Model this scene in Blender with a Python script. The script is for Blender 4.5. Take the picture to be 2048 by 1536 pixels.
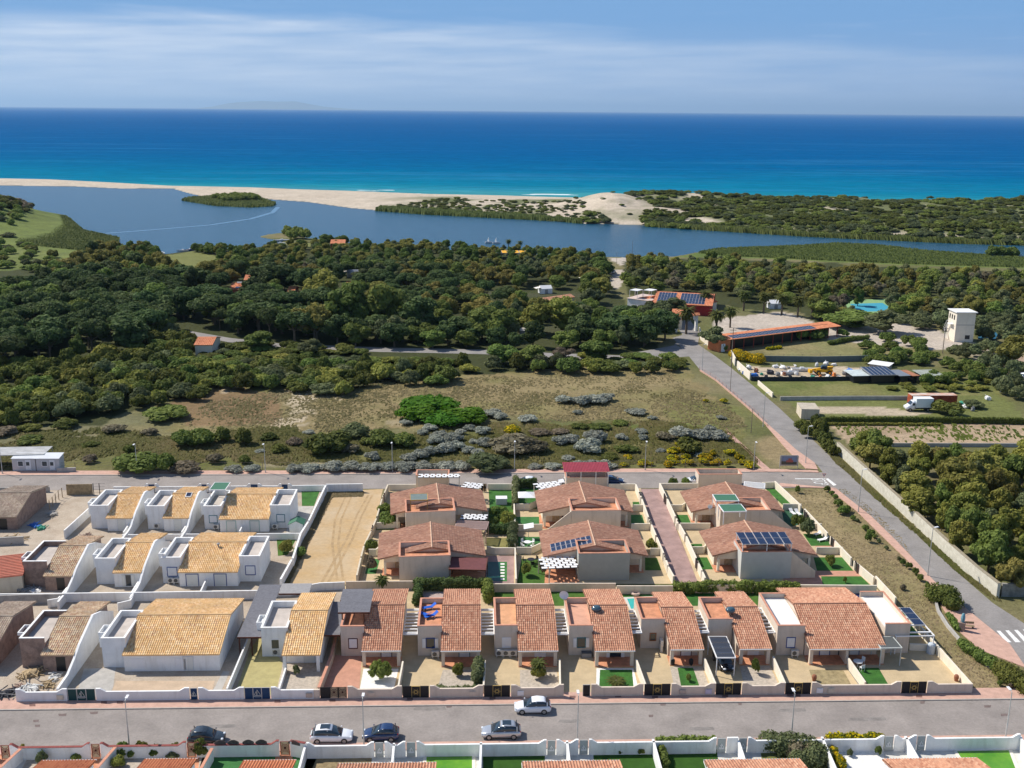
import bpy, math, random
import numpy as np
from mathutils import Vector
random.seed(7)
SC = bpy.context.scene
COL = SC.collection
for o in list(bpy.data.objects): bpy.data.objects.remove(o)
# ---------------------------------------------------------------- camera, sky, sun, exposure
F_PX, H_CAM = 2100.0, 67.0
PITCH = math.atan((768-221)/F_PX); ROLL = math.radians(.504); YAW = math.radians(-1.4)
_F = Vector((math.sin(-YAW)*math.cos(PITCH), math.cos(YAW)*math.cos(PITCH), -math.sin(PITCH)))
_R0 = Vector((math.cos(YAW), math.sin(YAW), 0)); _U0 = _R0.cross(_F)
_R = _R0*math.cos(ROLL)+_U0*math.sin(ROLL); _U = _U0*math.cos(ROLL)-_R0*math.sin(ROLL)
cd = bpy.data.cameras.new('camera'); cam = bpy.data.objects.new('camera', cd); COL.objects.link(cam)
cd.sensor_fit = 'HORIZONTAL'; cd.sensor_width = 36.0; cd.lens = 36.0*F_PX/2048
cd.clip_start = 1.0; cd.clip_end = 400000.0
from mathutils import Matrix
cam.matrix_world = Matrix(((_R.x,_U.x,-_F.x,0),(_R.y,_U.y,-_F.y,0),(_R.z,_U.z,-_F.z,H_CAM),(0,0,0,1)))
SC.camera = cam
SC.render.resolution_x, SC.render.resolution_y = 1024, 768
SUN_EL = math.radians(47.0); SUN_DIR = Vector((-.88, .474, 0)).normalized()
sd = bpy.data.lights.new('sun', 'SUN'); sd.energy = 4.6; sd.angle = math.radians(.55); sd.color = (1, .935, .83)
sun = bpy.data.objects.new('sun', sd); COL.objects.link(sun)
to_sun = Vector((SUN_DIR.x*math.cos(SUN_EL), SUN_DIR.y*math.cos(SUN_EL), math.sin(SUN_EL)))
sun.rotation_euler = to_sun.to_track_quat('Z', 'Y').to_euler()
sun.location = (0, 0, 120)
W = bpy.data.worlds.new('World'); SC.world = W; W.use_nodes = True
nt = W.node_tree; N = nt.nodes; L = nt.links; N.clear()
def nd(t, **k):
 n = N.new(t)
 for a, b in k.items(): setattr(n, a, b)
 return n
def math_n(op, a, b=None, c=None, clamp=False):
 n = N.new('ShaderNodeMath'); n.operation = op; n.use_clamp = clamp
 for i, v in enumerate((a, b, c)):
  if v is None: continue
  if isinstance(v, (int, float)): n.inputs[i].default_value = v
  else: L.new(v, n.inputs[i])
 return n.outputs[0]
sky = nd('ShaderNodeTexSky', sky_type='NISHITA', sun_disc=False, sun_elevation=SUN_EL)
sky.sun_rotation = math.atan2(SUN_DIR.x, SUN_DIR.y)
sky.altitude = 60; sky.air_density = 1.0; sky.dust_density = .3; sky.ozone_density = 3.0
tc = nd('ShaderNodeTexCoord'); sp = nd('ShaderNodeSeparateXYZ'); L.new(tc.outputs['Generated'], sp.inputs[0])
az = math_n('ARCTAN2', sp.outputs[0], sp.outputs[1])                     # radians, + to the right
el = math_n('MULTIPLY', math_n('ARCSINE', sp.outputs[2]), 57.2958)       # degrees
# cirrus: long thin sheets, higher on the left
cmb = nd('ShaderNodeCombineXYZ'); L.new(math_n('MULTIPLY', az, 3.2), cmb.inputs[0])
L.new(math_n('MULTIPLY', math_n('ADD', el, math_n('MULTIPLY', az, 1.6)), .42), cmb.inputs[1])
n1 = nd('ShaderNodeTexNoise'); n1.inputs['Scale'].default_value = 1.5; n1.inputs['Detail'].default_value = 7; n1.inputs['Distortion'].default_value = .4
L.new(cmb.outputs[0], n1.inputs['Vector'])
cmb2 = nd('ShaderNodeCombineXYZ'); L.new(math_n('MULTIPLY', az, 5), cmb2.inputs[0]); L.new(math_n('MULTIPLY', math_n('ADD', el, math_n('MULTIPLY', az, -1.2)), 1.1), cmb2.inputs[1])
n2 = nd('ShaderNodeTexNoise'); n2.inputs['Scale'].default_value = 1.7; n2.inputs['Detail'].default_value = 8; L.new(cmb2.outputs[0], n2.inputs['Vector'])
top = math_n('ADD', math_n('MULTIPLY', math_n('MAXIMUM', az, -.05), -3.4), 4.5)    # upper edge of the sheet in degrees
top = math_n('ADD', top, math_n('MULTIPLY', math_n('SUBTRACT', n1.outputs[0], .5), 2.6))
sheet = math_n('MULTIPLY', math_n('SUBTRACT', top, el), 1.3, clamp=True)
dens = math_n('ADD', math_n('MULTIPLY', az, -1.15), .62, clamp=True)
cl = math_n('MULTIPLY', sheet, math_n('ADD', math_n('MULTIPLY', math_n('SUBTRACT', n2.outputs[0], .5), 1.9), .68, clamp=True))
cl = math_n('MULTIPLY', cl, math_n('ADD', math_n('MULTIPLY', dens, .75), .22))
wisp = math_n('MULTIPLY', math_n('MULTIPLY', math_n('SUBTRACT', n2.outputs[0], .56), 3.0, clamp=True), math_n('MULTIPLY', math_n('SUBTRACT', 5.6, el), .5, clamp=True))
cl = math_n('MAXIMUM', cl, math_n('MULTIPLY', wisp, .35))
def rgbmix(f, a, b):
 m_ = nd('ShaderNodeMixRGB'); L.new(f, m_.inputs[0])
 for i, v in ((1, a), (2, b)):
  if isinstance(v, tuple): m_.inputs[i].default_value = (*v, 1)
  else: L.new(v, m_.inputs[i])
 return m_.outputs[0]
left = math_n('ADD', math_n('MULTIPLY', az, -.9), .5, clamp=True)
low_c = rgbmix(math_n('MULTIPLY', math_n('ADD', el, .0), .22, clamp=True), rgbmix(left, (2.2,3.4,5.5), (3.4,4.65,6.3)), (1.56,3.15,5.65))
low_c = rgbmix(math_n('MULTIPLY', cl, 1.0, clamp=True), low_c, (5.1,5.95,7.2))
tint = nd('ShaderNodeMixRGB', blend_type='MULTIPLY'); tint.inputs[0].default_value = 1; tint.inputs[2].default_value = (1.12, 1.05, 1.02, 1); L.new(sky.outputs[0], tint.inputs[1])
mixc_out = rgbmix(math_n('MULTIPLY', math_n('SUBTRACT', el, 6.0), .12, clamp=True), low_c, tint.outputs[0])
bg = nd('ShaderNodeBackground'); bg.inputs[1].default_value = .105; L.new(mixc_out, bg.inputs[0])
wo = nd('ShaderNodeOutputWorld'); L.new(bg.outputs[0], wo.inputs[0])
SC.view_settings.view_transform = 'Standard'; SC.view_settings.look = 'None'; SC.view_settings.gamma = 1
SC.view_settings.exposure = .28
# ---------------------------------------------------------------- helpers
def G(px, py, z=0.0):
 """ground point (plane at height z) behind a photograph pixel (2048 x 1536)"""
 d = _R*(px-1024)-_U*(py-768)+_F*F_PX
 t = (z-H_CAM)/d.z
 return Vector((d.x*t, d.y*t, z))
def PX(p):
 v = Vector(p)-Vector((0, 0, H_CAM)); w = v.dot(_F)
 return (1024+F_PX*v.dot(_R)/w, 768-F_PX*v.dot(_U)/w)
BASE = {}
def tag(o, label=None, cat=None, group=None, kind=None):
 if label: o['label'] = label
 if cat: o['category'] = cat
 if group: o['group'] = group
 if kind: o['kind'] = kind
 return o
def thing(name, label, cat, loc, group=None):
 o = bpy.data.objects.new(name, None); COL.objects.link(o); o.location = loc; o.empty_display_size = .3
 BASE[o] = Vector(loc); return tag(o, label, cat, group)
class Fr:
 def __init__(s, o, ang=None, to=None):
  s.o = Vector((o[0], o[1], 0))
  if to is not None: ang = math.atan2(to[1]-o[1], to[0]-o[0])
  s.a = ang or 0; s.c, s.s = math.cos(s.a), math.sin(s.a)
 def w(s, x, y, z=0): return (s.o.x+x*s.c-y*s.s, s.o.y+x*s.s+y*s.c, s.o.z+z)
 def l(s, p):
  dx, dy = p[0]-s.o.x, p[1]-s.o.y
  return (dx*s.c+dy*s.s, -dx*s.s+dy*s.c)
ID = Fr((0, 0, 0), 0)
class MB:
 def __init__(s, fr=ID): s.v = []; s.f = []; s.fr = fr; s.uv = {}
 def add(s, vs, fs):
  b = len(s.v); s.v += [s.fr.w(*p) for p in vs]; s.f += [tuple(i+b for i in f) for f in fs]; return s
 def box(s, x0, x1, y0, y1, z0, z1):
  return s.add([(x0,y0,z0),(x1,y0,z0),(x1,y1,z0),(x0,y1,z0),(x0,y0,z1),(x1,y0,z1),(x1,y1,z1),(x0,y1,z1)],
      [(3,2,1,0),(4,5,6,7),(0,1,5,4),(1,2,6,5),(2,3,7,6),(3,0,4,7)])
 def prism(s, poly, z0, z1):
  n = len(poly)
  a = sum(poly[i][0]*poly[(i+1)%n][1]-poly[(i+1)%n][0]*poly[i][1] for i in range(n))
  if a < 0: poly = poly[::-1]
  return s.add([(p[0],p[1],z0) for p in poly]+[(p[0],p[1],z1) for p in poly],
      [tuple(range(n))[::-1], tuple(range(n, 2*n))]+[(i, (i+1)%n, n+(i+1)%n, n+i) for i in range(n)])
 def sidex(s, prof, x0, x1):            # profile in (y, z) extruded along x
  n = len(prof)
  a = sum(prof[i][0]*prof[(i+1)%n][1]-prof[(i+1)%n][0]*prof[i][1] for i in range(n))
  if a < 0: prof = prof[::-1]
  return s.add([(x0,p[0],p[1]) for p in prof]+[(x1,p[0],p[1]) for p in prof],
      [tuple(range(n))[::-1], tuple(range(n, 2*n))]+[(i, (i+1)%n, n+(i+1)%n, n+i) for i in range(n)])
 def sidey(s, prof, y0, y1):            # profile in (x, z) extruded along y
  n = len(prof)
  a = sum(prof[i][0]*prof[(i+1)%n][1]-prof[(i+1)%n][0]*prof[i][1] for i in range(n))
  if a > 0: prof = prof[::-1]
  return s.add([(p[0],y0,p[1]) for p in prof]+[(p[0],y1,p[1]) for p in prof],
      [tuple(range(n))[::-1], tuple(range(n, 2*n))]+[(i, (i+1)%n, n+(i+1)%n, n+i) for i in range(n)])
 def tube(s, p, q, r, n=6, r2=None):
  p, q = Vector(p), Vector(q); d = (q-p)
  if d.length < 1e-6: return s
  d.normalize(); a = d.orthogonal().normalized(); b = d.cross(a); r2 = r if r2 is None else r2
  vs = []
  for c, rr in ((p, r), (q, r2)):
   for i in range(n):
    t = 2*math.pi*i/n; v = c+a*rr*math.cos(t)+b*rr*math.sin(t); vs.append((v.x, v.y, v.z))
  return s.add(vs, [(i, (i+1)%n, n+(i+1)%n, n+i) for i in range(n)]+[tuple(range(n))[::-1], tuple(range(n, 2*n))])
 def slab(s, c, th):                     # four corners (any), thickness downwards
  vs = list(c)+[(p[0],p[1],p[2]-th) for p in c]; n = len(c)
  return s.add(vs, [tuple(range(n)), tuple(range(n, 2*n))[::-1]]+[(i, n+i, n+(i+1)%n, (i+1)%n) for i in range(n)])
 def ell(s, c, r, n=8, m=5, jit=0, rng=random):
  vs = [(c[0], c[1], c[2]-r[2])]
  for j in range(1, m):
   t = -math.pi/2+math.pi*j/m
   for i in range(n):
    p = 2*math.pi*i/n; k = 1+rng.uniform(-jit, jit)
    vs.append((c[0]+r[0]*k*math.cos(t)*math.cos(p), c[1]+r[1]*k*math.cos(t)*math.sin(p), c[2]+r[2]*k*math.sin(t)))
  vs.append((c[0], c[1], c[2]+r[2])); fs = []
  for i in range(n): fs.append((0, 1+(i+1)%n, 1+i))
  for j in range(m-2):
   for i in range(n):
    a = 1+j*n; fs.append((a+i, a+(i+1)%n, a+n+(i+1)%n, a+n+i))
  a = 1+(m-2)*n
  for i in range(n): fs.append((a+i, a+(i+1)%n, len(vs)-1))
  return s.add(vs, fs)
 def build(s, name, mat, parent=None, smooth=False, label=None):
  base = BASE.get(parent, Vector((0,0,0))) if parent else Vector((0,0,0))
  me = bpy.data.meshes.new(name); me.from_pydata([(p[0]-base.x, p[1]-base.y, p[2]-base.z) for p in s.v], [], s.f)
  me.materials.append(mat)
  if smooth:
   for p in me.polygons: p.use_smooth = True
  o = bpy.data.objects.new(name, me); COL.objects.link(o)
  if parent: o.parent = parent; BASE[o] = base
  if label: o['label'] = label
  return o
 def solo(s, name, mat, label, cat, group=None, smooth=False):  # a thing that is one mesh, origin at its base
  xs = [p[0] for p in s.v]; ys = [p[1] for p in s.v]; z = min(p[2] for p in s.v)
  c = Vector(((min(xs)+max(xs))/2, (min(ys)+max(ys))/2, z))
  s.v = [(p[0]-c.x, p[1]-c.y, p[2]-c.z) for p in s.v]
  o = s.build(name, mat, None, smooth); o.location = c; BASE[o] = c
  return tag(o, label, cat, group)
def struct(o): o['kind'] = 'structure'; return o
def dup(root, loc, rz=0.0, sc=None, label=None, group=None):
 r = root.copy(); COL.objects.link(r); r.location = loc; r.rotation_euler = (0, 0, rz)
 if sc is not None: r.scale = sc if hasattr(sc, '__len__') else (sc, sc, sc)
 if label: r['label'] = label
 if group: r['group'] = group
 for ch in list(root.children):
  c = ch.copy(); COL.objects.link(c); c.parent = r
  for g in list(ch.children):
   d = g.copy(); COL.objects.link(d); d.parent = c
 return r
# ---------------------------------------------------------------- materials
MATS = {}
def mk(name, col, rough=.85, var=.12, scale=1.5, col2=None, bump=0., metal=0., spec=.25, fine=0., emit=None, alpha=None, detail=5, obj=False):
 if name in MATS: return MATS[name]
 m = bpy.data.materials.new(name); m.use_nodes = True; t = m.node_tree; n = t.nodes; l = t.links
 b = n['Principled BSDF']; b.inputs['Roughness'].default_value = rough; b.inputs['Metallic'].default_value = metal
 b.inputs['Specular IOR Level'].default_value = spec
 b.inputs['Base Color'].default_value = (*col, 1)
 if var or col2:
  g = n.new('ShaderNodeTexCoord') if obj else n.new('ShaderNodeNewGeometry')
  out = g.outputs['Object'] if obj else g.outputs['Position']
  a = n.new('ShaderNodeTexNoise'); a.inputs['Scale'].default_value = scale; a.inputs['Detail'].default_value = detail; a.inputs['Roughness'].default_value = .65
  l.new(out, a.inputs['Vector'])
  r = n.new('ShaderNodeValToRGB'); c2 = col2 or tuple(min(1, c*(1+var)) for c in col)
  c1 = tuple(c*(1-var) for c in col) if not col2 else col
  r.color_ramp.elements[0].position = .34; r.color_ramp.elements[1].position = .66
  r.color_ramp.elements[0].color = (*c1, 1); r.color_ramp.elements[1].color = (*c2, 1)
  l.new(a.outputs[0], r.inputs[0]); last = r.outputs[0]
  if fine:
   f = n.new('ShaderNodeTexNoise'); f.inputs['Scale'].default_value = scale*14; f.inputs['Detail'].default_value = 3; l.new(out, f.inputs['Vector'])
   mr = n.new('ShaderNodeMapRange'); mr.inputs[1].default_value = .3; mr.inputs[2].default_value = .7; mr.inputs[3].default_value = 1-fine; mr.inputs[4].default_value = 1+fine
   l.new(f.outputs[0], mr.inputs[0]); mx = n.new('ShaderNodeMixRGB'); mx.blend_type = 'MULTIPLY'; mx.inputs[0].default_value = 1
   l.new(last, mx.inputs[1]); l.new(mr.outputs[0], mx.inputs[2]); last = mx.outputs[0]
  l.new(last, b.inputs['Base Color'])
  if bump:
   bp = n.new('ShaderNodeBump'); bp.inputs['Strength'].default_value = bump; bp.inputs['Distance'].default_value = .05
   l.new(a.outputs[0], bp.inputs['Height']); l.new(bp.outputs[0], b.inputs['Normal'])
 MATS[name] = m; return m
def nodes_of(m): return m.node_tree.nodes, m.node_tree.links, m.node_tree.nodes['Principled BSDF']
# stucco with faint streaks and dirt
def stucco(name, col, dirt=.12):
 m = mk(name, col, .9, .05, .8, fine=.04, spec=.15)
 n, l, b = nodes_of(m); g = n.new('ShaderNodeNewGeometry'); mp = n.new('ShaderNodeMapping'); mp.inputs['Scale'].default_value = (1.6, 1.6, .25)
 l.new(g.outputs['Position'], mp.inputs[0]); a = n.new('ShaderNodeTexNoise'); a.inputs['Scale'].default_value = 1.1; a.inputs['Detail'].default_value = 6; l.new(mp.outputs[0], a.inputs['Vector'])
 r = n.new('ShaderNodeMapRange'); r.inputs[1].default_value = .52; r.inputs[2].default_value = .8; r.inputs[3].default_value = 0; r.inputs[4].default_value = dirt*2.2; l.new(a.outputs[0], r.inputs[0])
 mx = n.new('ShaderNodeMixRGB'); mx.inputs[2].default_value = (col[0]*.6, col[1]*.56, col[2]*.5, 1)
 src = b.inputs['Base Color'].links[0].from_socket; l.new(r.outputs[0], mx.inputs[0]); l.new(src, mx.inputs[1]); l.new(mx.outputs[0], b.inputs['Base Color'])
 return m
M_white = stucco('white_stucco', (.80, .80, .79), .2); M_beige = stucco('beige_stucco', (.66, .56, .46), .2)
M_cream = stucco('cream_stucco', (.75, .68, .56)); M_tan = stucco('tan_wall_stucco', (.62, .54, .42), .3)
M_grey = mk('grey_render', (.33, .31, .29), .95, .2, .9, fine=.1); M_conc = mk('concrete', (.42, .40, .37), .9, .15, .7, fine=.08)
M_salmon = mk('salmon_coping', (.56, .27, .18), .8, .12, 2); M_terra = mk('terracotta_floor', (.55, .25, .14), .8, .22, 1.2, fine=.08)
M_floorgrey = mk('grey_terrace_floor', (.48, .43, .39), .9, .12, .8); M_floorwhite = mk('pale_terrace_floor', (.72, .72, .70), .8, .05, .8)
M_wplastic = mk('white_paint', (.8, .8, .8), .45, 0); M_dark = mk('dark_opening', (.012, .013, .016), .35, 0, spec=.5)
M_glass = mk('window_glass', (.02, .035, .05), .08, 0, spec=.8); M_blue = mk('blue_paint', (.02, .06, .25), .5, 0); M_teal = mk('teal_paint', (.02, .16, .20), .5, 0)
M_brown = mk('brown_wood', (.10, .035, .02), .7, .3, 3); M_maroon = mk('maroon_frame', (.09, .02, .03), .6, 0); M_orange = mk('orange_brown_frame', (.35, .13, .05), .7, 0)
M_metal = mk('grey_metal', (.35, .36, .37), .4, .05, 2, metal=.6); M_pole = mk('galvanised_pole', (.50, .50, .48), .5, .1, 2, metal=.3)
M_gate = mk('black_gate_metal', (.02, .02, .022), .5, 0); M_gateg = mk('green_gate_metal', (.01, .06, .06), .45, 0); M_gateb = mk('blue_gate_metal', (.01, .05, .13), .45, 0)
M_gold = mk('ochre_metalwork', (.55, .38, .12), .5, 0); M_rust = mk('red_brown_metalwork', (.30, .06, .04), .6, 0)
M_lounger = mk('blue_canvas', (.01, .10, .50), .7, 0); M_brick = mk('raw_brick', (.30, .21, .17), .95, .25, 1.2, fine=.2); M_wood = mk('raw_timber', (.36, .27, .16), .9, .3, 2)
M_greencan = mk('green_canopy', (.055, .16, .10), .7, .1, 4); M_greycan = mk('grey_slat_canopy', (.17, .17, .19), .75, .15, 3); M_redcan = mk('red_sheet_roof', (.27, .03, .05), .6, .15, 1.5)
M_maroonroof = mk('maroon_shingle', (.15, .055, .055), .9, .15, 2); M_tyre = mk('tyre_rubber', (.02, .02, .02), .85, 0)
M_pvcell = mk('solar_cell', (.012, .022, .06), .18, .3, 3, spec=.6); M_plastic_grey = mk('grey_plastic', (.3, .3, .3), .6, 0); M_stonewhite = mk('white_gravel', (.75, .74, .71), .9, .12, 2, fine=.15)
# tiled roofs: colour per tile from the roof's own UV grid (one unit = one tile)
def tilemat(name, cols, streak=.25, rough=.85):
 m = bpy.data.materials.new(name); m.use_nodes = True; n = m.node_tree.nodes; l = m.node_tree.links; b = n['Principled BSDF']
 b.inputs['Roughness'].default_value = rough; b.inputs['Specular IOR Level'].default_value = .15
 u = n.new('ShaderNodeUVMap'); fl = n.new('ShaderNodeVectorMath'); fl.operation = 'FLOOR'; l.new(u.outputs[0], fl.inputs[0])
 g = n.new('ShaderNodeNewGeometry')
 w = n.new('ShaderNodeTexWhiteNoise'); w.noise_dimensions = '3D'; l.new(fl.outputs[0], w.inputs['Vector'])
 r = n.new('ShaderNodeValToRGB'); r.color_ramp.interpolation = 'LINEAR'
 e = r.color_ramp.elements; e[0].color = (*cols[0], 1); e[1].color = (*cols[-1], 1)
 for i, c in enumerate(cols[1:-1]): x = e.new((i+1)/(len(cols)-1)); x.color = (*c, 1)
 l.new(w.outputs[0], r.inputs[0])
 a = n.new('ShaderNodeTexNoise'); a.inputs['Scale'].default_value = .35; a.inputs['Detail'].default_value = 6; l.new(g.outputs['Position'], a.inputs['Vector'])
 mr = n.new('ShaderNodeMapRange'); mr.inputs[1].default_value = .3; mr.inputs[2].default_value = .7; mr.inputs[3].default_value = 1-streak; mr.inputs[4].default_value = 1+streak*.5; l.new(a.outputs[0], mr.inputs[0])
 mx = n.new('ShaderNodeMixRGB'); mx.blend_type = 'MULTIPLY'; mx.inputs[0].default_value = 1; l.new(r.outputs[0], mx.inputs[1]); l.new(mr.outputs[0], mx.inputs[2])
 l.new(mx.outputs[0], b.inputs['Base Color']); MATS[name] = m; return m
T_red = tilemat('red_brown_tiles', [(.41,.20,.125),(.49,.25,.16),(.54,.30,.195),(.36,.16,.10),(.58,.36,.245)], .14)
T_mix = tilemat('mottled_brown_tiles', [(.38,.20,.14),(.50,.28,.19),(.42,.22,.15),(.56,.34,.24),(.34,.17,.125)], .15)
T_yel = tilemat('yellow_ochre_tiles', [(.68,.41,.18),(.80,.55,.28),(.72,.45,.21),(.85,.63,.37),(.58,.33,.17)], .15)
T_yelmix = tilemat('yellow_and_rust_tiles', [(.62,.45,.27),(.50,.30,.20),(.70,.54,.35),(.56,.40,.28),(.74,.60,.42)])
T_dull = tilemat('dull_grey_beige_tiles', [(.48,.38,.28),(.38,.28,.22),(.56,.46,.35),(.44,.34,.27)])
T_bright = tilemat('bright_terracotta_tiles', [(.50,.18,.09),(.58,.24,.12),(.44,.14,.07)], .15)
T_orange = tilemat('orange_tiles', [(.60,.22,.11),(.66,.28,.15),(.52,.18,.09)], .15)
def tile_roof(name, mat, parent, e0, e1, r0, r1, tile=.27, course=.42, amp=.045, th=.12, fine=True):
 """tiled slope: eave corners e0,e1, ridge corners r0,r1 (world), real corrugation and stepped courses"""
 e0, e1, r0, r1 = map(Vector, (e0, e1, r0, r1)); lu = max((e1-e0).length, (r1-r0).length); lv = ((r0+r1)/2-(e0+e1)/2).length
 nu = max(2, round(lu/tile)); nv = max(2, round(lv/course)); seg = 4 if fine else 2
 us = np.arange(nu*seg+1)/(nu*seg); rows = []
 for k in range(nv): rows += [(k/nv, .035), ((k+.97)/nv, 0.)]
 V = np.array([r[0] for r in rows]); S = np.array([r[1] for r in rows])
 A = [np.array(x) for x in (e0, e1, r0, r1)]
 nrm = np.cross(A[1]-A[0], A[2]-A[0]); nrm = nrm/np.linalg.norm(nrm)
 if nrm[2] < 0: nrm = -nrm
 U, VV = np.meshgrid(us, V); Z = amp*np.cos(2*np.pi*U*nu)+S[:, None]
 P = (A[0]*((1-U)*(1-VV))[..., None]+A[1]*(U*(1-VV))[..., None]+A[2]*((1-U)*VV)[..., None]+A[3]*(U*VV)[..., None])+nrm*Z[..., None]
 nr, nc = U.shape; P = P.reshape(-1, 3); idx = np.arange(nr*nc).reshape(nr, nc)
 Q = np.stack([idx[:-1,:-1], idx[:-1,1:], idx[1:,1:], idx[1:,:-1]], -1).reshape(-1, 4)
 uvv = np.stack([U*nu, np.repeat(np.arange(nv), 2)[:, None]+np.tile([.02, .98], nv)[:, None]+0*U], -1).reshape(-1, 2)
 base = np.array(BASE.get(parent, Vector((0,0,0))))
 # closing slab under the tiles
 S4 = [A[0]-nrm*.02, A[1]-nrm*.02, A[3]-nrm*.02, A[2]-nrm*.02]; nP = len(P)
 P = np.vstack([P, np.array(S4), np.array([p-nrm*(th+.02) for p in S4])])
 ex = [(nP+4, nP+7, nP+6, nP+5)]+[(nP+i, nP+4+i, nP+4+(i+1)%4, nP+(i+1)%4) for i in range(4)]
 if parent is None: pass
 me = bpy.data.meshes.new(name); me.from_pydata((P-base).tolist(), [], Q.tolist()+ex); me.materials.append(mat)
 uvl = me.uv_layers.new(name='UVMap'); li = np.zeros(len(me.loops), dtype=np.int32); me.loops.foreach_get('vertex_index', li)
 UVall = np.vstack([uvv, np.zeros((8, 2))+.5]); c = UVall[li]
 nq = len(Q)*4; f4 = c[:nq].reshape(-1, 4, 2); cen = f4.mean(1, keepdims=True); f4[:] = cen+(f4-cen)*.5; c[:nq] = f4.reshape(-1, 2)
 uvl.data.foreach_set('uv', c.astype(np.float32).ravel())
 o = bpy.data.objects.new(name, me); COL.objects.link(o)
 if parent: o.parent = parent; BASE[o] = BASE[parent]
 return o
# ---------------------------------------------------------------- terrain, water, roads
def vnoise(x, y, s, seed=0):
 x = np.asarray(x)/s+seed*17.3; y = np.asarray(y)/s+seed*9.7; xi = np.floor(x); yi = np.floor(y); fx = x-xi; fy = y-yi
 fx = fx*fx*(3-2*fx); fy = fy*fy*(3-2*fy)
 h = lambda a, b: np.modf(np.abs(np.sin(a*127.1+b*311.7+seed*3.3)*43758.5453))[0]
 return (h(xi,yi)*(1-fx)+h(xi+1,yi)*fx)*(1-fy)+(h(xi,yi+1)*(1-fx)+h(xi+1,yi+1)*fx)*fy
def fbm(x, y, s, o=4, seed=0):
 r = 0; a = 1; t = 0
 for i in range(o): r = r+a*vnoise(x, y, s/2**i, seed+i); t += a; a *= .5
 return r/t
def inpoly(X, Y, poly):
 r = np.zeros(np.shape(X), bool); n = len(poly)
 for i in range(n):
  x1, y1 = poly[i][:2]; x2, y2 = poly[(i+1)%n][:2]
  if y1 == y2: continue
  c = ((y1 > Y) != (y2 > Y)) & (X < (x2-x1)*(Y-y1)/(y2-y1)+x1); r ^= c
 return r
def pdist(X, Y, line, closed=True):
 d = np.full(np.shape(X), 1e9); n = len(line)
 for i in range(n if closed else n-1):
  x1, y1 = line[i][:2]; x2, y2 = line[(i+1)%n][:2]; dx, dy = x2-x1, y2-y1; q = dx*dx+dy*dy or 1e-9
  t = np.clip(((X-x1)*dx+(Y-y1)*dy)/q, 0, 1); d = np.minimum(d, np.hypot(X-x1-t*dx, Y-y1-t*dy))
 return d
def pxv(X, Y, Z=0):
 vx, vy, vz = X, Y, Z-H_CAM; w = vx*_F.x+vy*_F.y+vz*_F.z
 return 1024+F_PX*(vx*_R.x+vy*_R.y+vz*_R.z)/w, 768-F_PX*(vx*_U.x+vy*_U.y+vz*_U.z)/w
def gp(pts, z=0.0): return [G(x, y, z) for x, y in pts]
WL = -.4
lag_far = [(-900,366),(-300,368),(0,371),(150,373),(239,377),(345,377),(372,385),(400,392),(445,396),(530,398),(615,404),(700,416),(745,420),(844,428),(1022,437),(1118,442),(1169,447),(1278,450),(1380,457),(1485,463),(1622,472),(1792,479),(1930,486),(2048,489),(2500,512)]
lag_near = [(2500,540),(2048,516),(1990,512),(1850,502),(1760,491),(1680,487),(1600,492),(1440,498),(1392,505),(1350,513),(1290,516),(1150,512),(1000,505),(850,497),(700,486),(670,481),(640,478),(615,476),(581,467),(560,466),(534,469),(518,474),(547,479),(566,483),(560,488),(547,491),(510,495),(445,498),(393,501),(323,509),(290,504),(258,499),(237,489),(240,476),(168,461),(143,440),(133,431),(70,420),(-60,412),(-400,400),(-900,392)]
LAG = gp(lag_far+lag_near, WL)
sea_edge = [(-900,349),(-300,354),(0,357),(100,359),(239,366),(345,372),(400,373),(500,375),(600,379),(700,382),(850,388),(1000,391),(1186,397),(1350,400),(1480,402),(1760,405),(2048,409),(2500,416)]
SEA = gp(sea_edge, WL); SEAPOLY = SEA+[Vector((3000,4000,0)), Vector((-3000,4000,0))]
ISL = gp([(362,399),(375,395),(430,392),(500,391),(545,403),(553,408),(545,413),(500,415),(430,412),(385,405)], WL)
ts = np.linspace(-1, 1, 461); ts = ts*.55+.45*ts**3
Ys = np.concatenate([np.arange(20, 95, 6), np.arange(95, 330, 1.5), np.arange(330, 600, 2.6), np.arange(600, 1180, 4.5)])
TY, TX = np.meshgrid(Ys, ts, indexing='ij'); TX = TX*(TY*.80+60)
wx = TX+(fbm(TX, TY, 30, 3, 1)-.5)*14; wy = TY+(fbm(TX, TY, 30, 3, 5)-.5)*14
inl = inpoly(TX, TY, LAG); ins = inpoly(TX, TY, SEAPOLY); ini = inpoly(TX, TY, ISL)
dl = pdist(TX, TY, LAG); ds = pdist(TX, TY, SEA, False); di = pdist(TX, TY, ISL)
spit = (~inl) & (~ins) & (TY > 520) & (pxv(TX, TY)[1] < 495)
farside = pdist(TX, TY, LAG[:len(lag_far)], False); nearside = pdist(TX, TY, LAG[len(lag_far):], False)
spit &= (farside <= nearside+1) | (TY > 700)
ppx, ppy = pxv(TX, TY)
TZ = np.zeros_like(TX)
edge = np.minimum(dl, ds)
TZ = np.where(inl, -np.minimum(.5+dl*.12, 2.5), TZ); TZ = np.where(ins, -np.minimum(.5+ds*.04, 8), TZ)
TZ = np.where(inl & ini, -.1+np.minimum(di*.05, .5), TZ)
# beach and dunes on the spit: low at the left, high and rolling at the right
dn = fbm(TX, TY, 60, 4, 9); dn2 = fbm(TX, TY, 24, 3, 12)
ramp = np.clip((TX-40)/160, 0, 1); edge2 = np.minimum(np.minimum(farside, dl)*1.0, ds)
hs = np.clip(edge2/45, 0, 1)**.8
dune = hs*(1.0+ramp*(3.2+9*np.clip(dn-.38, 0, 1)*1.6+2.5*(dn2-.5)))-.35*np.exp(-edge2/3)
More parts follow.
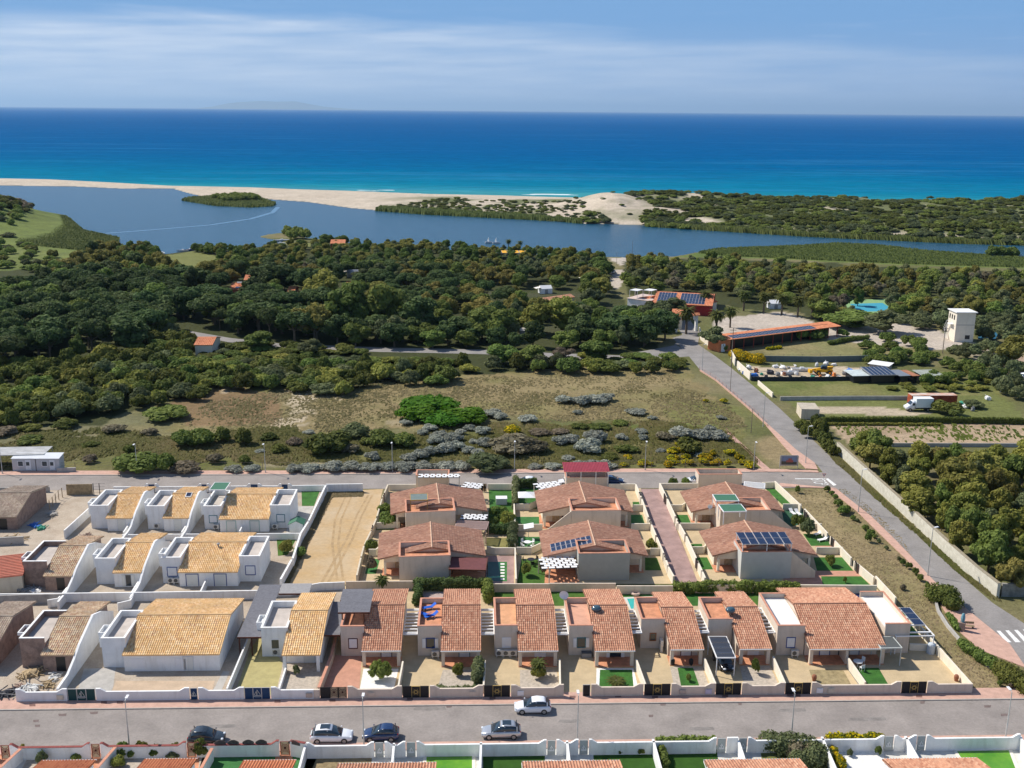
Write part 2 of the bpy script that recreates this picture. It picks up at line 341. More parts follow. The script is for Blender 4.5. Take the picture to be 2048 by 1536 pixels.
# the big bare dune beside the lagoon
bd = G(1222, 432, 0); q = np.exp(-(((TX-bd.x-4)/24)**2+((TY-bd.y-40)/60)**2)*1.1); dune = dune+q*6.0*(.3+.8*dn2+.5*dn)*np.clip(edge2/14, 0, 1)
bd2 = G(1320, 412, 0); q2 = np.exp(-(((TX-bd2.x)/50)**2+((TY-bd2.y)/40)**2)); dune = dune+q2*4*np.clip(edge2/14, 0, 1)
TZ = np.where(spit, dune, TZ)
# left headland
hd = G(-70, 440, 0); q3 = np.exp(-(((TX-hd.x)/80)**2+((TY-hd.y)/95)**2)*1.3); TZ = TZ+np.where(~inl & ~ins & ~spit, q3*13*np.clip(nearside/40, 0, 1), 0)
land = ~inl & ~ins & ~spit
TZ = np.where(land & (TY > 400), TZ-.3*np.exp(-dl/4), TZ)
TC = np.zeros(TX.shape+(3,))
def setc(mask, c): TC[mask] = c
base_n = fbm(TX, TY, 18, 5, 20); fine_n = fbm(TX, TY, 5, 3, 33)
def mixc3(a, b, t): t = np.clip(t, 0, 1)[..., None]; return np.array(a)*(1-t)+np.array(b)*t
TC[:] = mixc3((.115,.12,.045), (.19,.165,.085), (base_n-.35)*3)
def blob(cx, cy, rx, ry, c, amt=1.0, nz=.9, seed=3, sc=9):
 d = ((ppx-cx)/rx)**2+((ppy-cy)/ry)**2; n = fbm(TX, TY, sc, 4, seed)
 t = np.clip((1.25-d+(n-.5)*2*nz*1.6)*1.6, 0, 1)*amt*np.clip(3-d, 0, 1); t = t[..., None]; TC[:] = TC*(1-t)+np.array(c)*t
def pxpoly(poly, c, amt=1.0, jit=1.0, n2=None):
 jx = (fbm(TX, TY, 7, 3, 41)-.5)*22*jit; jy = (fbm(TX, TY, 7, 3, 47)-.5)*9*jit
 m = inpoly(ppx+jx, ppy+jy, poly); col = np.array(c)
 if n2 is not None: t = np.clip((fbm(TX, TY, 6, 3, 51)-.35)*3, 0, 1)[..., None]; col = (col*(1-t)+np.array(n2)*t)[m]
 TC[m] = TC[m]*(1-amt)+col*amt
# big meadow: tan above, green below
pxpoly([(380,830),(700,770),(920,745),(1100,735),(1360,735),(1440,800),(1490,850),(1300,845),(1000,830),(900,850),(620,870),(330,860)], (.24,.185,.095), .85, 2, (.19,.165,.07))
pxpoly([(-100,870),(700,870),(1000,860),(1300,850),(1500,860),(1530,942),(-100,942)], (.11,.118,.034), .75, 3, (.175,.155,.06))
pxpoly([(380,775),(470,770),(560,790),(560,850),(380,850),(330,820)], (.20,.125,.07), .75, 1)
blob(1180,770,180,22,(.27,.21,.115),.6); blob(1400,830,90,25,(.15,.16,.05),.7); blob(1250,860,160,12,(.10,.125,.03),.7)
blob(170,840,120,20,(.15,.15,.085),.6); blob(100,880,180,16,(.14,.13,.085),.6)
for a in ((598,785,40,12),(600,815,26,26),(430,775,36,9),(640,790,50,8),(575,850,40,9)): blob(*a, (.50,.42,.31), .62, 2.2, 60, 3)
for a in ((650,925,30,7),(60,905,60,10),(160,912,50,7),(560,930,26,4),(800,845,20,6),(300,880,30,4)): blob(*a, (.36,.30,.21), .5, 2.0, 61, 3)
blob(1560,905,60,32,(.26,.20,.11),.9,.5)
# right-hand fields
pxpoly([(1530,695),(1600,680),(1720,678),(1800,690),(1860,715),(1530,715)], (.20,.19,.085), .9, .5, (.24,.20,.10))
pxpoly([(1490,762),(2000,758),(2000,790),(1520,792)], (.19,.18,.07), .9, .5, (.13,.15,.045))
pxpoly([(1560,795),(2000,790),(2060,840),(1640,842)], (.14,.155,.05), .9, .4)
pxpoly([(1590,822),(1650,812),(1760,812),(1860,826),(1820,832),(1640,828)], (.44,.36,.27), .9, .5)
pxpoly([(1500,733),(1760,735),(1770,752),(1510,760)], (.46,.38,.28), .95, .4)
pxpoly([(1655,846),(2120,846),(2150,890),(1700,890)], (.37,.28,.19), 1, .1, (.31,.23,.15))
pxpoly([(1640,975),(1690,975),(1750,1020),(1800,1070),(1870,1170),(1900,1260),(1990,1345),(2048,1392),(1950,1392),(1760,1180),(1570,985)], (.27,.21,.115), .95, .2, (.21,.175,.085))
pxpoly([(1640,880),(1690,900),(1700,970),(1640,960)], (.17,.17,.06), .6, .2)
# camp clearings
for p in ([(1425,640),(1560,622),(1620,640),(1640,655),(1440,672)], [(1060,655),(1190,645),(1240,660),(1130,672),(1050,668)], [(930,585),(1190,588),(1190,594),(930,592)],
   [(1640,652),(1830,645),(1960,690),(1870,700),(1660,680)], [(1218,540),(1250,540),(1240,575),(1215,590),(1195,600)], [(1215,515),(1300,513),(1300,525),(1240,530)]):
 pxpoly(p, (.46,.40,.34), .95, .35)
pxpoly([(1440,670),(1620,655),(1640,662),(1460,690),(1420,695)], (.17,.16,.06), .8, .3)
pxpoly([(1820,690),(1990,690),(2048,720),(2048,745),(1900,700)], (.46,.40,.33), .6, .6)
pxpoly([(1960,700),(2100,720),(2100,760),(2010,750)], (.36,.26,.19), .9, .3)
# forest floor
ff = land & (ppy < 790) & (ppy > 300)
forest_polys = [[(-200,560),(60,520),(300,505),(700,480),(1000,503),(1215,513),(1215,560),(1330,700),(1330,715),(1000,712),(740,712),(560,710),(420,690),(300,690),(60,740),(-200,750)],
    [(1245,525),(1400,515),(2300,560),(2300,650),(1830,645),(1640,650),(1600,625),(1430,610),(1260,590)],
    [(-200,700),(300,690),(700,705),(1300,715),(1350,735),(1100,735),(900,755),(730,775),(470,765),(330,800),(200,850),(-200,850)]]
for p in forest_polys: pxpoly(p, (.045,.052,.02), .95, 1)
for p in ([(330,510),(400,500),(440,515),(370,540)], [(560,500),(640,482),(660,486),(600,500)]): pxpoly(p, (.17,.18,.06), .9, .5)
# reed flats
RL = gp([(60,430),(133,431),(143,440),(168,461),(240,476),(237,489),(258,499),(290,504),(200,512),(60,500),(-40,490),(-40,450)])
RR = gp([(1350,514),(1395,505),(1440,498),(1600,492),(1680,487),(1760,491),(1850,502),(2048,516),(2500,540),(2500,556),(2000,536),(1800,530),(1600,521),(1450,514)])
for R_ in (RL, RR): m = inpoly(TX, TY, R_); TC[m] = mixc3((.10,.14,.035), (.15,.175,.055), (base_n-.3)*2.5)[m]
pxpoly([(-200,420),(70,425),(140,440),(240,478),(240,492),(150,520),(60,540),(-200,560)], (.15,.185,.05), .85, 1, (.11,.14,.04))
# spit: sand and scrub
sand = mixc3((.44,.37,.29), (.52,.45,.36), base_n*1.0)
TC = np.where(spit[..., None], sand, TC); TC = np.where((ins & (ds < 60))[..., None], sand*.8, TC)
veg = np.clip((fbm(wx, wy, 26, 4, 70)-.45+.25*ramp)*6, 0, 1)*np.clip((edge2-6)/10, 0, 1)*np.clip((TX+90)/60, 0, 1)*np.clip((ds-26)/20, 0, 1)
veg = veg*(1-np.clip(q*2.2, 0, 1)*np.clip(1.6-fine_n*1.4, 0, 1))
TC = np.where(spit[..., None], TC*(1-veg[..., None]*.92)+np.array((.105,.125,.045))*veg[..., None]*.92, TC)
TC = np.where(ini[..., None], np.array((.09,.12,.035)), TC)
TC = np.where((inl & ~ini)[..., None], np.array((.08,.08,.05)), TC)
nr_, nc_ = TX.shape; P = np.stack([TX, TY, TZ], -1).reshape(-1, 3); idx = np.arange(nr_*nc_).reshape(nr_, nc_)
Q = np.stack([idx[:-1,:-1], idx[:-1,1:], idx[1:,1:], idx[1:,:-1]], -1).reshape(-1, 4)
me = bpy.data.meshes.new('ground'); me.from_pydata(P.tolist(), [], Q.tolist())
ca = me.color_attributes.new(name='soil', type='FLOAT_COLOR', domain='POINT')
ca.data.foreach_set('color', np.concatenate([TC.reshape(-1, 3), np.ones((len(P), 1))], 1).astype(np.float32).ravel())
me.polygons.foreach_set('use_smooth', [True]*len(Q))
m = bpy.data.materials.new('ground_soil_and_grass'); m.use_nodes = True; n, l, b = nodes_of(m); b.inputs['Roughness'].default_value = .95; b.inputs['Specular IOR Level'].default_value = .1
at = n.new('ShaderNodeAttribute'); at.attribute_name = 'soil'; g = n.new('ShaderNodeNewGeometry')
cur = at.outputs['Color']
for sc_, lo, hi, st in ((.9, .74, 1.26, .0), (4.0, .76, 1.25, .0), (.12, .85, 1.15, 0)):
 a = n.new('ShaderNodeTexNoise'); a.inputs['Scale'].default_value = sc_; a.inputs['Detail'].default_value = 5; a.inputs['Roughness'].default_value = .7; l.new(g.outputs['Position'], a.inputs['Vector'])
 r = n.new('ShaderNodeMapRange'); r.inputs[1].default_value = .3; r.inputs[2].default_value = .7; r.inputs[3].default_value = lo; r.inputs[4].default_value = hi; l.new(a.outputs[0], r.inputs[0])
 x = n.new('ShaderNodeMixRGB'); x.blend_type = 'MULTIPLY'; x.inputs[0].default_value = 1; l.new(cur, x.inputs[1]); l.new(r.outputs[0], x.inputs[2]); cur = x.outputs[0]
a = n.new('ShaderNodeTexNoise'); a.inputs['Scale'].default_value = .5; a.inputs['Detail'].default_value = 8; a.inputs['Roughness'].default_value = .8; l.new(g.outputs['Position'], a.inputs['Vector'])
r = n.new('ShaderNodeMapRange'); r.inputs[1].default_value = .56; r.inputs[2].default_value = .68; r.inputs[4].default_value = .35; l.new(a.outputs[0], r.inputs[0])
x = n.new('ShaderNodeMixRGB'); x.inputs[2].default_value = (.09,.11,.03,1); l.new(r.outputs[0], x.inputs[0]); l.new(cur, x.inputs[1]); cur = x.outputs[0]
l.new(cur, b.inputs['Base Color'])
a = n.new('ShaderNodeTexNoise'); a.inputs['Scale'].default_value = 2.2; a.inputs['Detail'].default_value = 6; l.new(g.outputs['Position'], a.inputs['Vector'])
bp = n.new('ShaderNodeBump'); bp.inputs['Strength'].default_value = .6; bp.inputs['Distance'].default_value = .25; l.new(a.outputs[0], bp.inputs['Height']); l.new(bp.outputs[0], b.inputs['Normal'])
me.materials.append(m); o = bpy.data.objects.new('ground', me); COL.objects.link(o); struct(o)
def gz(x, y):
 """terrain height by nearest grid vertex"""
 i = int(np.argmin(np.abs(Ys-y))); j = int(np.argmin(np.abs(TX[i]-x))); return float(TZ[i, j])
# water
def water(name, poly, col, col2=None, rough=.2, spec=.4, bump=.3, wave=(1.2, .35), sea=False):
 mb = MB(); mb.add([(p[0], p[1], WL) for p in poly], [tuple(range(len(poly)))]); m = bpy.data.materials.new(name+'_surface'); m.use_nodes = True
 n, l, b = nodes_of(m); b.inputs['Roughness'].default_value = rough; b.inputs['Specular IOR Level'].default_value = spec; b.inputs['IOR'].default_value = 1.33
 g = n.new('ShaderNodeNewGeometry'); mp = n.new('ShaderNodeMapping'); mp.inputs['Scale'].default_value = (wave[1], wave[0], 1); l.new(g.outputs['Position'], mp.inputs[0])
 a = n.new('ShaderNodeTexNoise'); a.inputs['Scale'].default_value = .25; a.inputs['Detail'].default_value = 8; a.inputs['Roughness'].default_value = .7; l.new(mp.outputs[0], a.inputs['Vector'])
 bp = n.new('ShaderNodeBump'); bp.inputs['Strength'].default_value = bump; bp.inputs['Distance'].default_value = 1.2; l.new(a.outputs[0], bp.inputs['Height']); l.new(bp.outputs[0], b.inputs['Normal'])
 if not sea:
  r = n.new('ShaderNodeValToRGB'); r.color_ramp.elements[0].position = .38; r.color_ramp.elements[1].position = .66; r.color_ramp.elements[0].color = (*col, 1); r.color_ramp.elements[1].color = (*(col2 or col), 1)
  l.new(a.outputs[0], r.inputs[0]); l.new(r.outputs[0], b.inputs['Base Color'])
 else:   # colour follows the depth: pale over the sand bar, turquoise, then deep blue
  s = n.new('ShaderNodeSeparateXYZ'); l.new(g.outputs['Position'], s.inputs[0])
  def mth(op, a_, b_=None, clamp=False):
   q_ = n.new('ShaderNodeMath'); q_.operation = op; q_.use_clamp = clamp
   for i, v in enumerate((a_, b_)):
    if v is None: continue
    if isinstance(v, (int, float)): q_.inputs[i].default_value = v
    else: l.new(v, q_.inputs[i])
   return q_.outputs[0]
  # distance beyond the shoreline, the shore runs from (-500,1000) to (400,810)
  dsh = mth('ADD', mth('SUBTRACT', s.outputs[1], 905), mth('MULTIPLY', s.outputs[0], .16))
  m2 = n.new('ShaderNodeMapping'); m2.inputs['Scale'].default_value = (.0035, .012, 1); l.new(g.outputs['Position'], m2.inputs[0])
  a2 = n.new('ShaderNodeTexNoise'); a2.inputs['Scale'].default_value = 1; a2.inputs['Detail'].default_value = 7; a2.inputs['Roughness'].default_value = .62; l.new(m2.outputs[0], a2.inputs['Vector'])
  dd = mth('ADD', dsh, mth('MULTIPLY', mth('SUBTRACT', a2.outputs[0], .5), mth('ADD', mth('MULTIPLY', dsh, 1.1), 60)))
  t = mth('DIVIDE', dd, mth('ADD', dd, 700), True)
  r = n.new('ShaderNodeValToRGB'); e = r.color_ramp.elements; e[0].position = 0; e[0].color = (.04,.23,.27,1); e[1].position = 1; e[1].color = (.004,.095,.28,1)
  for p_, c_ in ((.03,(.015,.20,.27)),(.10,(.004,.155,.26)),(.26,(.001,.125,.25)),(.38,(.0,.10,.24)),(.55,(.0,.085,.235)),(.85,(.0,.075,.23))): z_ = e.new(p_); z_.color = (*c_, 1)
  l.new(t, r.inputs[0])
  m3 = n.new('ShaderNodeMapping'); m3.inputs['Scale'].default_value = (.0012, .011, 1); m3.inputs['Rotation'].default_value = (0,0,.05); l.new(g.outputs['Position'], m3.inputs[0])
  a3 = n.new('ShaderNodeTexNoise'); a3.inputs['Scale'].default_value = 1.3; a3.inputs['Detail'].default_value = 9; a3.inputs['Roughness'].default_value = .7; l.new(m3.outputs[0], a3.inputs['Vector'])
  r3 = n.new('ShaderNodeMapRange'); r3.inputs[1].default_value = .54; r3.inputs[2].default_value = .72; r3.inputs[4].default_value = .42; l.new(a3.outputs[0], r3.inputs[0])
  x = n.new('ShaderNodeMixRGB'); x.inputs[2].default_value = (.05,.20,.38,1); l.new(r3.outputs[0], x.inputs[0]); l.new(r.outputs[0], x.inputs[1])
  # broken foam along the edge
  a4 = n.new('ShaderNodeTexNoise'); a4.inputs['Scale'].default_value = .07; a4.inputs['Detail'].default_value = 6; l.new(mp.outputs[0], a4.inputs['Vector'])
  x4 = n.new('ShaderNodeMixRGB'); x4.inputs[2].default_value = (.6,.68,.7,1); l.new(x.outputs[0], x4.inputs[1]); l.new(mth('MULTIPLY', mth('GREATER_THAN', a4.outputs[0], .66), mth('LESS_THAN', dsh, 7)), x4.inputs[0])
  # ripples: small light and dark chop
  a5 = n.new('ShaderNodeTexNoise'); m5 = n.new('ShaderNodeMapping'); m5.inputs['Scale'].default_value = (.05, .16, 1); l.new(g.outputs['Position'], m5.inputs[0]); a5.inputs['Scale'].default_value = 1; a5.inputs['Detail'].default_value = 8; l.new(m5.outputs[0], a5.inputs['Vector'])
  r5 = n.new('ShaderNodeMapRange'); r5.inputs[1].default_value = .3; r5.inputs[2].default_value = .7; r5.inputs[3].default_value = .82; r5.inputs[4].default_value = 1.18; l.new(a5.outputs[0], r5.inputs[0])
  x5 = n.new('ShaderNodeMixRGB'); x5.blend_type = 'MULTIPLY'; x5.inputs[0].default_value = 1; l.new(x4.outputs[0], x5.inputs[1]); l.new(r5.outputs[0], x5.inputs[2])
  l.new(x5.outputs[0], b.inputs['Base Color'])
 return struct(mb.build(name, m))
mid = []
for i, t in enumerate(np.linspace(0, 1, 24)):                 # a line along the middle of the spit
 def along(line, t):
  k = t*(len(line)-1); i0 = min(int(k), len(line)-2); return line[i0]*(1-(k-i0))+line[i0+1]*(k-i0)
 xq = -900+t*3400
 def atx(pts, xq):
  for (x0, y0), (x1, y1) in zip(pts, pts[1:]):
   if x0 <= xq <= x1: return y0+(y1-y0)*(xq-x0)/(x1-x0)
  return pts[-1][1]
 mid.append(G(xq, (atx(lag_far, xq)+atx(sea_edge, xq))/2, WL))
lagp = [p for p in mid]+[Vector((900, 380, 0)), Vector((500, 330, 0)), Vector((-600, 330, 0)), Vector((-1400, 700, 0))]
water('lagoon_water', lagp, (.006,.052,.10), (.016,.08,.14), rough=.22, spec=.2, bump=.35, wave=(.9,.5))
seap = [p for p in mid]+[Vector((2500, 500, 0)), Vector((110000, 3000, 0)), Vector((110000, 160000, 0)), Vector((-110000, 160000, 0)), Vector((-110000, 3000, 0)), Vector((-2500, 1800, 0))]
water('sea_water', seap, (0,0,0), rough=.9, spec=.0, bump=.5, wave=(.35,.12), sea=True)
# pale wake lying on the lagoon
wk = gp([(208,467),(300,460),(420,450),(500,438),(545,425),(556,414)], WL+.03); mb = MB()
for i in range(len(wk)-1):
 a_, b_ = wk[i], wk[i+1]; d_ = (b_-a_).normalized(); nn_ = Vector((-d_.y, d_.x, 0))*1.6
 mb.add([tuple(a_-nn_), tuple(b_-nn_), tuple(b_+nn_), tuple(a_+nn_)], [(0,1,2,3)])
struct(mb.build('lagoon_wake', mk('calm_water_streak', (.09,.19,.30), .3, .2, .4)))
# far mountainous island beyond the haze
mb = MB(); prof = [(440,0),(455,.32),(475,.60),(500,.74),(540,.86),(570,.80),(600,.86),(625,.62),(650,.35),(700,.12),(730,0)]
DI = 80000.0
def islxy(px, e): return ((px-1024)/F_PX*DI*1.0, DI, e)
for s_, col_ in ((1, 0),):
 vs = [];
 for px_, e_ in prof: vs.append(((px_-1024)/F_PX*DI-DI*math.sin(YAW), DI, WL+3+e_*680))
 n_ = len(vs)
 vb = [(v[0], v[1]+9000, v[2]*.3) for v in vs]; vf = [(v[0]*.985, v[1]-6000, WL) for v in vs]
 mb.add(vf+vs+vb, [(i, i+1, n_+i+1, n_+i) for i in range(n_-1)]+[(n_+i, n_+i+1, 2*n_+i+1, 2*n_+i) for i in range(n_-1)])
struct(mb.build('island_hills', mk('far_hill_scrub', (.16,.17,.12), .95, .2, .001)))
# ---- roads
def asphalt(name, c):
 m = mk(name, c, .9, .15, .25, fine=.09, spec=.2, detail=8); n, l, b = nodes_of(m)
 g = n.new('ShaderNodeNewGeometry'); a = n.new('ShaderNodeTexNoise'); a.inputs['Scale'].default_value = .6; a.inputs['Detail'].default_value = 9; a.inputs['Roughness'].default_value = .75; l.new(g.outputs['Position'], a.inputs['Vector'])
 r = n.new('ShaderNodeMapRange'); r.inputs[1].default_value = .60; r.inputs[2].default_value = .72; r.inputs[4].default_value = .35; l.new(a.outputs[0], r.inputs[0])
 x = n.new('ShaderNodeMixRGB'); x.inputs[2].default_value = (c[0]*1.35, c[1]*1.3, c[2]*1.25, 1); s = b.inputs['Base Color'].links[0].from_socket; l.new(r.outputs[0], x.inputs[0]); l.new(s, x.inputs[1]); l.new(x.outputs[0], b.inputs['Base Color'])
 return m
M_asph = asphalt('street_asphalt', (.275,.245,.225)); M_asph2 = asphalt('side_road_asphalt', (.25,.235,.225))
M_pave = mk('pink_paving', (.52,.33,.26), .9, .12, 1.2, fine=.08); M_kerb = mk('kerb_stone', (.40,.36,.32), .9, .1, 2)
M_alley = mk('mauve_concrete_paving', (.33,.22,.20), .9, .2, .5, fine=.06)
def sheet(name, pts, mat, z=.02, px=True):
 w = gp(pts, 0) if px else [Vector((p[0], p[1], 0)) for p in pts]
 mb = MB(); poly = [(p.x, p.y) for p in w]
 a = sum(poly[i][0]*poly[(i+1)%len(poly)][1]-poly[(i+1)%len(poly)][0]*poly[i][1] for i in range(len(poly)))
 if a < 0: poly = poly[::-1]
 mb.add([(p[0], p[1], z) for p in poly], [tuple(range(len(poly)))]); return struct(mb.build(name, mat))
def strip(name, L_, R_, mat, z=.02, px=True, thick=0):
 """road ribbon between a left and a right polyline of the same length"""
 A = gp(L_) if px else [Vector((*p, 0)) for p in L_]; B = gp(R_) if px else [Vector((*p, 0)) for p in R_]
 mb = MB(); n_ = len(A); mb.add([(p.x, p.y, z) for p in A]+[(p.x, p.y, z) for p in B], [(i, n_+i, n_+i+1, i+1) for i in range(n_-1)])
 if thick: mb.add([(p.x, p.y, z) for p in B]+[(p.x, p.y, z-thick) for p in B], [(i, n_+i, n_+i+1, i+1) for i in range(n_-1)]); mb.add([(p.x, p.y, z) for p in A]+[(p.x, p.y, z-thick) for p in A], [(i+1, n_+i+1, n_+i, i) for i in range(n_-1)])
 return struct(mb.build(name, mat))
sa = math.radians(.65)
def row(y0, x): return y0+x*math.tan(sa)            # a line parallel to the streets
# front street, between y=101.6 and 108.9 at x=5.7
strip('front_street', [(-130, row(109.0,-130)),(150, row(109.0,150))], [(-130, row(101.4,-130)),(150, row(101.4,150))], M_asph, .02, px=False)
strip('street_pavement', [(-130, row(111.3,-130)),(64, row(111.3,64))], [(-130, row(108.9,-130)),(64, row(108.9,64))], M_pave, .12, px=False, thick=.12)
strip('near_pavement', [(-130, row(101.5,-130)),(90, row(101.5,90))], [(-130, row(100.1,-130)),(90, row(100.1,90))], M_pave, .12, px=False, thick=.12)
strip('front_kerb', [(-130, row(108.93,-130)),(64, row(108.93,64))], [(-130, row(108.75,-130)),(64, row(108.75,64))], M_kerb, .125, px=False, thick=.12)
strip('rear_street', [(-600,953),(0,951),(600,949),(1100,946),(1560,944),(1660,945)], [(-600,990),(0,981),(600,978),(1100,977),(1560,976),(1690,976)], M_asph, .025)
strip('rear_pavement', [(-600,944),(0,942.5),(600,942),(1100,938.5),(1500,938),(1605,940),(1635,942)], [(-600,953.5),(0,951),(600,949.5),(1100,946),(1500,944.5),(1600,944.5),(1638,946)], M_pave, .12, thick=.12)
strip('rear_kerb', [(-600,953),(0,951),(600,949),(1100,946),(1500,944.5)], [(-600,954),(0,952),(600,950),(1100,947),(1500,945.5)], M_kerb, .125, thick=.12)
strip('side_road', [(1345,676),(1374,708),(1400,740),(1433,760),(1493,811),(1536,850),(1592,900),(1634,930),(1671,978),(1743,1034),(1826,1118),(1868,1163),(1930,1215),(2010,1290),(2110,1400),(2300,1560)],
  [(1372,668),(1392,686),(1430,712),(1461,735),(1509,774),(1557,815),(1605,860),(1655,908),(1702,950),(1770,1013),(1850,1083),(1911,1142),(1985,1206),(2060,1255),(2200,1340),(2420,1480)], M_asph2, .035)
strip('camp_road', [(380,662),(460,676),(560,687),(660,691),(760,695),(860,697),(985,700),(1100,706),(1240,711),(1352,690)],
  [(375,670),(455,684),(555,695),(658,700),(760,704),(860,706),(985,709),(1100,716),(1250,722),(1392,712)], M_asph2, .03)
sheet('far_road', [(-60,583),(10,578),(60,577),(80,575),(84,580),(30,588),(-60,596)], M_asph2, .03)
sheet('camp_entrance_road', [(1348,690),(1365,668),(1350,650),(1320,640),(1325,632),(1380,640),(1400,668),(1395,690)], M_asph2, .028)
strip('side_pavement', [(1532,852),(1554,877),(1574,900),(1599,925),(1612,938)], [(1537,850),(1567,877),(1592,900),(1629,926),(1636,940)], M_pave, .12, thick=.12)
strip('side_pavement_south', [(1556,974),(1655,977),(1711,1021),(1761,1070),(1811,1118),(1863,1174),(1884,1215),(1912,1258),(1962,1302),(2052,1337),(2140,1400)],
  [(1560,967),(1671,977),(1743,1034),(1790,1080),(1834,1126),(1868,1163),(1916,1205),(1975,1258),(2020,1298),(2095,1385),(2160,1440)], M_pave, .12, thick=.12)
sheet('pavement_corner_apron', [(1868,1172),(1884,1215),(1925,1262),(1962,1302),(2052,1337),(2020,1290),(1916,1205)], M_pave, .128)
strip('meadow_pavement', [(1450,865),(1480,895),(1510,925),(1524,938)], [(1458,865),(1489,892),(1521,922),(1540,938)], M_pave, .06)
# markings
M_trk = mk('wheel_track_sand', (.40,.28,.15), .95, .2, .8, fine=.1)
M_mark = mk('road_paint', (.72,.72,.70), .8, .15, 3)
for i in range(4):
 dx_ = i*17.5
 sheet('crosswalk_stripe', [(1993+dx_,1262-i*.8),(2000+dx_,1262-i*.8),(2023+dx_+i,1285),(2012+dx_+i,1285)], M_mark, .045)
sheet('stop_line', [(1651,958),(1656,957),(1673,970),(1667,972)], M_mark, .04); sheet('edge_line', [(1590,957.2),(1650,957.4),(1652,958.6),(1590,958.4)], M_mark, .04)
tx = bpy.data.curves.new('road_lettering', 'FONT'); tx.body = 'STOP'; tx.size = 1.7; tx.extrude = .002; tx.align_x = 'CENTER'; tx.materials.append(M_mark)
o = bpy.data.objects.new('road_lettering', tx); COL.objects.link(o); p_ = G(1626, 964); o.location = (p_.x, p_.y, .05); o.rotation_euler = (0, 0, -math.pi/2+sa); o.scale = (.8, 2.2, 1)
dg = bpy.context.evaluated_depsgraph_get(); me_ = bpy.data.meshes.new_from_object(o.evaluated_get(dg)); mw_ = o.matrix_world.copy(); loc_, rot_, sc_2 = o.location.copy(), o.rotation_euler.copy(), o.scale.copy()
bpy.data.objects.remove(o); o = bpy.data.objects.new('road_lettering', me_); COL.objects.link(o); o.location = loc_; o.rotation_euler = rot_; o.scale = sc_2; struct(o)
for x_, y_, w_ in ((125,1430,14),(72,1442,10),(75,1452,9),(188,1426,14),(898,1413,10),(1326,1409,10),(1302,1432,8),(1845,1405,8),(1975,1413,12),(2008,1430,12),(1480,1408,6)):
 sheet('manhole_patch', [(x_-w_*.6,y_-2),(x_+w_*.6,y_-2.6),(x_+w_*.5,y_+2.4),(x_-w_*.5,y_+2.8)], mk('patched_asphalt', (.17,.13,.12), .9, .2, 2), .03)
for x_, y_ in ((208,1407),(240,1407),(665,1403),(820,1400),(985,1398),(1145,1396),(1236,1394),(1310,1396),(1450,1394),(1580,1392),(1595,1393),(1838,1394),(65,1412),(555,1405)):
 sheet('pavement_grate', [(x_-6,y_-2.6),(x_+6,y_-2.6),(x_+6,y_+2.4),(x_-6,y_+2.4)], mk('rusty_grate', (.20,.11,.09), .8, .2, 3), .132)
# ---------------------------------------------------------------- walls
def offs(pts, d):
 n = len(pts); out = []
 for i in range(n):
  a = pts[max(i-1, 0)]; b = pts[i]; c = pts[min(i+1, n-1)]
  u = Vector((b[0]-a[0], b[1]-a[1])) if i > 0 else Vector((c[0]-b[0], c[1]-b[1])); v = Vector((c[0]-b[0], c[1]-b[1])) if i < n-1 else u.copy()
  u.normalize(); v.normalize(); m_ = (u+v)
  if m_.length < .2: m_ = u.copy()
  m_.normalize(); k = 1/max(.35, m_.dot(u)); out.append((b[0]-m_.y*d*k, b[1]+m_.x*d*k))
 return out
def wallmesh(mb, pts, hs, th, z0=0.0):
 n = len(pts); hs = hs if hasattr(hs, '__len__') else [hs]*n; z0s = z0 if hasattr(z0, '__len__') else [z0]*n
 A, B = offs(pts, th/2), offs(pts, -th/2); vs = []
 for i in range(n): vs += [(*A[i], z0s[i]), (*B[i], z0s[i]), (*B[i], hs[i]), (*A[i], hs[i])]
 fs = [(0,1,2,3), (4*n-1, 4*n-2, 4*n-3, 4*n-4)]
 for i in range(n-1):
  a = 4*i; fs += [(a+1,a,a+4,a+5), (a+2,a+1,a+5,a+6), (a+3,a+2,a+6,a+7), (a,a+3,a+7,a+4)]
 mb.add(vs, [f[::-1] for f in fs])
def wall(label, pts, h, mat=None, th=.2, coping=None, px=True, name='garden_wall', group=None, cat='wall'):
 P = [tuple(p[:2]) for p in (gp(pts) if px else [Vector((*p, 0)) for p in pts])]
 hs = list(h) if hasattr(h, '__len__') else [h]*len(P)
 if coping:
  t = thing(name, label, cat, (P[0][0], P[0][1], 0), group); mb = MB(); wallmesh(mb, P, [x-.05 for x in hs], th); mb.build('wall_face', mat or M_beige, t)
  mb = MB(); wallmesh(mb, P, hs, th+.1, [x-.05 for x in hs]); mb.build('coping', coping, t); return t
 mb = MB(); wallmesh(mb, P, hs, th, 0); return mb.solo(name, mat or M_white, label, cat, group)
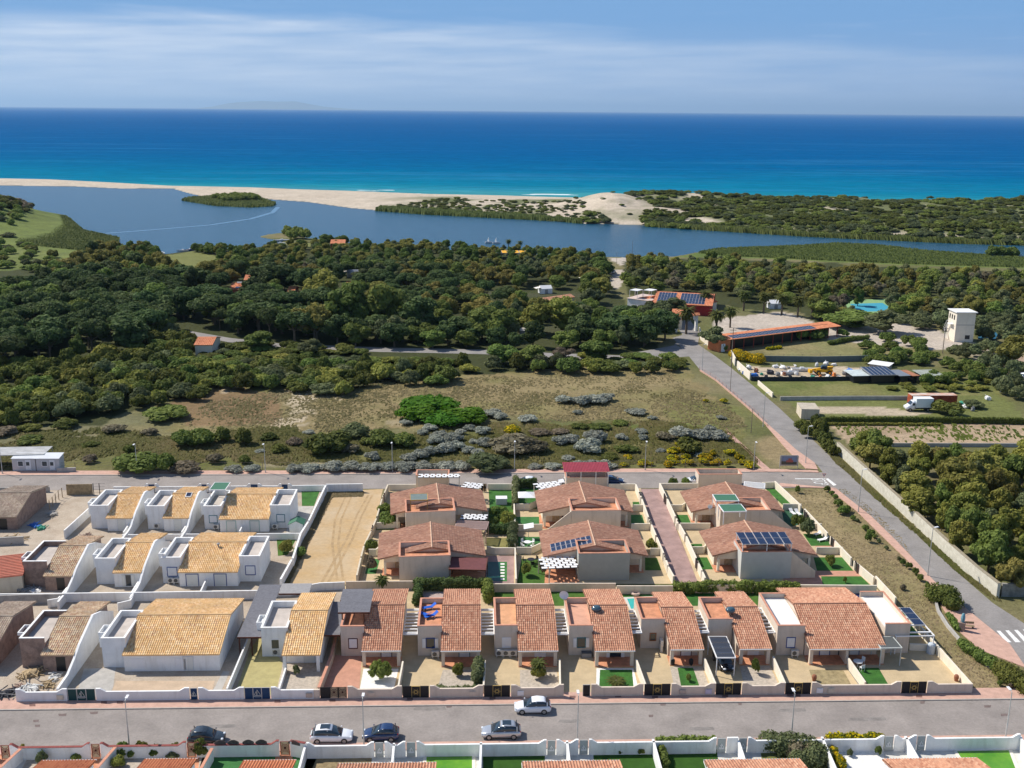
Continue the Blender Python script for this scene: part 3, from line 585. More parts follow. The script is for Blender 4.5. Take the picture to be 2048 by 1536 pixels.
def window(par, fr, x, z, w, h, y, frame, shutter=None, opened=False, name='window', depth=.06):
 """window or door set on a wall facing -y at depth y; frame with pane and shutters as sub-parts"""
 f = MB(fr); b = .09
 for q in ((x-b, x, z-b, z+h+b), (x+w, x+w+b, z-b, z+h+b)): f.box(q[0], q[1], y-depth, y+.02, q[2], q[3])
 f.box(x, x+w, y-depth, y+.02, z+h, z+h+b)
 if name != 'door': f.box(x, x+w, y-depth-.04, y+.02, z-b, z)
 fo = f.build(name, frame, par)
 MB(fr).box(x, x+w, y-.02, y+.01, z, z+h).build('pane', M_glass if (shutter is None or opened) else shutter, fo)
 if shutter is not None:
  if opened:
   MB(fr).box(x-.52, x-.09-.003, y-depth-.05, y-depth, z, z+h).build('shutter', shutter, fo); MB(fr).box(x+w+.093, x+w+.52, y-depth-.05, y-depth, z, z+h).build('shutter', shutter, fo)
  else:
   for k in (0, 1):
    s = MB(fr); s.box(x+.01+k*w/2, x-.01+(k+1)*w/2, y-.045, y-.021, z+.01, z+h-.01)
    for j in range(int(h/.16)): s.box(x+.05+k*w/2, x-.05+(k+1)*w/2, y-.062, y-.045, z+.06+j*.16, z+.13+j*.16)
    s.build('shutter', shutter, fo)
 return fo
def parapet(mb, x0, x1, y0, y1, z0, z1, th=.18, sides='lrfb', zf=None):
 if 'f' in sides: mb.box(x0, x1, y0, y0+th, z0, zf or z1)
 if 'b' in sides: mb.box(x0, x1, y1-th, y1, z0, z1)
 if 'l' in sides: mb.box(x0, x0+th, y0+(th if 'f' in sides else 0), y1-(th if 'b' in sides else 0), z0, z1)
 if 'r' in sides: mb.box(x1-th, x1, y0+(th if 'f' in sides else 0), y1-(th if 'b' in sides else 0), z0, z1)
def tower(par, fr, x0, x1, y0, y1, wmat, fmat, cmat, h=4.2, fl=3.45, sides='lfb', name='terrace_tower', bump=False, low=None):
 MB(fr).box(x0, x1, y0, y1, 0, fl).build(name, wmat, par)
 MB(fr).box(x0+.18, x1-(.18 if 'r' in sides else .02), y0+.18, y1-(.18 if 'b' in sides else 0.02), fl, fl+.03).build('terrace_floor', fmat, par)
 p = MB(fr); c = .05
 th = .18; zc = h-.06
 parapet(p, x0, x1, y0, y1, fl, zc, th, sides); pp = p.build('parapet', wmat, par)
 q = MB(fr); parapet(q, x0-c, x1+c, y0-c, y1+c, zc, h, th+2*c, sides); q.build('coping', cmat, pp)
 if bump:
  b_ = MB(fr); b_.box(x0-.85, x0-.002, y0+1.6, y0+3.6, 1.9, h-.5); bb = b_.build('stair_hood', wmat, par)
  q = MB(fr); parapet(q, x0-.9, x0-.052, y0+1.55, y0+3.65, h-.5, h-.1, .14, 'lfb'); q.build('hood_rim', cmat, bb)
def cottage(label, xl, xr, yb, kind, twr=None, ridge=None, eave=2.35, rear=None, roof=None, side=None, door=None, win=None, group=None, extra=None, ov=.25, twy=None, twd=8.0, ybr=None):
 a, b = G(xl, yb), G(xr, ybr or yb); fr = Fr(a, ang=sa); W_ = fr.l(b)[0]; t = thing('terrace_house' if kind != 'shell' else 'unfinished_house', label, 'house', tuple(a), group)
 white = kind == 'white'; shell = kind == 'shell'
 wm = M_white if white else (M_brick if shell else M_beige); roofm = roof or (T_yel if white or shell else T_red)
 ridge = ridge or ((6.35, 4.18) if kind != 'beige' else (7.6, 4.62)); rear = rear or ((13.4, 2.75) if kind != 'beige' else (15.5, 3.1)); twd = twd if kind == 'beige' else 7.4
 yr, hr = ridge; yk, hk = rear; y0 = 0.0 if (white or shell) else 2.3; yend = yk-1.2
 zat = lambda y: (eave+(hr-eave)*(y+ov)/(yr+ov) if y <= yr else hr+(hk-hr)*(y-yr)/(yk-yr))-.16
 inner = .02
 body = MB(fr).sidex([(y0,0),(yend,0),(yend,zat(yend)),(yr,zat(yr)),(y0,zat(y0))], 0 if white or shell else .1, W_-(0 if white or shell else .1)); bo = body.build('wall', wm, t)
 e0, e1, r0, r1 = fr.w(-.12,-ov,eave), fr.w(W_+.12,-ov,eave), fr.w(-.12,yr,hr), fr.w(W_+.12,yr,hr); k0, k1 = fr.w(-.12,yk,hk), fr.w(W_+.12,yk,hk)
 tile_roof('roof', roofm, t, e0, e1, r0, r1); tile_roof('roof', roofm, t, k1, k0, r1, r0)
 rt = MB(); rt.tube(Vector(r0)+Vector((0,0,.02)), Vector(r1)+Vector((0,0,.02)), .11, 8); rt.build('ridge_cap', roofm if not white else T_yel, t)
 if not white and not shell:
  for cx in ((.0,.42), (W_-.42,W_)): MB(fr).box(cx[0], cx[1], 0, .4, .1, eave-.22).build('porch_column', wm, t)
  bm = MB(fr).box(0, W_, .02, .3, eave-.42, eave-.13); bm.box(0.0, .3, .3, y0, eave-.3, eave-.10); bm.box(W_-.3, W_, .3, y0, eave-.3, eave-.10); bm.build('porch_beam', wm, t)
  MB(fr).box(.0, W_, -.1, y0, 0, .1).build('porch_floor', M_terra, t)
  g_ = MB(fr).tube((-.1,-ov-.06,eave-.04), (W_+.1,-ov-.06,eave-.04), .06, 6); g_.build('gutter', M_wplastic, t)
  dm = door or (M_wplastic, M_wplastic); window(t, fr, W_*.5-.2, .1, 1.25, 2.0, y0, dm[0], dm[1], dm[2] if len(dm) > 2 else False, name='door')
 elif white:
  if side != 'none':
   pf = [(yk-.3,0),(yk-.3,1.5),(yk-2.2,2.3),(yk-4.2,3.45),(yr+1.2,hr-.0),(yr,hr+.22),(yr-1.2,hr),(1.2,eave+.62),(-.6,2.1),(-1.6,1.55),(-3.0,1.3),(-6.1 if side is None else side,1.25),(-6.1 if side is None else side,0)]
   MB(fr).sidex(pf, W_+.13, W_+.42).build('side_wall', M_white, t)
  dc = mk('door_light_grey', (.62,.64,.66), .6, 0) if 'frames' not in label else M_blue  # default frame is light grey, slightly darker than the white wall
  if 'pale green' in label: dc = mk('pale_green_frame', (.30,.46,.42), .6, 0)
  for i, (dx, dw) in enumerate(door or [(.42, .3)]): window(t, fr, W_*dx, .15, W_*dw, 1.75, 0, dc, mk('pale_shutter', (.70,.70,.66), .6, 0), 'open white' in label, name='door')
 elif shell:
  if side:
   pf = [(yk-.3,0),(yk-.3,1.5),(yk-4.2,3.45),(yr,hr+.2),(1.2,eave+.62),(-.6,2.1),(-3.0,1.3),(-6.1,1.25),(-6.1,0)]; MB(fr).sidex(pf, W_+.13, W_+.42).build('side_wall', M_white, t)
  MB(fr).box(W_*.42, W_*.72, -.02, .05, .05, 1.95).build('door_opening', M_dark, t)
 if twr:
  for k, tw in enumerate(twr if isinstance(twr, list) else [twr]):
   x0 = fr.l(G(tw[0], tw[2]))[0]; x1, yy = fr.l(G(tw[1], tw[2])); yy = twy or yy
   if len(tw) > 3 and tw[3] == 'R': x0, x1 = max(x0, W_+.002), x1; sd_ = 'rfb'
   else: x1 = -.002; sd_ = 'lfb'
   if white: sd_ = 'lrfb'
   cm = M_white if white or (shell and side) else (M_grey if shell else M_salmon); fm = M_floorgrey if white or shell else (tw[4] if len(tw) > 4 else M_terra)
   tower(t, fr, x0, x1, yy, yy+twd, wm if not white else M_white, fm, cm, h=4.2 if kind == 'beige' else 4.05, fl=3.45 if kind == 'beige' else 3.2, sides=sd_, bump=white and k == 0 or (shell and bool(side)))
   if win and k < len(win) and win[k]:
    wf, ws, wo_ = win[k][:3]; ww = win[k][3] if len(win[k]) > 3 else 1.0; wh = win[k][4] if len(win[k]) > 4 else 1.25
    window(t, fr, (x0+x1)/2-ww/2+.05, 1.15, ww, wh, yy, wf, ws, wo_)
 if extra: extra(t, fr, W_)
 return t, fr, W_
GW = 'white cottages with ochre tiled roofs'; GB = 'beige terraced cottages along the front street'
# ---- front row, left: unfinished and white cottages
cottage('unfinished cottage with dull tiles at the far left edge of the front row', -78, -12, 1343, 'shell', roof=T_dull, group='unfinished cottages')
cottage('unfinished brick cottage with yellow and rust tiles and white gable wall, front row', 88, 150, 1343, 'shell', twr=(46,88,1335), roof=T_yelmix, side=1, group='unfinished cottages')
def l2x(t, fr, W_):
 window(t, fr, .9, .15, 1.5, 1.5, 0, M_wplastic, M_wplastic); window(t, fr, 6.2, .15, 1.3, 1.5, 0, M_wplastic, M_wplastic)
 MB(fr).box(W_-.35, W_, 13.4, 13.75, 0, 2.7).build('porch_column', M_white, t)
cottage('large white cottage with wide bright ochre tiled roof behind the green gate', 250, 440, 1343, 'white', twr=(208,250,1335), side='none', door=[(.62,.1)], extra=l2x, ybr=1342, ridge=(6.5,4.28), rear=(14.2,2.75))
def l3x(t, fr, W_):
 [MB(fr).box(q_, q_+.4, -2.2, -1.8, 0, 2.2).build('porch_column', M_white, t) for q_ in (0, W_-.4)]
cottage('narrow white cottage with ochre roof beside a grey slatted carport', 573, 645, 1326, 'white', twr=(525,568,1313), side='none', door=[(.5,.28)], extra=l3x, ridge=(5.2,4.55), rear=(13.3,3.1), ov=2.3, win=[(M_wplastic,None,False,.9,1.2)])
# ---- second and third rows of white cottages
cottage('half built cottage with raw brick tower, second row left', 92, 146, 1181, 'shell', twr=(52,92,1174), roof=T_yelmix, side=1)
cottage('white cottage with open white shutters in the second row', 230, 284, 1174, 'white', twr=(195,230,1168), roof=T_yel, group=GW, door=[(.42,.2)])
cottage('wide white cottage with dark blue window frames, right end of second row', 360, 476, 1173, 'white', twr=[(327,360,1166), (474,522,1163,'R')], side='none', door=[(.12,.2),(.60,.2)], win=[(M_blue,M_wplastic,False,1.3,1.3),(M_blue,M_wplastic,False,1.3,1.3)])
cottage('first narrow white cottage of the third row beside the dirt yard', 216, 266, 1062, 'white', twr=(184,216,1057), group=GW)
def r3bx(t, fr, W_):
 v = MB(); a_, b_, c_, d_ = [fr.w(*q) for q in ((2.2,5.2,4.0),(3.2,5.2,4.0),(3.2,6.4,4.32),(2.2,6.4,4.32))]; v.slab([a_,b_,c_,d_], .1); s_ = v.build('skylight', M_wplastic, t)
 v = MB(); a_, b_, c_, d_ = [fr.w(*q) for q in ((2.32,5.32,4.06),(3.08,5.32,4.06),(3.08,6.28,4.32),(2.32,6.28,4.32))]; v.slab([a_,b_,c_,d_], .02); v.build('pane', M_pvcell, s_)
cottage('narrow white cottage with a roof skylight in the third row', 329, 378, 1062, 'white', twr=(297,329,1058), extra=r3bx)
cottage('wide white cottage with two roof terraces and pale green doors, third row', 441, 538, 1064, 'white', twr=[(410,441,1058), (541,582,1056,'R')], side='none', door=[(.14,.18),(.62,.18)], win=[(M_teal,M_wplastic,False,1.2,1.2),(M_teal,M_wplastic,False,1.2,1.2)])
cottage('unfinished brick cottage beside the dirt yard in the third row', -35, 35, 1060, 'shell', roof=T_dull)
# ---- beige front row
def perg(name, label, fr, x0, x1, y0, y1, z, n, mat=M_wplastic, posts=(), group=None, slat_along='x'):
 t = thing(name, label, 'pergola', fr.w(x0, y0, 0), group); b = MB(fr)
 b.box(x0, x1, y0, y0+.12, z-.15, z); b.box(x0, x1, y1-.12, y1, z-.15, z); b.box(x0, x0+.1, y0+.12, y1-.12, z-.15, z); b.box(x1-.1, x1, y0+.12, y1-.12, z-.15, z); b.build('frame', mat, t)
 for i in range(n):
  q = y0+(y1-y0)*(i+.5)/n; MB(fr).box(x0+.1, x1-.1, q-.09, q+.09, z-.12, z+.03).build('slat', mat, t)
 for p in posts: MB(fr).box(p[0]-.06, p[0]+.06, p[1]-.06, p[1]+.06, 0 if len(p) < 3 else p[2], z-.15).build('post', mat, t)
 return t
def ac_unit(loc, ang, label, mounted=.25, group='air conditioning units'):
 fr = Fr((loc[0], loc[1], 0), ang); t = thing('air_conditioner', label, 'air conditioner', (loc[0], loc[1], 0), group); z = mounted
 c = MB(fr); c.box(-.48, .48, -.18, .18, z, z+.72); c.box(-.40,-.30,-.15,.15,0,z); c.box(.30,.40,-.15,.15,0,z); c.build('casing', mk('ac_casing', (.62,.60,.56), .6, 0), t)
 f = MB(fr); pts = [(-.1+.28*math.cos(i*math.pi/6), z+.37+.28*math.sin(i*math.pi/6)) for i in range(12)]; f.sidey(pts, -.20, -.182); fo = f.build('fan_grille', M_dark, t)
 f = MB(fr)
 for i in range(6): a = i*math.pi/3; f.sidey([(-.1,z+.36),(-.1+.24*math.cos(a),z+.37+.24*math.sin(a)),(-.1+.24*math.cos(a+.3),z+.37+.24*math.sin(a+.3))], -.215, -.203)
 f.build('fan_blades', M_plastic_grey, fo); return t
HB = {}
specs = [('beige cottage with a dark slatted canopy over its terrace', 725, 801, 1334, (683,725,1312), (M_maroon, M_wplastic, False), (M_maroon, M_wplastic), M_terra),
 ('beige cottage with blue sun loungers on its roof terrace', 883, 960, 1334, (836,883,1311), (M_blue, M_wplastic, True), (M_teal, M_wplastic), M_terra),
 ('beige cottage with an empty sandy orange terrace and a big yucca in front', 1037, 1114, 1334, (989,1037,1310), (M_wplastic, M_wplastic, False), (M_wplastic, M_wplastic), mk('sandy_orange_floor', (.62,.33,.18), .85, .15, .9)),
 ('beige cottage with teal window lintel and a satellite dish at the back', 1190, 1267, 1334, (1137,1190,1310), (M_teal, M_wplastic, True), (M_dark, M_wplastic, True), mk('pinkish_floor', (.60,.33,.23), .85, .12, .9)),
 ('beige cottage beside the turquoise pool with a small orange window', 1340, 1404, 1331, (1280,1340,1296), (M_orange, None, False, .7, .95), (M_maroon, M_wplastic), M_terra),
 ('beige cottage with a white framed carport over a black car', 1478, 1539, 1330, (1413,1478,1296), (M_blue, None, False, .5, .5), (M_wplastic, M_wplastic), M_terra)]
for lab, xl, xr, yb, tw, wn, dr, fm in specs:
 HB[xl] = cottage(lab, xl, xr, yb, 'beige', twr=[(*tw, 'L', fm)], win=[wn], door=dr, group=None, twd=7.8 if xl < 1300 else 6.2, ridge=None if xl < 1300 else (7.2,4.35), rear=None if xl < 1300 else (14.5,3.0))
def b7x(t, fr, W_):
 MB(fr).box(W_*.48, W_*.48+.35, 0, 2.3, .1, 1.95).build('porch_divider', M_beige, t); window(t, fr, W_*.62, .1, 1.2, 1.95, 2.3, M_blue, M_wplastic, name='door')
 window(t, fr, W_*.22, .1, 1.2, 1.95, 2.3, M_blue, M_wplastic, name='door')
HB[1614] = cottage('wide beige double cottage at the right end with two pale roof terraces', 1618, 1768, 1330, 'beige', twr=[(1551,1618,1310,'L',M_floorwhite), (1765,1815,1306,'R',M_floorwhite)], win=[(M_blue,M_wplastic,False,1.0,1.3)], extra=b7x, door=(M_dark,M_dark), twd=9.3)
# pergolas between the cottages
def local(k): return HB[k]
order = [725, 883, 1037, 1190, 1340, 1478, 1614]
labs = ['white slatted pergola left of the terrace with blue loungers', 'white slatted pergola left of the sandy orange terrace', 'white slatted pergola left of the cottage with the satellite dish', 'white slatted pergola just in front of the turquoise pool', 'white slatted pergola left of the carport cottage', 'white slatted pergola left of the wide double cottage']
for a_, b_, lb in zip(order, order[1:], labs):
 t1, f1, w1 = HB[a_]; t2, f2, w2 = HB[b_]; tw = {883:836, 1037:989, 1190:1137, 1340:1280, 1478:1413, 1614:1551}[b_]
 x1 = f2.l(G(tw, 1310 if b_ < 1300 or b_ > 1600 else 1296))[0]; x0 = f2.l(f1.w(w1+.12, 3))[0]
 perg('white_pergola', lb, f2, x0, x1-.02, 3.2, 10.2 if b_ < 1300 or b_ > 1600 else 9.4, 2.85, 8 if b_ < 1300 else 7)
# dark slatted canopies
t1, f1, w1 = HB[725]
def canopy(label, fr, x0, x1, y0, y1, z0, z1, mat, posts, pm=M_brown, slat=.3, base=0, name='slatted_canopy', cat='canopy', pr=.07):
 t = thing(name, label, cat, fr.w(x0, y0, base)); n = max(3, int((y1-y0)/slat)); b = MB(fr)
 for i in range(n):
  ya, yb_ = y0+(y1-y0)*i/n, y0+(y1-y0)*(i+.86)/n; za, zb = z0+(z1-z0)*i/n, z0+(z1-z0)*(i+1)/n
  b.add([(x0,ya,za),(x1,ya,za),(x1,yb_,zb),(x0,yb_,zb),(x0,ya,za-.04),(x1,ya,za-.04),(x1,yb_,zb-.04),(x0,yb_,zb-.04)], [(0,1,2,3),(7,6,5,4),(4,5,1,0),(5,6,2,1),(6,7,3,2),(7,4,0,3)])
 b.build('roof_slats', mat, t)
 f = MB(fr)
 for x_ in (x0+.05, x1-.15): f.add([(x_,y0,z0-.05),(x_+.1,y0,z0-.05),(x_+.1,y1,z1-.05),(x_,y1,z1-.05),(x_,y0,z0-.17),(x_+.1,y0,z0-.17),(x_+.1,y1,z1-.17),(x_,y1,z1-.17)], [(0,1,2,3),(7,6,5,4),(4,5,1,0),(5,6,2,1),(6,7,3,2),(7,4,0,3)])
 f.box(x0, x1, y0-.1, y0-.002, z0-.2, z0-.02); f.build('frame', pm, t)
 for p in posts: MB(fr).box(p[0]-pr, p[0]+pr, p[1]-pr, p[1]+pr, p[2] if len(p) > 2 else base, z0-.17).build('post', pm, t)
 return t
canopy('dark grey slatted canopy shading an orange roof terrace', f1, -3.4, .6, 4.3, 9.8, 5.3, 5.6, M_greycan, [(-2.9,4.5,3.5),(-.15,4.5,3.5)])
canopy('dark grey carport canopy squeezed left of the shaded terrace', f1, -5.6, -3.1, 3.2, 12.0, 2.75, 3.0, M_greycan, [(-5.5,3.4)])
canopy('black slatted rear canopy with orange timbers behind the shaded terrace', f1, -4.2, 1.6, 12.4, 15.6, 3.0, 3.1, M_greycan, [(-4,12.6),(1.3,12.6)])
fr3 = Fr(G(573,1326), sa)
canopy('long grey carport canopy on brown posts beside the narrow white cottage', fr3, -6.3, -3.3, 1.6, 16.0, 2.8, 3.1, M_greycan, [(-6.1,1.8),(-4.6,1.9),(-6.1,9)])
canopy('pale grey rear canopy behind the narrow white cottage', fr3, -3.2, .9, 13.2, 16.0, 3.1, 3.25, mk('pale_slats', (.34,.33,.33), .8, .1, 3), [(.7,13.4)])
# ac units
for xy, lb in (((871,1316),'single air conditioner under the open blue shuttered window'), ((999,1314),'leftmost of three air conditioners in a row by the sandy terrace'), ((1013,1314),'middle of three air conditioners in a row by the sandy terrace'), ((1027,1314),'right of three air conditioners in a row by the sandy terrace'),
    ((1589,1314),'air conditioner at the foot of the wide double cottage'), ((553,1312),'air conditioner in front of the narrow white cottage tower'), ((315,1058),'air conditioner of the skylight cottage'), ((433,1060),'air conditioner at the left door of the two terrace cottage'),
    ((551,1059),'air conditioner at the right tower of the two terrace cottage'), ((343,1168),'air conditioner under the blue framed window at left, second row'), ((354,1168),'second air conditioner close to the blue framed window, second row')):
 ac_unit(G(*xy), sa, lb)
ac_unit(G(1322,1302), sa-math.pi/2, 'white air conditioner on the side wall of the pool cottage', .9)
# storage box
t = thing('storage_box', 'grey plastic storage box below the teal lintel window', 'storage box', tuple(G(1173,1313))); f_ = Fr(G(1173,1313), sa); MB(f_).box(-.6,.6,-.3,.3,0,.55).build('bin', M_plastic_grey, t); MB(f_).sidex([(-.34,.552),(.34,.552),(.34,.62),(0,.72),(-.34,.62)], -.64, .64).build('lid', mk('dark_plastic', (.10,.11,.12), .5, 0), t)
# ---------------------------------------------------------------- villas
def quadat(pl, z): return [G(x, y, z) for x, y in pl]
def villa(label, FL, BL, RB, BR, FR, RF, tw, tmat=M_beige, th=4.36, tcop=M_salmon, tsides='lrfb', ez=2.7, tfloor=M_terra, tlow=None):
 fl, bl, br, fr_ = quadat([FL, BL, BR, FR], ez); fr = Fr(fl, to=fr_); Wv = fr.l(fr_)[0]; D = (fr.l(bl)[1]+fr.l(br)[1])/2
 # ridge: px position in plan, take the height that puts the front end over the front gable
 best = None
 for z in np.arange(3.2, 6.2, .05):
  q = fr.l(G(*RF, z)); e = abs(q[1]-0.0)
  if best is None or e < best[0]: best = (e, z, q[0])
 rz, rx = best[1], best[2]; rz = min(max(rz, 4.3), 5.4); rx = fr.l(G(*RF, rz))[0]
 gpos = Vector(fr.w(0, 0)); t = thing('villa', label, 'villa', (gpos.x, gpos.y, 0))
 def zat(x): return (ez+(rz-ez)*x/rx if x < rx else rz+(ez-rz)*(x-rx)/(Wv-rx))-.16
 a, b_ = .9, Wv-.9
 pf = [(a,0),(b_,0),(b_,zat(b_)),(rx,zat(rx)),(a,zat(a))]
 MB(fr).sidey(pf, 2.6, D-.6).build('wall', M_cream, t)
 # gable ends carried forward to the front eave above the porches
 pf2 = [(a,2.05),(b_,2.05),(b_,zat(b_)),(rx,zat(rx)),(a,zat(a))]; MB(fr).sidey(pf2, .35, .65).build('gable', M_beige, t)
 for x_ in (a, b_-.35): MB(fr).box(x_, x_+.35, .3, .7, 0, 2.048).build('porch_column', M_cream, t)
 MB(fr).box(a-.3, b_+.3, .0, 2.6, 0, .1).build('porch_floor', M_terra, t)
 P = lambda x, y, z: fr.w(x, y, z)
 tile_roof('roof', T_mix, t, P(0,D,ez), P(0,0,ez), P(rx,D,rz), P(rx,0,rz), tile=.27, course=.40); tile_roof('roof', T_mix, t, P(Wv,0,ez), P(Wv,D,ez), P(rx,0,rz), P(rx,D,rz), tile=.27, course=.40)
 r_ = MB(); r_.tube(Vector(P(rx,-.05,rz+.03)), Vector(P(rx,D+.05,rz+.03)), .12, 8); r_.build('ridge_cap', mk('pale_ridge_tiles', (.55,.36,.25), .85, .2, 3), t)
 stone = mk('rubble_stone', (.42,.30,.17), .95, .5, 3, (.62,.50,.34)); MB(fr).box(a+1.6, a+2.9, 2.5, 2.598, .1, 2.2).build('stone_panel', stone, t)
 window(t, fr, a+3.3, .15, 1.0, 1.9, 2.6, M_orange, None, name='door'); window(t, fr, b_-3.0, .15, 1.0, 1.9, 2.6, M_blue, M_blue, name='door')
 if tw:
  x0 = fr.l(G(*tw[0]))[0]; x1, y0 = fr.l(G(*tw[1]));
  if tw[2]: y0 = tw[2]
  tower(t, fr, x0, x1, y0, 2.4 if len(tw) < 4 else tw[3], tmat, tfloor, tcop, h=th, fl=th-.85, sides=tsides)
  return t, fr, Wv, D, rx, rz, (x0, x1, y0)
 return t, fr, Wv, D, rx, rz, None
V = {}
V['ul'] = villa('upper left villa with a small slate canopy standing on its terrace', (781,1029), (791,986), (885,967), (977,982), (975,1022), (879,1007), ((812,1071),(911,1070),-3.4))
V['ll'] = villa('lower left villa with a large plain beige front block', (755,1119), (767,1065), (871,1044), (974,1062), (972,1112), (864,1095), ((799,1165),(901,1165),None))
V['uc'] = villa('upper middle villa with an outside stair rising to its terrace', (1077,1026), (1074,981), (1165,965), (1255,982), (1267,1024), (1172,1005), ((1142,1070),(1240,1069),-3.2))
V['lc'] = villa('lower middle villa with a solar panel row and grey front block', (1086,1114), (1082,1064), (1182,1042), (1285,1060), (1297,1112), (1191,1091), ((1156,1161),(1258,1160),None), tmat=mk('greenish_grey_stucco', (.37,.375,.34), .9, .05, 1))
V['ur'] = villa('upper right villa with two green canopies over its terraces', (1382,1024), (1366,986), (1454,964), (1542,980), (1569,1023), (1478,1004), ((1437,1068),(1536,1067),-3.4))
V['lr'] = villa('lower right villa with solar panels on a white frame', (1425,1112), (1404,1064), (1505,1042), (1602,1060), (1635,1110), (1521,1089), ((1480,1158),(1580,1157),None), tmat=mk('pale_grey_stucco', (.52,.52,.49), .9, .05, 1))
for k, v in V.items(): print('villa', k, 'W %.1f D %.1f rx %.1f rz %.2f tower %s' % (v[2], v[3], v[4], v[5], v[6]))
# terrace volumes behind the upper towers (second parapet)
for k in ('ul', 'uc', 'ur'):
 t, fr, Wv, D, rx, rz, tw = V[k]; MB(fr).box(tw[0]+.6, tw[1]-.4, -.6, .34, 0, 3.3).build('rear_parapet', M_beige, t)
# outside stairs
for k, sgn in (('uc', -1), ('lr', 1), ('ur', 1)):
 t, fr, Wv, D, rx, rz, tw = V[k]; x0, x1, y0 = tw; s = MB(fr); n_ = 9; xs = x0 if sgn < 0 else x1
 for i in range(n_): s.box(min(xs+sgn*(.02+.42*i), xs+sgn*(.42*(i+1))), max(xs+sgn*(.02+.42*i), xs+sgn*(.42*(i+1))), y0+.3, y0+1.4, 0, 3.3-3.2*i/n_)
 st = s.build('outside_stair', M_cream, t); e = sgn*.42*n_
 q = MB(fr); q.sidey([(xs+sgn*.02,0),(xs+sgn*.02,4.2),(xs+e,1.1),(xs+e,0)], y0+.12, y0+.28); q.build('stair_wall', M_beige, st)
# front annexes of the villas seen behind their ridges, on the rear street
def annex(label, xl, xr, yb, h, mat=M_beige, cop=M_salmon, depth=3.0):
 a, b_ = G(xl, yb), G(xr, yb); fr = Fr(a, sa); w_ = fr.l(b_)[0]; t = thing('garage_annex', label, 'annex', tuple(a)); tower(t, fr, 0, w_, 0, depth, mat, M_floorgrey, cop, h=h, fl=h-1.0, sides='lrfb', name='block'); return t, fr, w_
annex('beige annex block with salmon rim on the rear street, left villa', 832, 898, 978, 2.7); annex('beige annex with salmon rim on the rear street, right villa', 1396, 1483, 976, 2.7)
t, fr, w_ = annex('beige annex under the crimson sheet roof', 1131, 1216, 978, 2.3)
cr = thing('crimson_canopy', 'crimson corrugated sheet roof on white posts by the rear street', 'canopy', fr.w(0, 0, 0)); c_ = MB(fr); n_ = 60; Wc = w_+.6
vs = [];
for j, (y_, z_) in enumerate(((-.6,3.5),(3.4,4.0))): vs += [(-.4+Wc*i/n_, y_, z_+.05*(i%2)) for i in range(n_+1)]
c_.add(vs, [(i, i+1, n_+2+i, n_+1+i) for i in range(n_)]); c_.build('sheet', M_redcan, cr)
for x_ in (.1, w_*.35, w_*.7, w_-.1): MB(fr).box(x_-.06, x_+.06, -.5, -.38, 0, 3.48).build('post', M_wplastic, cr)
# canopies and pergolas at the villas
def lattice(label, px4, z, n, mat, posts=(), gap=.5, name='checkered_pergola', solid=True):
 """pergola roof of broad white slabs laid brick-wise over dark bars"""
 c = [G(x, y, z) for x, y in px4]; fr = Fr(c[0], to=c[1]); w_ = fr.l(c[1])[0]; d_ = fr.l(c[3])[1]; t = thing(name, label, 'pergola', (c[0].x, c[0].y, 0)); b = MB(fr)
 for i in range(n):
  y0 = d_*i/n; b.box(0, w_, y0, y0+.09, z-.10, z-.0)
 b.build('bar', mk('dark_bar', (.07,.06,.06), .6, 0), t)
 m_ = max(3, int(w_/1.05)); s = MB(fr)
 for i in range(n):
  for j in range(m_):
   x0 = w_*(j+(.45 if i % 2 else 0))/m_; x1 = min(x0+w_*.78/m_, w_); y0 = d_*i/n
   s.box(x0, x1, y0+.09, y0+d_/n-.02, z-.02, z+.03)
 s.build('slabs', mat, t)
 for p in posts: MB(fr).box(p[0]*w_-.07, p[0]*w_+.07, p[1]*d_-.07, p[1]*d_+.07, 0, z-.1).build('post', mk('beige_post', (.5,.47,.42), .7, 0), t)
 return t
M_slab = mk('white_slab', (.78,.78,.78), .6, .04, 1)
lattice('white checkered pergola in front of the solar villa terrace', [(1084,1138),(1158,1135),(1155,1112),(1082,1114)], 2.6, 6, M_slab, [(.2,0.02),(.02,.98)])
lattice('white checkered pergola above the upper left villa garden', [(920,1038),(973,1040),(970,1026),(913,1027)], 2.6, 4, M_slab, [(.95,.05)])
lattice('white checkered pergola behind the upper left villa near the round window gate', [(921,974),(960,978),(959,963),(921,963)], 2.6, 5, M_slab, [(.05,.95)])
lattice('white checkered pergola on the rear street above the left annex', [(836,955),(920,955),(923,948),(842,948)], 2.9, 3, M_slab, [(.02,.1),(.98,.1)])
lattice('white checkered pergola left of the crimson roof', [(1080,981),(1130,975),(1131,965),(1079,966)], 2.6, 5, M_slab, [(.05,.95)])
def pgpx(name, label, px4, z, n, mat, posts=True, group=None):
 c = [G(x, y, z) for x, y in px4]; fr = Fr(c[0], to=c[1]); w_ = fr.l(c[1])[0]; d_ = fr.l(c[3])[1]
 return perg(name, label, fr, 0, w_, 0, d_, z, n, mat, [(.1,.1),(w_-.1,.1),(.1,d_-.1),(w_-.1,d_-.1)] if posts else (), group)
pgpx('slatted_pergola', 'brown and white striped pergola below the upper left villa', [(908,1056),(973,1059),(973,1040),(912,1040)], 2.5, 8, mk('striped_timber', (.42,.30,.27), .7, .1, 2))
pgpx('slatted_pergola', 'white louvred pergola at the back of the upper right villa', [(1487,973),(1530,977),(1518,961),(1484,962)], 2.6, 6, M_wplastic)
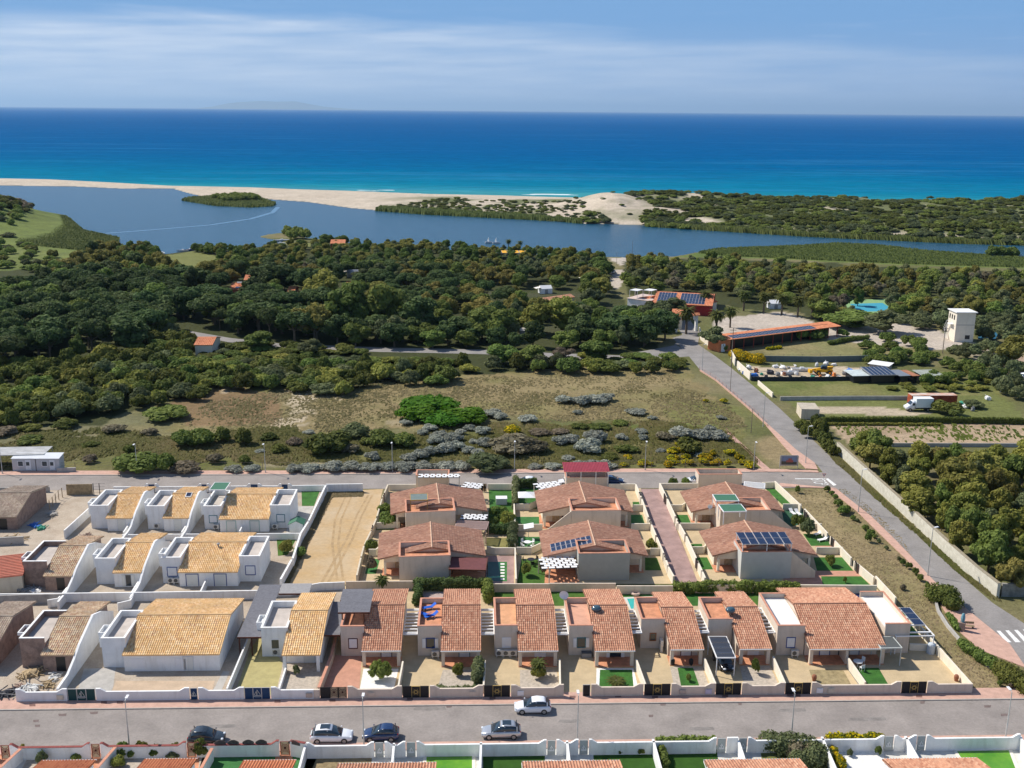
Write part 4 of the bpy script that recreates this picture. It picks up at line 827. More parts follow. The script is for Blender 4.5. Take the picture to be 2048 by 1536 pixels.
def flat_canopy(label, px4, z, mat, fm, posts=4, base=0., th=.08, name='flat_canopy', grid=None):
 c = [G(x, y, z) for x, y in px4]; fr = Fr(c[0], to=c[1]); w_ = fr.l(c[1])[0]; d_ = max(.6, fr.l(c[3])[1]); t = thing(name, label, 'canopy', (*fr.w(0,0)[:2], base)); sh = fr.l(c[3])[0]
 MB(fr).prism([(0.07,.07),(w_-.07,.07),(w_-.07,d_-.07),(.07,d_-.07)], z, z+.03).build('cover', mat, t); b = MB(fr)
 b.box(0,w_,0,.1,z-.1,z+.06); b.box(0,w_,d_-.1,d_,z-.1,z+.06); b.box(0,.1,.1,d_-.1,z-.1,z+.06); b.box(w_-.1,w_,.1,d_-.1,z-.1,z+.06)
 if grid:
  for i in range(1, grid): b.box(w_*i/grid-.03, w_*i/grid+.03, .1, d_-.1, z-.08, z-.002)
 b.build('frame', fm, t)
 for x_, y_ in ((.1,.1),(w_-.1,.1),(.1,d_-.1),(w_-.1,d_-.1))[:posts]: MB(fr).box(x_-.05, x_+.05, y_-.05, y_+.05, base, z-.1).build('post', fm, t)
 return t, fr, w_, d_
flat_canopy('slate grey canopy on timber posts standing on a villa terrace', [(820,1001),(856,1000),(854,987),(822,988)], 5.6, mk('slate_green', (.16,.20,.19), .7, .1, 2), mk('amber_timber', (.45,.27,.08), .7, 0), base=3.4)
flat_canopy('green canopy on white frame at the back of the upper right villa terrace', [(1432,1002),(1479,1002),(1468,989),(1427,989)], 5.5, M_greencan, M_wplastic, base=3.4)
flat_canopy('green canopy on white frame over the front terrace of the upper right villa', [(1447,1024),(1494,1023),(1485,1009),(1441,1009)], 5.6, M_greencan, M_wplastic, base=3.4)
flat_canopy('green canopy over the roof terrace of a white third row cottage', [(418,980),(451,980),(462,965),(429,965)], 5.7, M_greencan, M_wplastic, base=3.4)
flat_canopy('maroon flat porch roof right of the lower left villa block', [(897,1139),(972,1141),(972,1113),(903,1114)], 2.7, M_maroonroof, M_brown, th=.12)
tt, fq, wq, dq = flat_canopy('white framed carport with dark curved panels over a black car', [(1433,1316),(1472,1316),(1456,1273),(1419,1273)], 2.5, mk('smoked_acrylic', (.05,.055,.07), .2, 0, spec=.6), M_wplastic, grid=1)
for i in range(4): MB(fq).sidex([(dq*(i+.1)/4,2.535),(dq*(i+.5)/4,2.66),(dq*(i+.9)/4,2.535)], .12, wq-.12).build('curved_panel', MATS['smoked_acrylic'], tt)
flat_canopy('grey glazed pergola beside the wide double cottage', [(1762,1297),(1805,1296),(1790,1277),(1758,1274)], 2.5, mk('smoked_glass', (.10,.11,.11), .15, 0, spec=.6), mk('pale_grey_frame', (.55,.58,.55), .5, 0), grid=3)
# pv panels
def pv(par, fr, u0, u1, v0, v1, n, m_, f):
 """n x m modules on the plane f(u, v) -> world, each a dark cell sheet inside a pale frame"""
 for j in range(m_):
  for i in range(n):
   a, b_ = u0+(u1-u0)*i/n, u0+(u1-u0)*(i+1)/n; c, d = v0+(v1-v0)*j/m_, v0+(v1-v0)*(j+1)/m_; g_ = .03
   q = MB(); q.slab([f(a+g_,c+g_,.08), f(b_-g_,c+g_,.08), f(b_-g_,d-g_,.08), f(a+g_,d-g_,.08)], .05); s_ = q.build('solar_module', mk('module_frame', (.5,.52,.55), .4, 0, metal=.3), par)
   q = MB(); k = .05
   q.slab([f(a+g_+k,c+g_+k,.10), f(b_-g_-k,c+g_+k,.10), f(b_-g_-k,d-g_-k,.10), f(a+g_+k,d-g_-k,.10)], .015); q.build('cells', M_pvcell, s_)
t, fr, Wv, D, rx, rz, tw = V['lc']
def onleft(u, v, o): return fr.w(u, v, 2.7+(rz-2.7)*u/rx+o)
ux0 = fr.l(G(1101,1107,3.0)); ux1 = fr.l(G(1190,1082,4.4)); sp_ = thing('solar_panel_row', 'row of eight dark solar panels lying on the lower middle villa roof', 'solar panels', onleft(ux0[0], .8, 0)); print('pv', ux0, ux1)
pv(sp_, fr, 1.3, rx-.35, 1.1, 3.9, 8, 2, onleft)
t, fr, Wv, D, rx, rz, tw = V['lr']; x0, x1, y0 = tw
t = thing('solar_rack', 'white rack carrying twelve solar panels above a villa terrace', 'solar panels', fr.w(x0, y0, 3.5)); zz = 5.5
for px_ in (x0+.15, (x0+x1)/2, x1-.15):
 for py_ in (y0+.2, y0+3.9): MB(fr).box(px_-.05, px_+.05, py_-.05, py_+.05, 3.52, zz+.05*(py_-y0)).build('post', M_wplastic, t)
q = MB(fr); q.box(x0,x1,y0+.1,y0+.2,zz-.08,zz); q.box(x0,x1,y0+3.9,y0+4.0,zz+.12,zz+.2); q.build('frame', M_wplastic, t)
fq2 = fr; pv(t, fr, x0, x1, y0, y0+4.1, 6, 2, lambda u, v, o: fq2.w(u, v, zz+.05*(v-y0)+o-.04))
# ---------------------------------------------------------------- yards (all sheets on the ground)
M_pav = mk('beige_pavers', (.50,.39,.24), .9, .10, .6, fine=.08); M_pavg = mk('yellow_green_pavers', (.40,.35,.16), .9, .12, 1, fine=.10)
M_sand = mk('ochre_sand', (.46,.31,.15), .95, .12, .12, (.49,.38,.25), fine=.08); M_dirt = mk('site_dirt', (.36,.29,.22), .95, .25, .35, (.46,.39,.31), fine=.14)
M_lawn = mk('artificial_lawn', (.04,.13,.022), .9, .25, .7, fine=.2); M_lawnd = mk('mown_lawn', (.06,.13,.02), .95, .25, .8, fine=.18); M_lawnb = mk('bright_artificial_turf', (.045,.16,.045), .9, .2, .8, fine=.15)
M_pool = mk('turquoise_pool_water', (.05,.42,.38), .08, .05, 1, spec=.5); M_poolg = mk('green_pool_water', (.07,.24,.02), .15, .3, .4, (.16,.36,.03), spec=.5); M_poold = mk('dark_green_pool_cover', (.01,.07,.06), .4, .1, 1)
M_gravel = mk('pale_gravel', (.44,.38,.31), .95, .2, 2.5, fine=.2); M_palepav = mk('pale_grey_paving', (.58,.57,.53), .9, .08, 1, fine=.06); M_pinkpav = mk('rose_pavers', (.50,.26,.18), .9, .12, 1, fine=.08)
Z = .012
sheet('white_row_yard', [(-260,1400),(640,1396),(690,1172),(655,975),(-200,977)], M_dirt, .015)
sheet('vacant_sand_lot', [(658,984),(766,978),(722,1168),(562,1174)], M_sand, .022)
sheet('villa_yard', [(772,975),(1030,974),(1032,1168),(722,1168)], M_pav, .022); sheet('villa_yard', [(1031,974),(1281,974),(1344,1168),(1033,1168)], M_pav, .022)
sheet('villa_yard', [(1320,974),(1545,974),(1752,1176),(1397,1168)], M_pav, .022); sheet('alley', [(1281,978),(1320,978),(1397,1168),(1344,1168)], M_alley, .024)
sheet('front_row_yard', [(640,1393),(1942,1386),(1752,1176),(688,1172)], M_pav, .018)
for nm, pts, m_, z_ in [
 ('concrete_path', [(168,1338),(232,1336),(226,1375),(215,1398),(150,1400)], M_conc, .03), ('sandy_yard', [(232,1362),(430,1362),(420,1397),(218,1398)], mk('sandy_yard_soil', (.50,.38,.27), .95, .12, .6, fine=.08), .028),
 ('pale_paving_strip', [(446,1343),(460,1343),(436,1397),(418,1397)], M_conc, .032), ('yellow_green_paving', [(523,1268),(565,1325),(560,1360),(545,1393),(468,1393),(500,1300)], M_pavg, .03),
 ('grey_gravel_yard', [(566,1330),(645,1330),(628,1392),(550,1393)], M_gravel, .034), ('rear_sand_yard', [(490,1200),(530,1200),(500,1290),(445,1290),(470,1240)], M_dirt, .03),
 ('rose_paving', [(662,1310),(724,1312),(718,1388),(640,1389)], M_pinkpav, .03), ('white_gravel_bed', [(727,1338),(797,1338),(786,1387),(718,1388)], M_stonewhite, .034),
 ('shell_gravel_bed', [(886,1340),(962,1340),(958,1385),(872,1386)], M_gravel, .034), ('shell_gravel_bed', [(1040,1340),(1113,1340),(1120,1383),(1040,1384)], M_gravel, .034),
 ('turf_front_garden', [(1200,1340),(1264,1340),(1268,1382),(1198,1382)], M_lawn, .04), ('white_gravel_bed', [(1193,1337),(1267,1337),(1278,1383),(1192,1383)], M_stonewhite, .034),
 ('turf_front_garden', [(1355,1336),(1386,1336),(1402,1382),(1364,1382)], M_lawn, .04), ('shell_gravel_bed', [(1340,1334),(1404,1334),(1422,1383),(1350,1383)], M_gravel, .034),
 ('shell_gravel_bed', [(1480,1332),(1540,1332),(1562,1381),(1490,1382)], M_gravel, .034), ('soil_bed', [(1618,1340),(1686,1340),(1708,1380),(1632,1382)], mk('garden_soil', (.30,.24,.13), .95, .25, 1.5, fine=.2), .034),
 ('turf_front_garden', [(1709,1337),(1757,1336),(1782,1379),(1730,1380)], M_lawn, .04), ('dark_gravel_strip', [(1694,1337),(1708,1337),(1731,1380),(1724,1380)], mk('grey_slate_chips', (.14,.15,.15), .9, .2, 3), .038),
 # backs of the front row
 ('back_lawn', [(985,1180),(1035,1180),(1035,1215),(985,1215)], M_lawnd, .03), ('back_lawn', [(1100,1180),(1175,1180),(1178,1212),(1108,1212)], M_lawnd, .03), ('back_lawn', [(1238,1180),(1330,1180),(1325,1200),(1248,1198)], M_lawn, .03),
 ('back_lawn', [(1360,1180),(1430,1180),(1425,1212),(1368,1212)], M_lawn, .03), ('back_lawn', [(1478,1182),(1550,1182),(1560,1215),(1492,1215)], M_lawnd, .03), ('back_lawn', [(1690,1184),(1754,1186),(1800,1232),(1740,1215)], M_lawn, .03),
 ('pool_rim', [(1247,1195),(1306,1193),(1306,1221),(1260,1221)], M_palepav, .05), ('pool_water', [(1254,1198),(1302,1196),(1302,1206),(1273,1207),(1276,1218),(1262,1218)], M_pool, .058),
 ('pavement_yard', [(845,1186),(895,1184),(890,1215),(845,1215)], mk('pinkish_gravel', (.42,.33,.30), .9, .1, 2), .03), ('back_lawn', [(736,1184),(760,1184),(755,1205),(742,1205)], M_lawnd, .03),
 ('side_turf', [(1788,1222),(1806,1222),(1838,1272),(1815,1272)], M_lawn, .04), ('solar_yard', [(1700,1186),(1733,1186),(1735,1200),(1712,1205)], mk('deep_blue_cover', (.02,.03,.10), .4, .1, 2), .06),
 # villa gardens
 ('garden_lawn', [(977,977),(1023,977),(1025,1014),(979,1016)], M_lawn, .035), ('garden_lawn', [(978,1016),(1026,1014),(1028,1055),(976,1056)], M_lawnd, .034), ('garden_lawn', [(973,1076),(1019,1076),(1019,1098),(973,1100)], mk('dry_lawn', (.22,.20,.07), .95, .2, 1), .035),
 ('dark_pool', [(974,1124),(1000,1124),(1000,1163),(972,1163)], M_poold, .045), ('pool_side_lawn', [(1000,1124),(1014,1124),(1014,1163),(1000,1163)], M_lawnb, .042), ('mauve_deck', [(970,1112),(1028,1112),(1028,1168),(965,1168)], M_alley, .036),
 ('porch_terracotta', [(900,1142),(972,1142),(970,1167),(898,1167)], M_terra, .04), ('side_garden', [(757,1020),(792,1020),(790,1060),(745,1060)], M_lawnd, .033), ('side_garden', [(738,1118),(760,1118),(752,1148),(730,1148)], M_lawnb, .033),
 ('garden_lawn', [(1040,977),(1076,977),(1074,1018),(1034,1018)], M_lawn, .035), ('garden_turf', [(1031,1034),(1078,1034),(1079,1059),(1031,1059)], M_lawnb, .035), ('garden_turf', [(1036,1074),(1083,1074),(1083,1100),(1066,1108),(1036,1110)], M_lawnb, .035),
 ('garden_lawn', [(1043,1118),(1091,1118),(1089,1168),(1034,1168)], M_lawnd, .035), ('porch_terracotta', [(1091,1138),(1160,1136),(1158,1167),(1089,1167)], M_orange_floor if False else M_terra, .036), ('porch_terracotta', [(1078,1030),(1094,1030),(1094,1058),(1079,1058)], M_terra, .036),
 ('garden_turf', [(1265,1004),(1278,1004),(1282,1018),(1267,1018)], M_lawn, .035), ('garden_turf', [(1262,1030),(1284,1030),(1292,1056),(1262,1056)], M_lawnb, .035), ('garden_lawn', [(1290,1116),(1314,1116),(1323,1141),(1290,1141)], M_lawnd, .035),
 ('garden_turf', [(1353,1030),(1375,1030),(1384,1052),(1360,1052)], M_lawn, .035), ('garden_turf', [(1382,1088),(1404,1088),(1405,1100),(1388,1104)], M_lawn, .035), ('garden_turf', [(1390,1115),(1414,1115),(1426,1139),(1400,1139)], M_lawn, .035),
 ('porch_terracotta', [(1376,1030),(1386,1030),(1396,1052),(1386,1052)], M_pinkpav, .036), ('garden_turf', [(1528,975),(1549,975),(1594,1018),(1573,1018)], M_lawn, .035), ('garden_turf', [(1563,1020),(1600,1020),(1625,1044),(1570,1056)], mk('shaded_blue_turf', (.03,.09,.05), .9, .1, 1), .034),  # turf beside the upper right villa has shade put into its bluish colour
 ('garden_turf', [(1606,1068),(1650,1068),(1661,1092),(1622,1092)], M_lawn, .035), ('rose_terrace', [(1630,1092),(1666,1092),(1672,1102),(1636,1102)], M_pinkpav, .036), ('garden_turf', [(1627,1115),(1684,1115),(1707,1142),(1634,1142)], M_lawn, .035),
 ('rose_terrace', [(1576,1142),(1712,1142),(1722,1153),(1640,1153),(1652,1170),(1560,1170)], M_pinkpav, .034), ('garden_turf', [(1642,1153),(1722,1153),(1742,1172),(1646,1172)], M_lawn, .037), ('garden_turf', [(1486,1165),(1600,1165),(1600,1172),(1486,1172)], M_lawn, .037),
 ('third_row_lawn', [(603,981),(640,981),(628,1012),(604,1012)], M_lawn, .035), ('second_row_garden', [(553,1072),(596,1072),(575,1110),(556,1112)], M_lawnd, .035), ('third_row_paving', [(583,1013),(628,1013),(600,1068),(572,1068)], M_conc, .033)]:
 sheet(nm, pts, m_, z_)
for a_ in ((0,0),(13,0)): strip('wheel_track', [(735+a_[0]*.6,990),(712+a_[0]*.8,1030),(690+a_[0]*.9,1080),(655+a_[0],1140),(640+a_[0],1166)], [(739+a_[0]*.6,990),(716+a_[0]*.8,1030),(695+a_[0]*.9,1080),(661+a_[0],1140),(646+a_[0],1166)], M_trk, .028)
for a_ in ((0,0),(12,0)): strip('wheel_track', [(690+a_[0],992),(668+a_[0],1040),(662+a_[0],1090),(672+a_[0],1160)], [(693+a_[0],992),(672+a_[0],1040),(667+a_[0],1090),(677+a_[0],1160)], M_trk, .031)
for x_, y_, w_ in ((830,1415,60),(1120,1440,40),(420,1450,50),(1700,1436,70),(1380,1455,46),(1560,1418,50)): sheet('road_repair', [(x_,y_),(x_+w_,y_-1),(x_+w_+3,y_+5),(x_+w_*.4,y_+6.5),(x_-4,y_+5)], mk('repaired_asphalt', (.225,.205,.19), .95, .2, 1.2, fine=.12), .027)
for i in range(6): sheet('stepping_stone', [(1001,1127+i*6),(1009,1127+i*6),(1009,1130+i*6),(1001,1130+i*6)], M_stonewhite, .05)
# ---------------------------------------------------------------- front walls and gates of the street
def yb(x): return 1403.5-(x-60)*.0091
def fwall(label, x0, x1, mat, up=(1,1), cop=None):
 pts = [(x0, yb(x0))]; hs = [1.66 if up[0] else 1.27]
 if up[0]: pts += [(x0+9, yb(x0+9)), (x0+20, yb(x0+20))]; hs += [1.66, 1.27]
 if up[1]: pts += [(x1-20, yb(x1-20)), (x1-9, yb(x1-9))]; hs += [1.27, 1.66]
 pts.append((x1, yb(x1))); hs.append(1.66 if up[1] else 1.27)
 if x1-x0 < 42: pts = [pts[0], pts[-1]]; hs = [hs[0], hs[-1]]
 o = wall(label, pts, hs, mat, .24, None, True, 'front_wall'); return o
fwall('white street wall of the unfinished cottage, left of the green gate', 34, 136, M_white); fwall('long white street wall of the large ochre roofed cottage', 194, 380, M_white)
fwall('white street wall between the narrow blue gate and the wide blue gate', 398, 489, M_white); fwall('white street wall in front of the grey gravel yard', 543, 628, M_white, (1,0))
fwall('short beige wall piece left of the ornate iron gate', 628.5, 640, M_beige, (0,0)); fwall('beige street wall before the round clipped bush', 696, 804, M_beige)
fwall('beige street wall before the yellow shrub garden', 860, 966, M_beige); fwall('beige street wall before the big yucca', 1022, 1127, M_beige); fwall('beige street wall before the agave garden', 1182, 1286, M_beige)
fwall('beige street wall before the turf strip garden', 1342, 1429, M_beige); fwall('beige street wall right of the carport gate', 1483, 1568, M_beige); fwall('long beige street wall of the wide double cottage', 1622, 1800, M_beige)
fwall('last beige street wall at the right corner', 1853, 1942, M_beige, (1,0))
def gate(label, x0, x1, kind, group=None, z1=1.55, yoff=0):
 a, b_ = G(x0+1, yb(x0)+yoff), G(x1-1, yb(x1)+yoff); fr = Fr(a, to=b_); w_ = fr.l(b_)[0]; t = thing('street_gate', label, 'gate', tuple(a), group)
 if kind in ('sun', 'boat', 'sunleaf', 'plain', 'boatsmall', 'boatpale'):
  pm = M_gate if kind.startswith('sun') else (M_gateg if 'dark green' in label else (mk('pale_grey_panel', (.40,.43,.42), .6, .05, 2) if kind == 'boatpale' else M_gateb)); n_ = 1 if kind in ('boatsmall', 'sunleaf', 'boatpale') else 3; fm = M_gold if kind == 'sun' else M_pole
  for i in range(n_):
   q0, q1 = w_*i/n_, w_*(i+1)/n_; MB(fr).box(q0+.05, q1-.05, -.02, .02, .12, z1).build('panel', pm, t)
   f = MB(fr); f.box(q0, q0+.05, -.04, .04, .06, z1+.04); f.box(q1-.05, q1, -.04, .04, .06, z1+.04); f.box(q0+.05, q1-.05, -.04, .04, .06, .12); f.box(q0+.05, q1-.05, -.04, .04, z1, z1+.05); f.build('panel_frame', fm if i == n_//2 or kind != 'sun' else M_gate, t)
  cx, cz = w_/2, .85
  if kind == 'sun':
   s = MB(fr); R1 = .2
   for i in range(12):
    a0 = i*math.pi/6; l_ = .52 if i % 2 == 0 else .40
    s.sidey([(cx+R1*math.cos(a0-.16), cz+R1*math.sin(a0-.16)), (cx+l_*math.cos(a0), cz+l_*math.sin(a0)), (cx+R1*math.cos(a0+.16), cz+R1*math.sin(a0+.16))], -.07, -.045)
   for i in range(12):
    a0, a1 = i*math.pi/6, (i+1)*math.pi/6; s.sidey([(cx+.16*math.cos(a0),cz+.16*math.sin(a0)),(cx+.21*math.cos(a0),cz+.21*math.sin(a0)),(cx+.21*math.cos(a1),cz+.21*math.sin(a1)),(cx+.16*math.cos(a1),cz+.16*math.sin(a1))], -.075, -.045)
   s.build('sun_emblem', M_gold, t)
  elif kind.startswith('boat'):
   s = MB(fr); k_ = .9 if n_ == 3 else .62
   for p_ in ([(-.5,-.38),(-.3,-.5),(.35,-.5),(.5,-.36),(-.5,-.38)], [(-.02,-.3),(-.02,.52),(.42,-.26),(-.02,-.3)], [(-.1,-.3),(-.14,.3),(-.42,-.24),(-.1,-.3)]):
    for u_, v_ in zip(p_, p_[1:]): s.tube((cx+u_[0]*k_, -.06, cz+u_[1]*k_), (cx+v_[0]*k_, -.06, cz+v_[1]*k_), .028, 5)
   s.build('sailing_boat_emblem', M_wplastic if kind == 'boatpale' else mk('cream_metalwork', (.6,.6,.55), .5, 0), t)
 else:                                       # two leaves of scrolled iron with round rosettes
  fm = M_gate if kind == 'iron' else M_rust
  MB(fr).box(.02, w_*.36, -.02, .02, .1, z1).build('panel', M_gate, t) if kind == 'iron' else None
  x_s = w_*.36 if kind == 'iron' else 0; n_ = 2 if kind == 'iron' else 1
  for i in range(n_):
   q0, q1 = x_s+(w_-x_s)*i/n_, x_s+(w_-x_s)*(i+1)/n_; f = MB(fr); cx, cz = (q0+q1)/2, (z1+.1)/2+.05
   for q_ in (q0+.03, q1-.03): f.tube((q_,0,.06), (q_,0,z1), .035, 5)
   for z_ in (.12, z1-.02): f.tube((q0,0,z_), (q1,0,z_), .03, 5)
   rr = min((q1-q0)*.40, .5)
   for r_ in (rr, rr*.62):
    for j in range(16): a0, a1 = j*math.pi/8, (j+1)*math.pi/8; f.tube((cx+r_*math.cos(a0),0,cz+r_*math.sin(a0)), (cx+r_*math.cos(a1),0,cz+r_*math.sin(a1)), .024, 4)
   for j in range(8): a0 = j*math.pi/4+math.pi/8; f.tube((cx+rr*math.cos(a0),0,cz+rr*math.sin(a0)), (cx+(q1-q0)*.48*(1 if math.cos(a0)>0 else -1),0,cz+(z1*.42)*(1 if math.sin(a0)>0 else -1)), .02, 4)
   fo = f.build('scroll_frame', fm, t); MB(fr).sidey([(cx+rr*.34*math.cos(j*math.pi/6), cz+rr*.34*math.sin(j*math.pi/6)) for j in range(12)], -.02, .02).build('rosette', mk('dark_rosette', (.06,.012,.012), .6, 0), fo)
   if kind != 'iron': MB(fr).box(q0+.04, q1-.04, .03, .045, .15, z1-.05).build('back_panel', mk('straw_panel', (.62,.52,.34), .8, .1, 4), fo)
   else: MB(fr).box(q0+.04, q1-.04, .03, .045, .15, z1-.05).build('back_panel', mk('sand_panel', (.55,.40,.25), .8, .1, 4), fo)
 return t
gate('wide dark green gate with a white sailing boat emblem', 136, 193, 'boat', yoff=-.6); gate('narrow dark blue pedestrian gate with a small boat emblem', 381, 397, 'boatsmall'); gate('wide blue gate with pale frames and a boat emblem', 489, 542, 'boat')
gate('iron gate with two round scrolled leaves and sandy backing', 640, 695, 'iron')
for x0, x1, lb in ((805,859,'black gate with golden sun emblem, first from the left'), (967,1021,'black gate with golden sun emblem left of the white moving car'), (1287,1341,'black gate with golden sun emblem before the pool cottage driveway'),
     (1430,1482,'black gate with golden sun emblem before the black car'), (1569,1621,'black gate with golden sun emblem left of the wide double cottage'), (1801,1852,'black gate with golden sun emblem at the far right')): gate(lb, x0, x1, 'sun')
gate('single black gate leaf beside the open driveway', 1164, 1181, 'sunleaf')
# utility boxes set in the walls
for x_, m_ in ((122,mk('cream_box', (.6,.55,.45), .7, 0)), (619,M_metal), (743,M_beige), (1041,M_wplastic), (1364,M_metal), (1416,mk('lilac_box', (.5,.48,.6), .7, 0)), (1638,M_wplastic), (1661,mk('cream_box', (.6,.55,.45), .7, 0)),(945,M_beige)):
 a = G(x_, yb(x_)+.6); f_ = Fr(a, sa); b_ = MB(f_); b_.box(-.38,.38,-.17,-.10,.35,.95); b_.box(-.30,.30,-.185,-.17,.42,.88); b_.box(.22,.27,-.20,-.186,.6,.7); b_.solo('meter_box', m_, 'meter box let into the street wall at x position of its lot' if False else {122:'cream meter box on the white wall left of the green gate',619:'grey meter box on the white wall before the gravel yard',743:'beige meter hatch on the wall before the clipped bush',1041:'white meter box on the wall behind the white car',1364:'tall grey meter box on the wall before the turf strip',1416:'pale lilac meter box right end of the turf strip wall',1638:'white meter box right of the double cottage gate',1661:'small cream meter box on the double cottage wall',945:'beige hatch on the wall before the yellow shrub'}[x_], 'meter box', 'meter boxes on the street walls')
# ---- lot dividers of the front row (front ground px -> back)
def div(label, pts, mat=M_white, h=1.25, th=.2, cop=None): return wall(label, pts, h, mat, th, cop, True, 'dividing_wall')
div('white divider wall between the large white cottage and the yellow paved drive', [(455,1395),(494,1300),(510,1255)], M_white, 1.2)
div('beige wall with salmon top between gravel yard and rose paving', [(638,1392),(664,1325),(684,1240)], M_tan, 1.15, .25, M_salmon)
div('low white wall left of the gravel yard', [(557,1392),(572,1345)], M_white, .7)
for x0, y0, x1, y1, lb in ((797,1390,806,1342,'beige divider right of the clipped bush'), (967,1388,970,1340,'beige divider behind the tall grey hedge'), (1120,1387,1119,1338,'beige divider right of the big yucca'), (1290,1386,1272,1338,'beige divider right of the agave garden'),
      (1430,1385,1408,1335,'beige divider right of the turf strip'), (1569,1384,1545,1332,'beige divider right of the little round tree'), (1729,1382,1695,1335,'beige divider between soil bed and turf of the double cottage')): div(lb, [(x0,y0),(x1,y1)], M_cream, [1.2,1.35])
wall('long white eastern boundary wall of the corner lot', [(1942,1386),(1863,1296),(1812,1237)], 1.2, M_cream, .22, name='boundary_wall'); wall('white boundary wall piece with a bush behind the corner lot', [(1790,1212),(1750,1168)], 1.3, M_cream, .22, name='boundary_wall')
# middle walls
wall('long white wall behind the front row white cottages', [(-60,1206),(130,1204),(290,1202),(530,1198)], 1.35, M_white, .22, name='boundary_wall')
wall('white wall stepping up to the vacant sand lot', [(532,1194),(580,1192),(640,1181),(690,1179)], 1.2, M_white, .22, name='boundary_wall'); wall('beige wall below the lower left villa', [(692,1180),(829,1179)], 1.35, M_beige, .22, name='boundary_wall')
wall('beige wall behind the clipped hedge', [(829,1179),(968,1180)], 1.35, M_beige, .22, name='boundary_wall'); wall('beige wall behind the sandy terrace cottage', [(970,1184),(1099,1184)], 1.3, M_beige, .22, name='boundary_wall')
wall('beige wall behind the satellite dish cottage', [(1099,1183),(1231,1183)], 1.3, M_beige, .22, name='boundary_wall'); wall('beige wall behind the turquoise pool', [(1233,1188),(1345,1188)], 1.3, M_beige, .22, name='boundary_wall')
wall('beige wall under the long oleander hedge', [(1350,1186),(1590,1186)], 1.3, M_beige, .22, name='boundary_wall'); wall('cream wall behind the wide double cottage', [(1592,1186),(1752,1187)], 1.3, M_cream, .22, name='boundary_wall')
for x_, y_, l_ in ((728,1172,'a'),(802,1171,'b'),(1072,1176,'c'),(1125,1176,'d'),(1205,1176,'e'),(1255,1180,'f'),(1320,1179,'g')): pass
# white rows: dividers between lots
for pts, lb in (([(133,1216),(174,1186)],'short white wall behind the unfinished front cottage'), ([(135,1203),(158,1150),(183,1110)],'unused'),):
 pass
div('white wall beside the unfinished front cottage running up to the middle wall', [(96,1216),(118,1212),(136,1190)], M_white, 1.2); div('white wall left of the large ochre roof running to the middle wall', [(236,1222),(262,1216),(276,1190)], M_white, 1.2)
div('white wall between the two middle row cottages and the lower yard', [(262,1204),(284,1168)], M_white, 1.2); div('thin white wall in the yard of the wide blue framed cottage', [(402,1198),(414,1172)], M_white, 1.2)
div('white wall along the dirt yard beside the third row', [(130,1078),(182,1030)], M_white, 1.5); div('white wall between first and second third row yards', [(248,1078),(264,1054)], M_white, 1.2); div('white wall between second and third third row yards', [(364,1078),(378,1056)], M_white, 1.2); div('thin white wall before the pale green doors', [(480,1076),(490,1055)], M_white, 1.2)
wall('white wall between the second and third row of white cottages', [(245,1082),(330,1081),(480,1080),(600,1079)], 1.1, M_white, .2, name='boundary_wall')
# long walls flanking the vacant lot
wall('upper part of the white wall left of the vacant sand lot', [(652,986),(618,1058)], 1.5, M_white, .3, name='boundary_wall'); wall('middle part of the white wall left of the vacant sand lot', [(617,1060),(602,1084),(586,1135)], 1.5, M_white, .3, name='boundary_wall')
wall('lower part of the white wall left of the vacant sand lot', [(584,1136),(562,1176)], 1.4, M_white, .3, name='boundary_wall'); wall('white wall closing the vacant sand lot on the street side', [(652,985),(726,984)], 1.6, M_white, .25, name='boundary_wall')
# stepped villa walls: left side of the first villa pair
def stepwall(labels, pts, mat, h=1.35):
 for lb, (a, b_) in zip(labels, zip(pts, pts[1:])):
  q = (b_[0]+(a[0]-b_[0])*.12, b_[1]+(a[1]-b_[1])*.12); wall(lb, [a, q], h, mat, .24, name='boundary_wall', group='stepped walls beside the villas')
ords = ['first', 'second', 'third', 'fourth', 'fifth', 'sixth']
def sw(side, pts, mat): stepwall(['%s wall section from the rear street %s' % (o_, side) for o_ in ords], pts, mat)
sw('on the left side of the left villas', [(776,983),(764,1012),(753,1052),(742,1078),(728,1108),(722,1132),(713,1172)], M_tan)
sw('on the left side of the alley', [(1271,982),(1283,1012),(1298,1054),(1313,1090),(1328,1126),(1336,1150),(1348,1172)], M_cream)
sw('on the right side of the alley', [(1319,980),(1334,1012),(1352,1052),(1372,1088),(1394,1138),(1404,1160),(1410,1174)], M_cream)
sw('on the eastern side of the right villas', [(1549,976),(1608,1032),(1660,1088),(1707,1138),(1752,1176)], M_cream)
# dark pedestrian gates in those walls
for x_, y_, lb in ((768,1002,'left villas, upper'),(745,1068,'left villas, middle'),(1279,1000,'left alley wall, upper'),(1300,1058,'left alley wall, middle'),(1330,1130,'left alley wall, lower'),(1329,1003,'right alley wall, upper'),(1356,1057,'right alley wall, middle'),(1393,1136,'right alley wall, lower'),(1610,1037,'eastern wall, upper'),(1664,1091,'eastern wall, middle'),(1712,1141,'eastern wall, lower')):
 a = G(x_, y_+3); f_ = Fr(a, math.pi/2); t = thing('dark_gate', 'dark pedestrian gate leaf in the villa walls: '+lb, 'gate', tuple(a), 'dark pedestrian gates of the villas'); MB(f_).box(-.5,.5,-.03,.03,.05,1.5).build('leaf', M_gate, t); MB(f_).box(-.62,-.502,-.1,.1,0,1.6).build('post', mk('brown_post', (.12,.08,.07), .7, 0), t); MB(f_).box(.502,.62,-.1,.1,0,1.6).build('post', MATS['brown_post'], t)
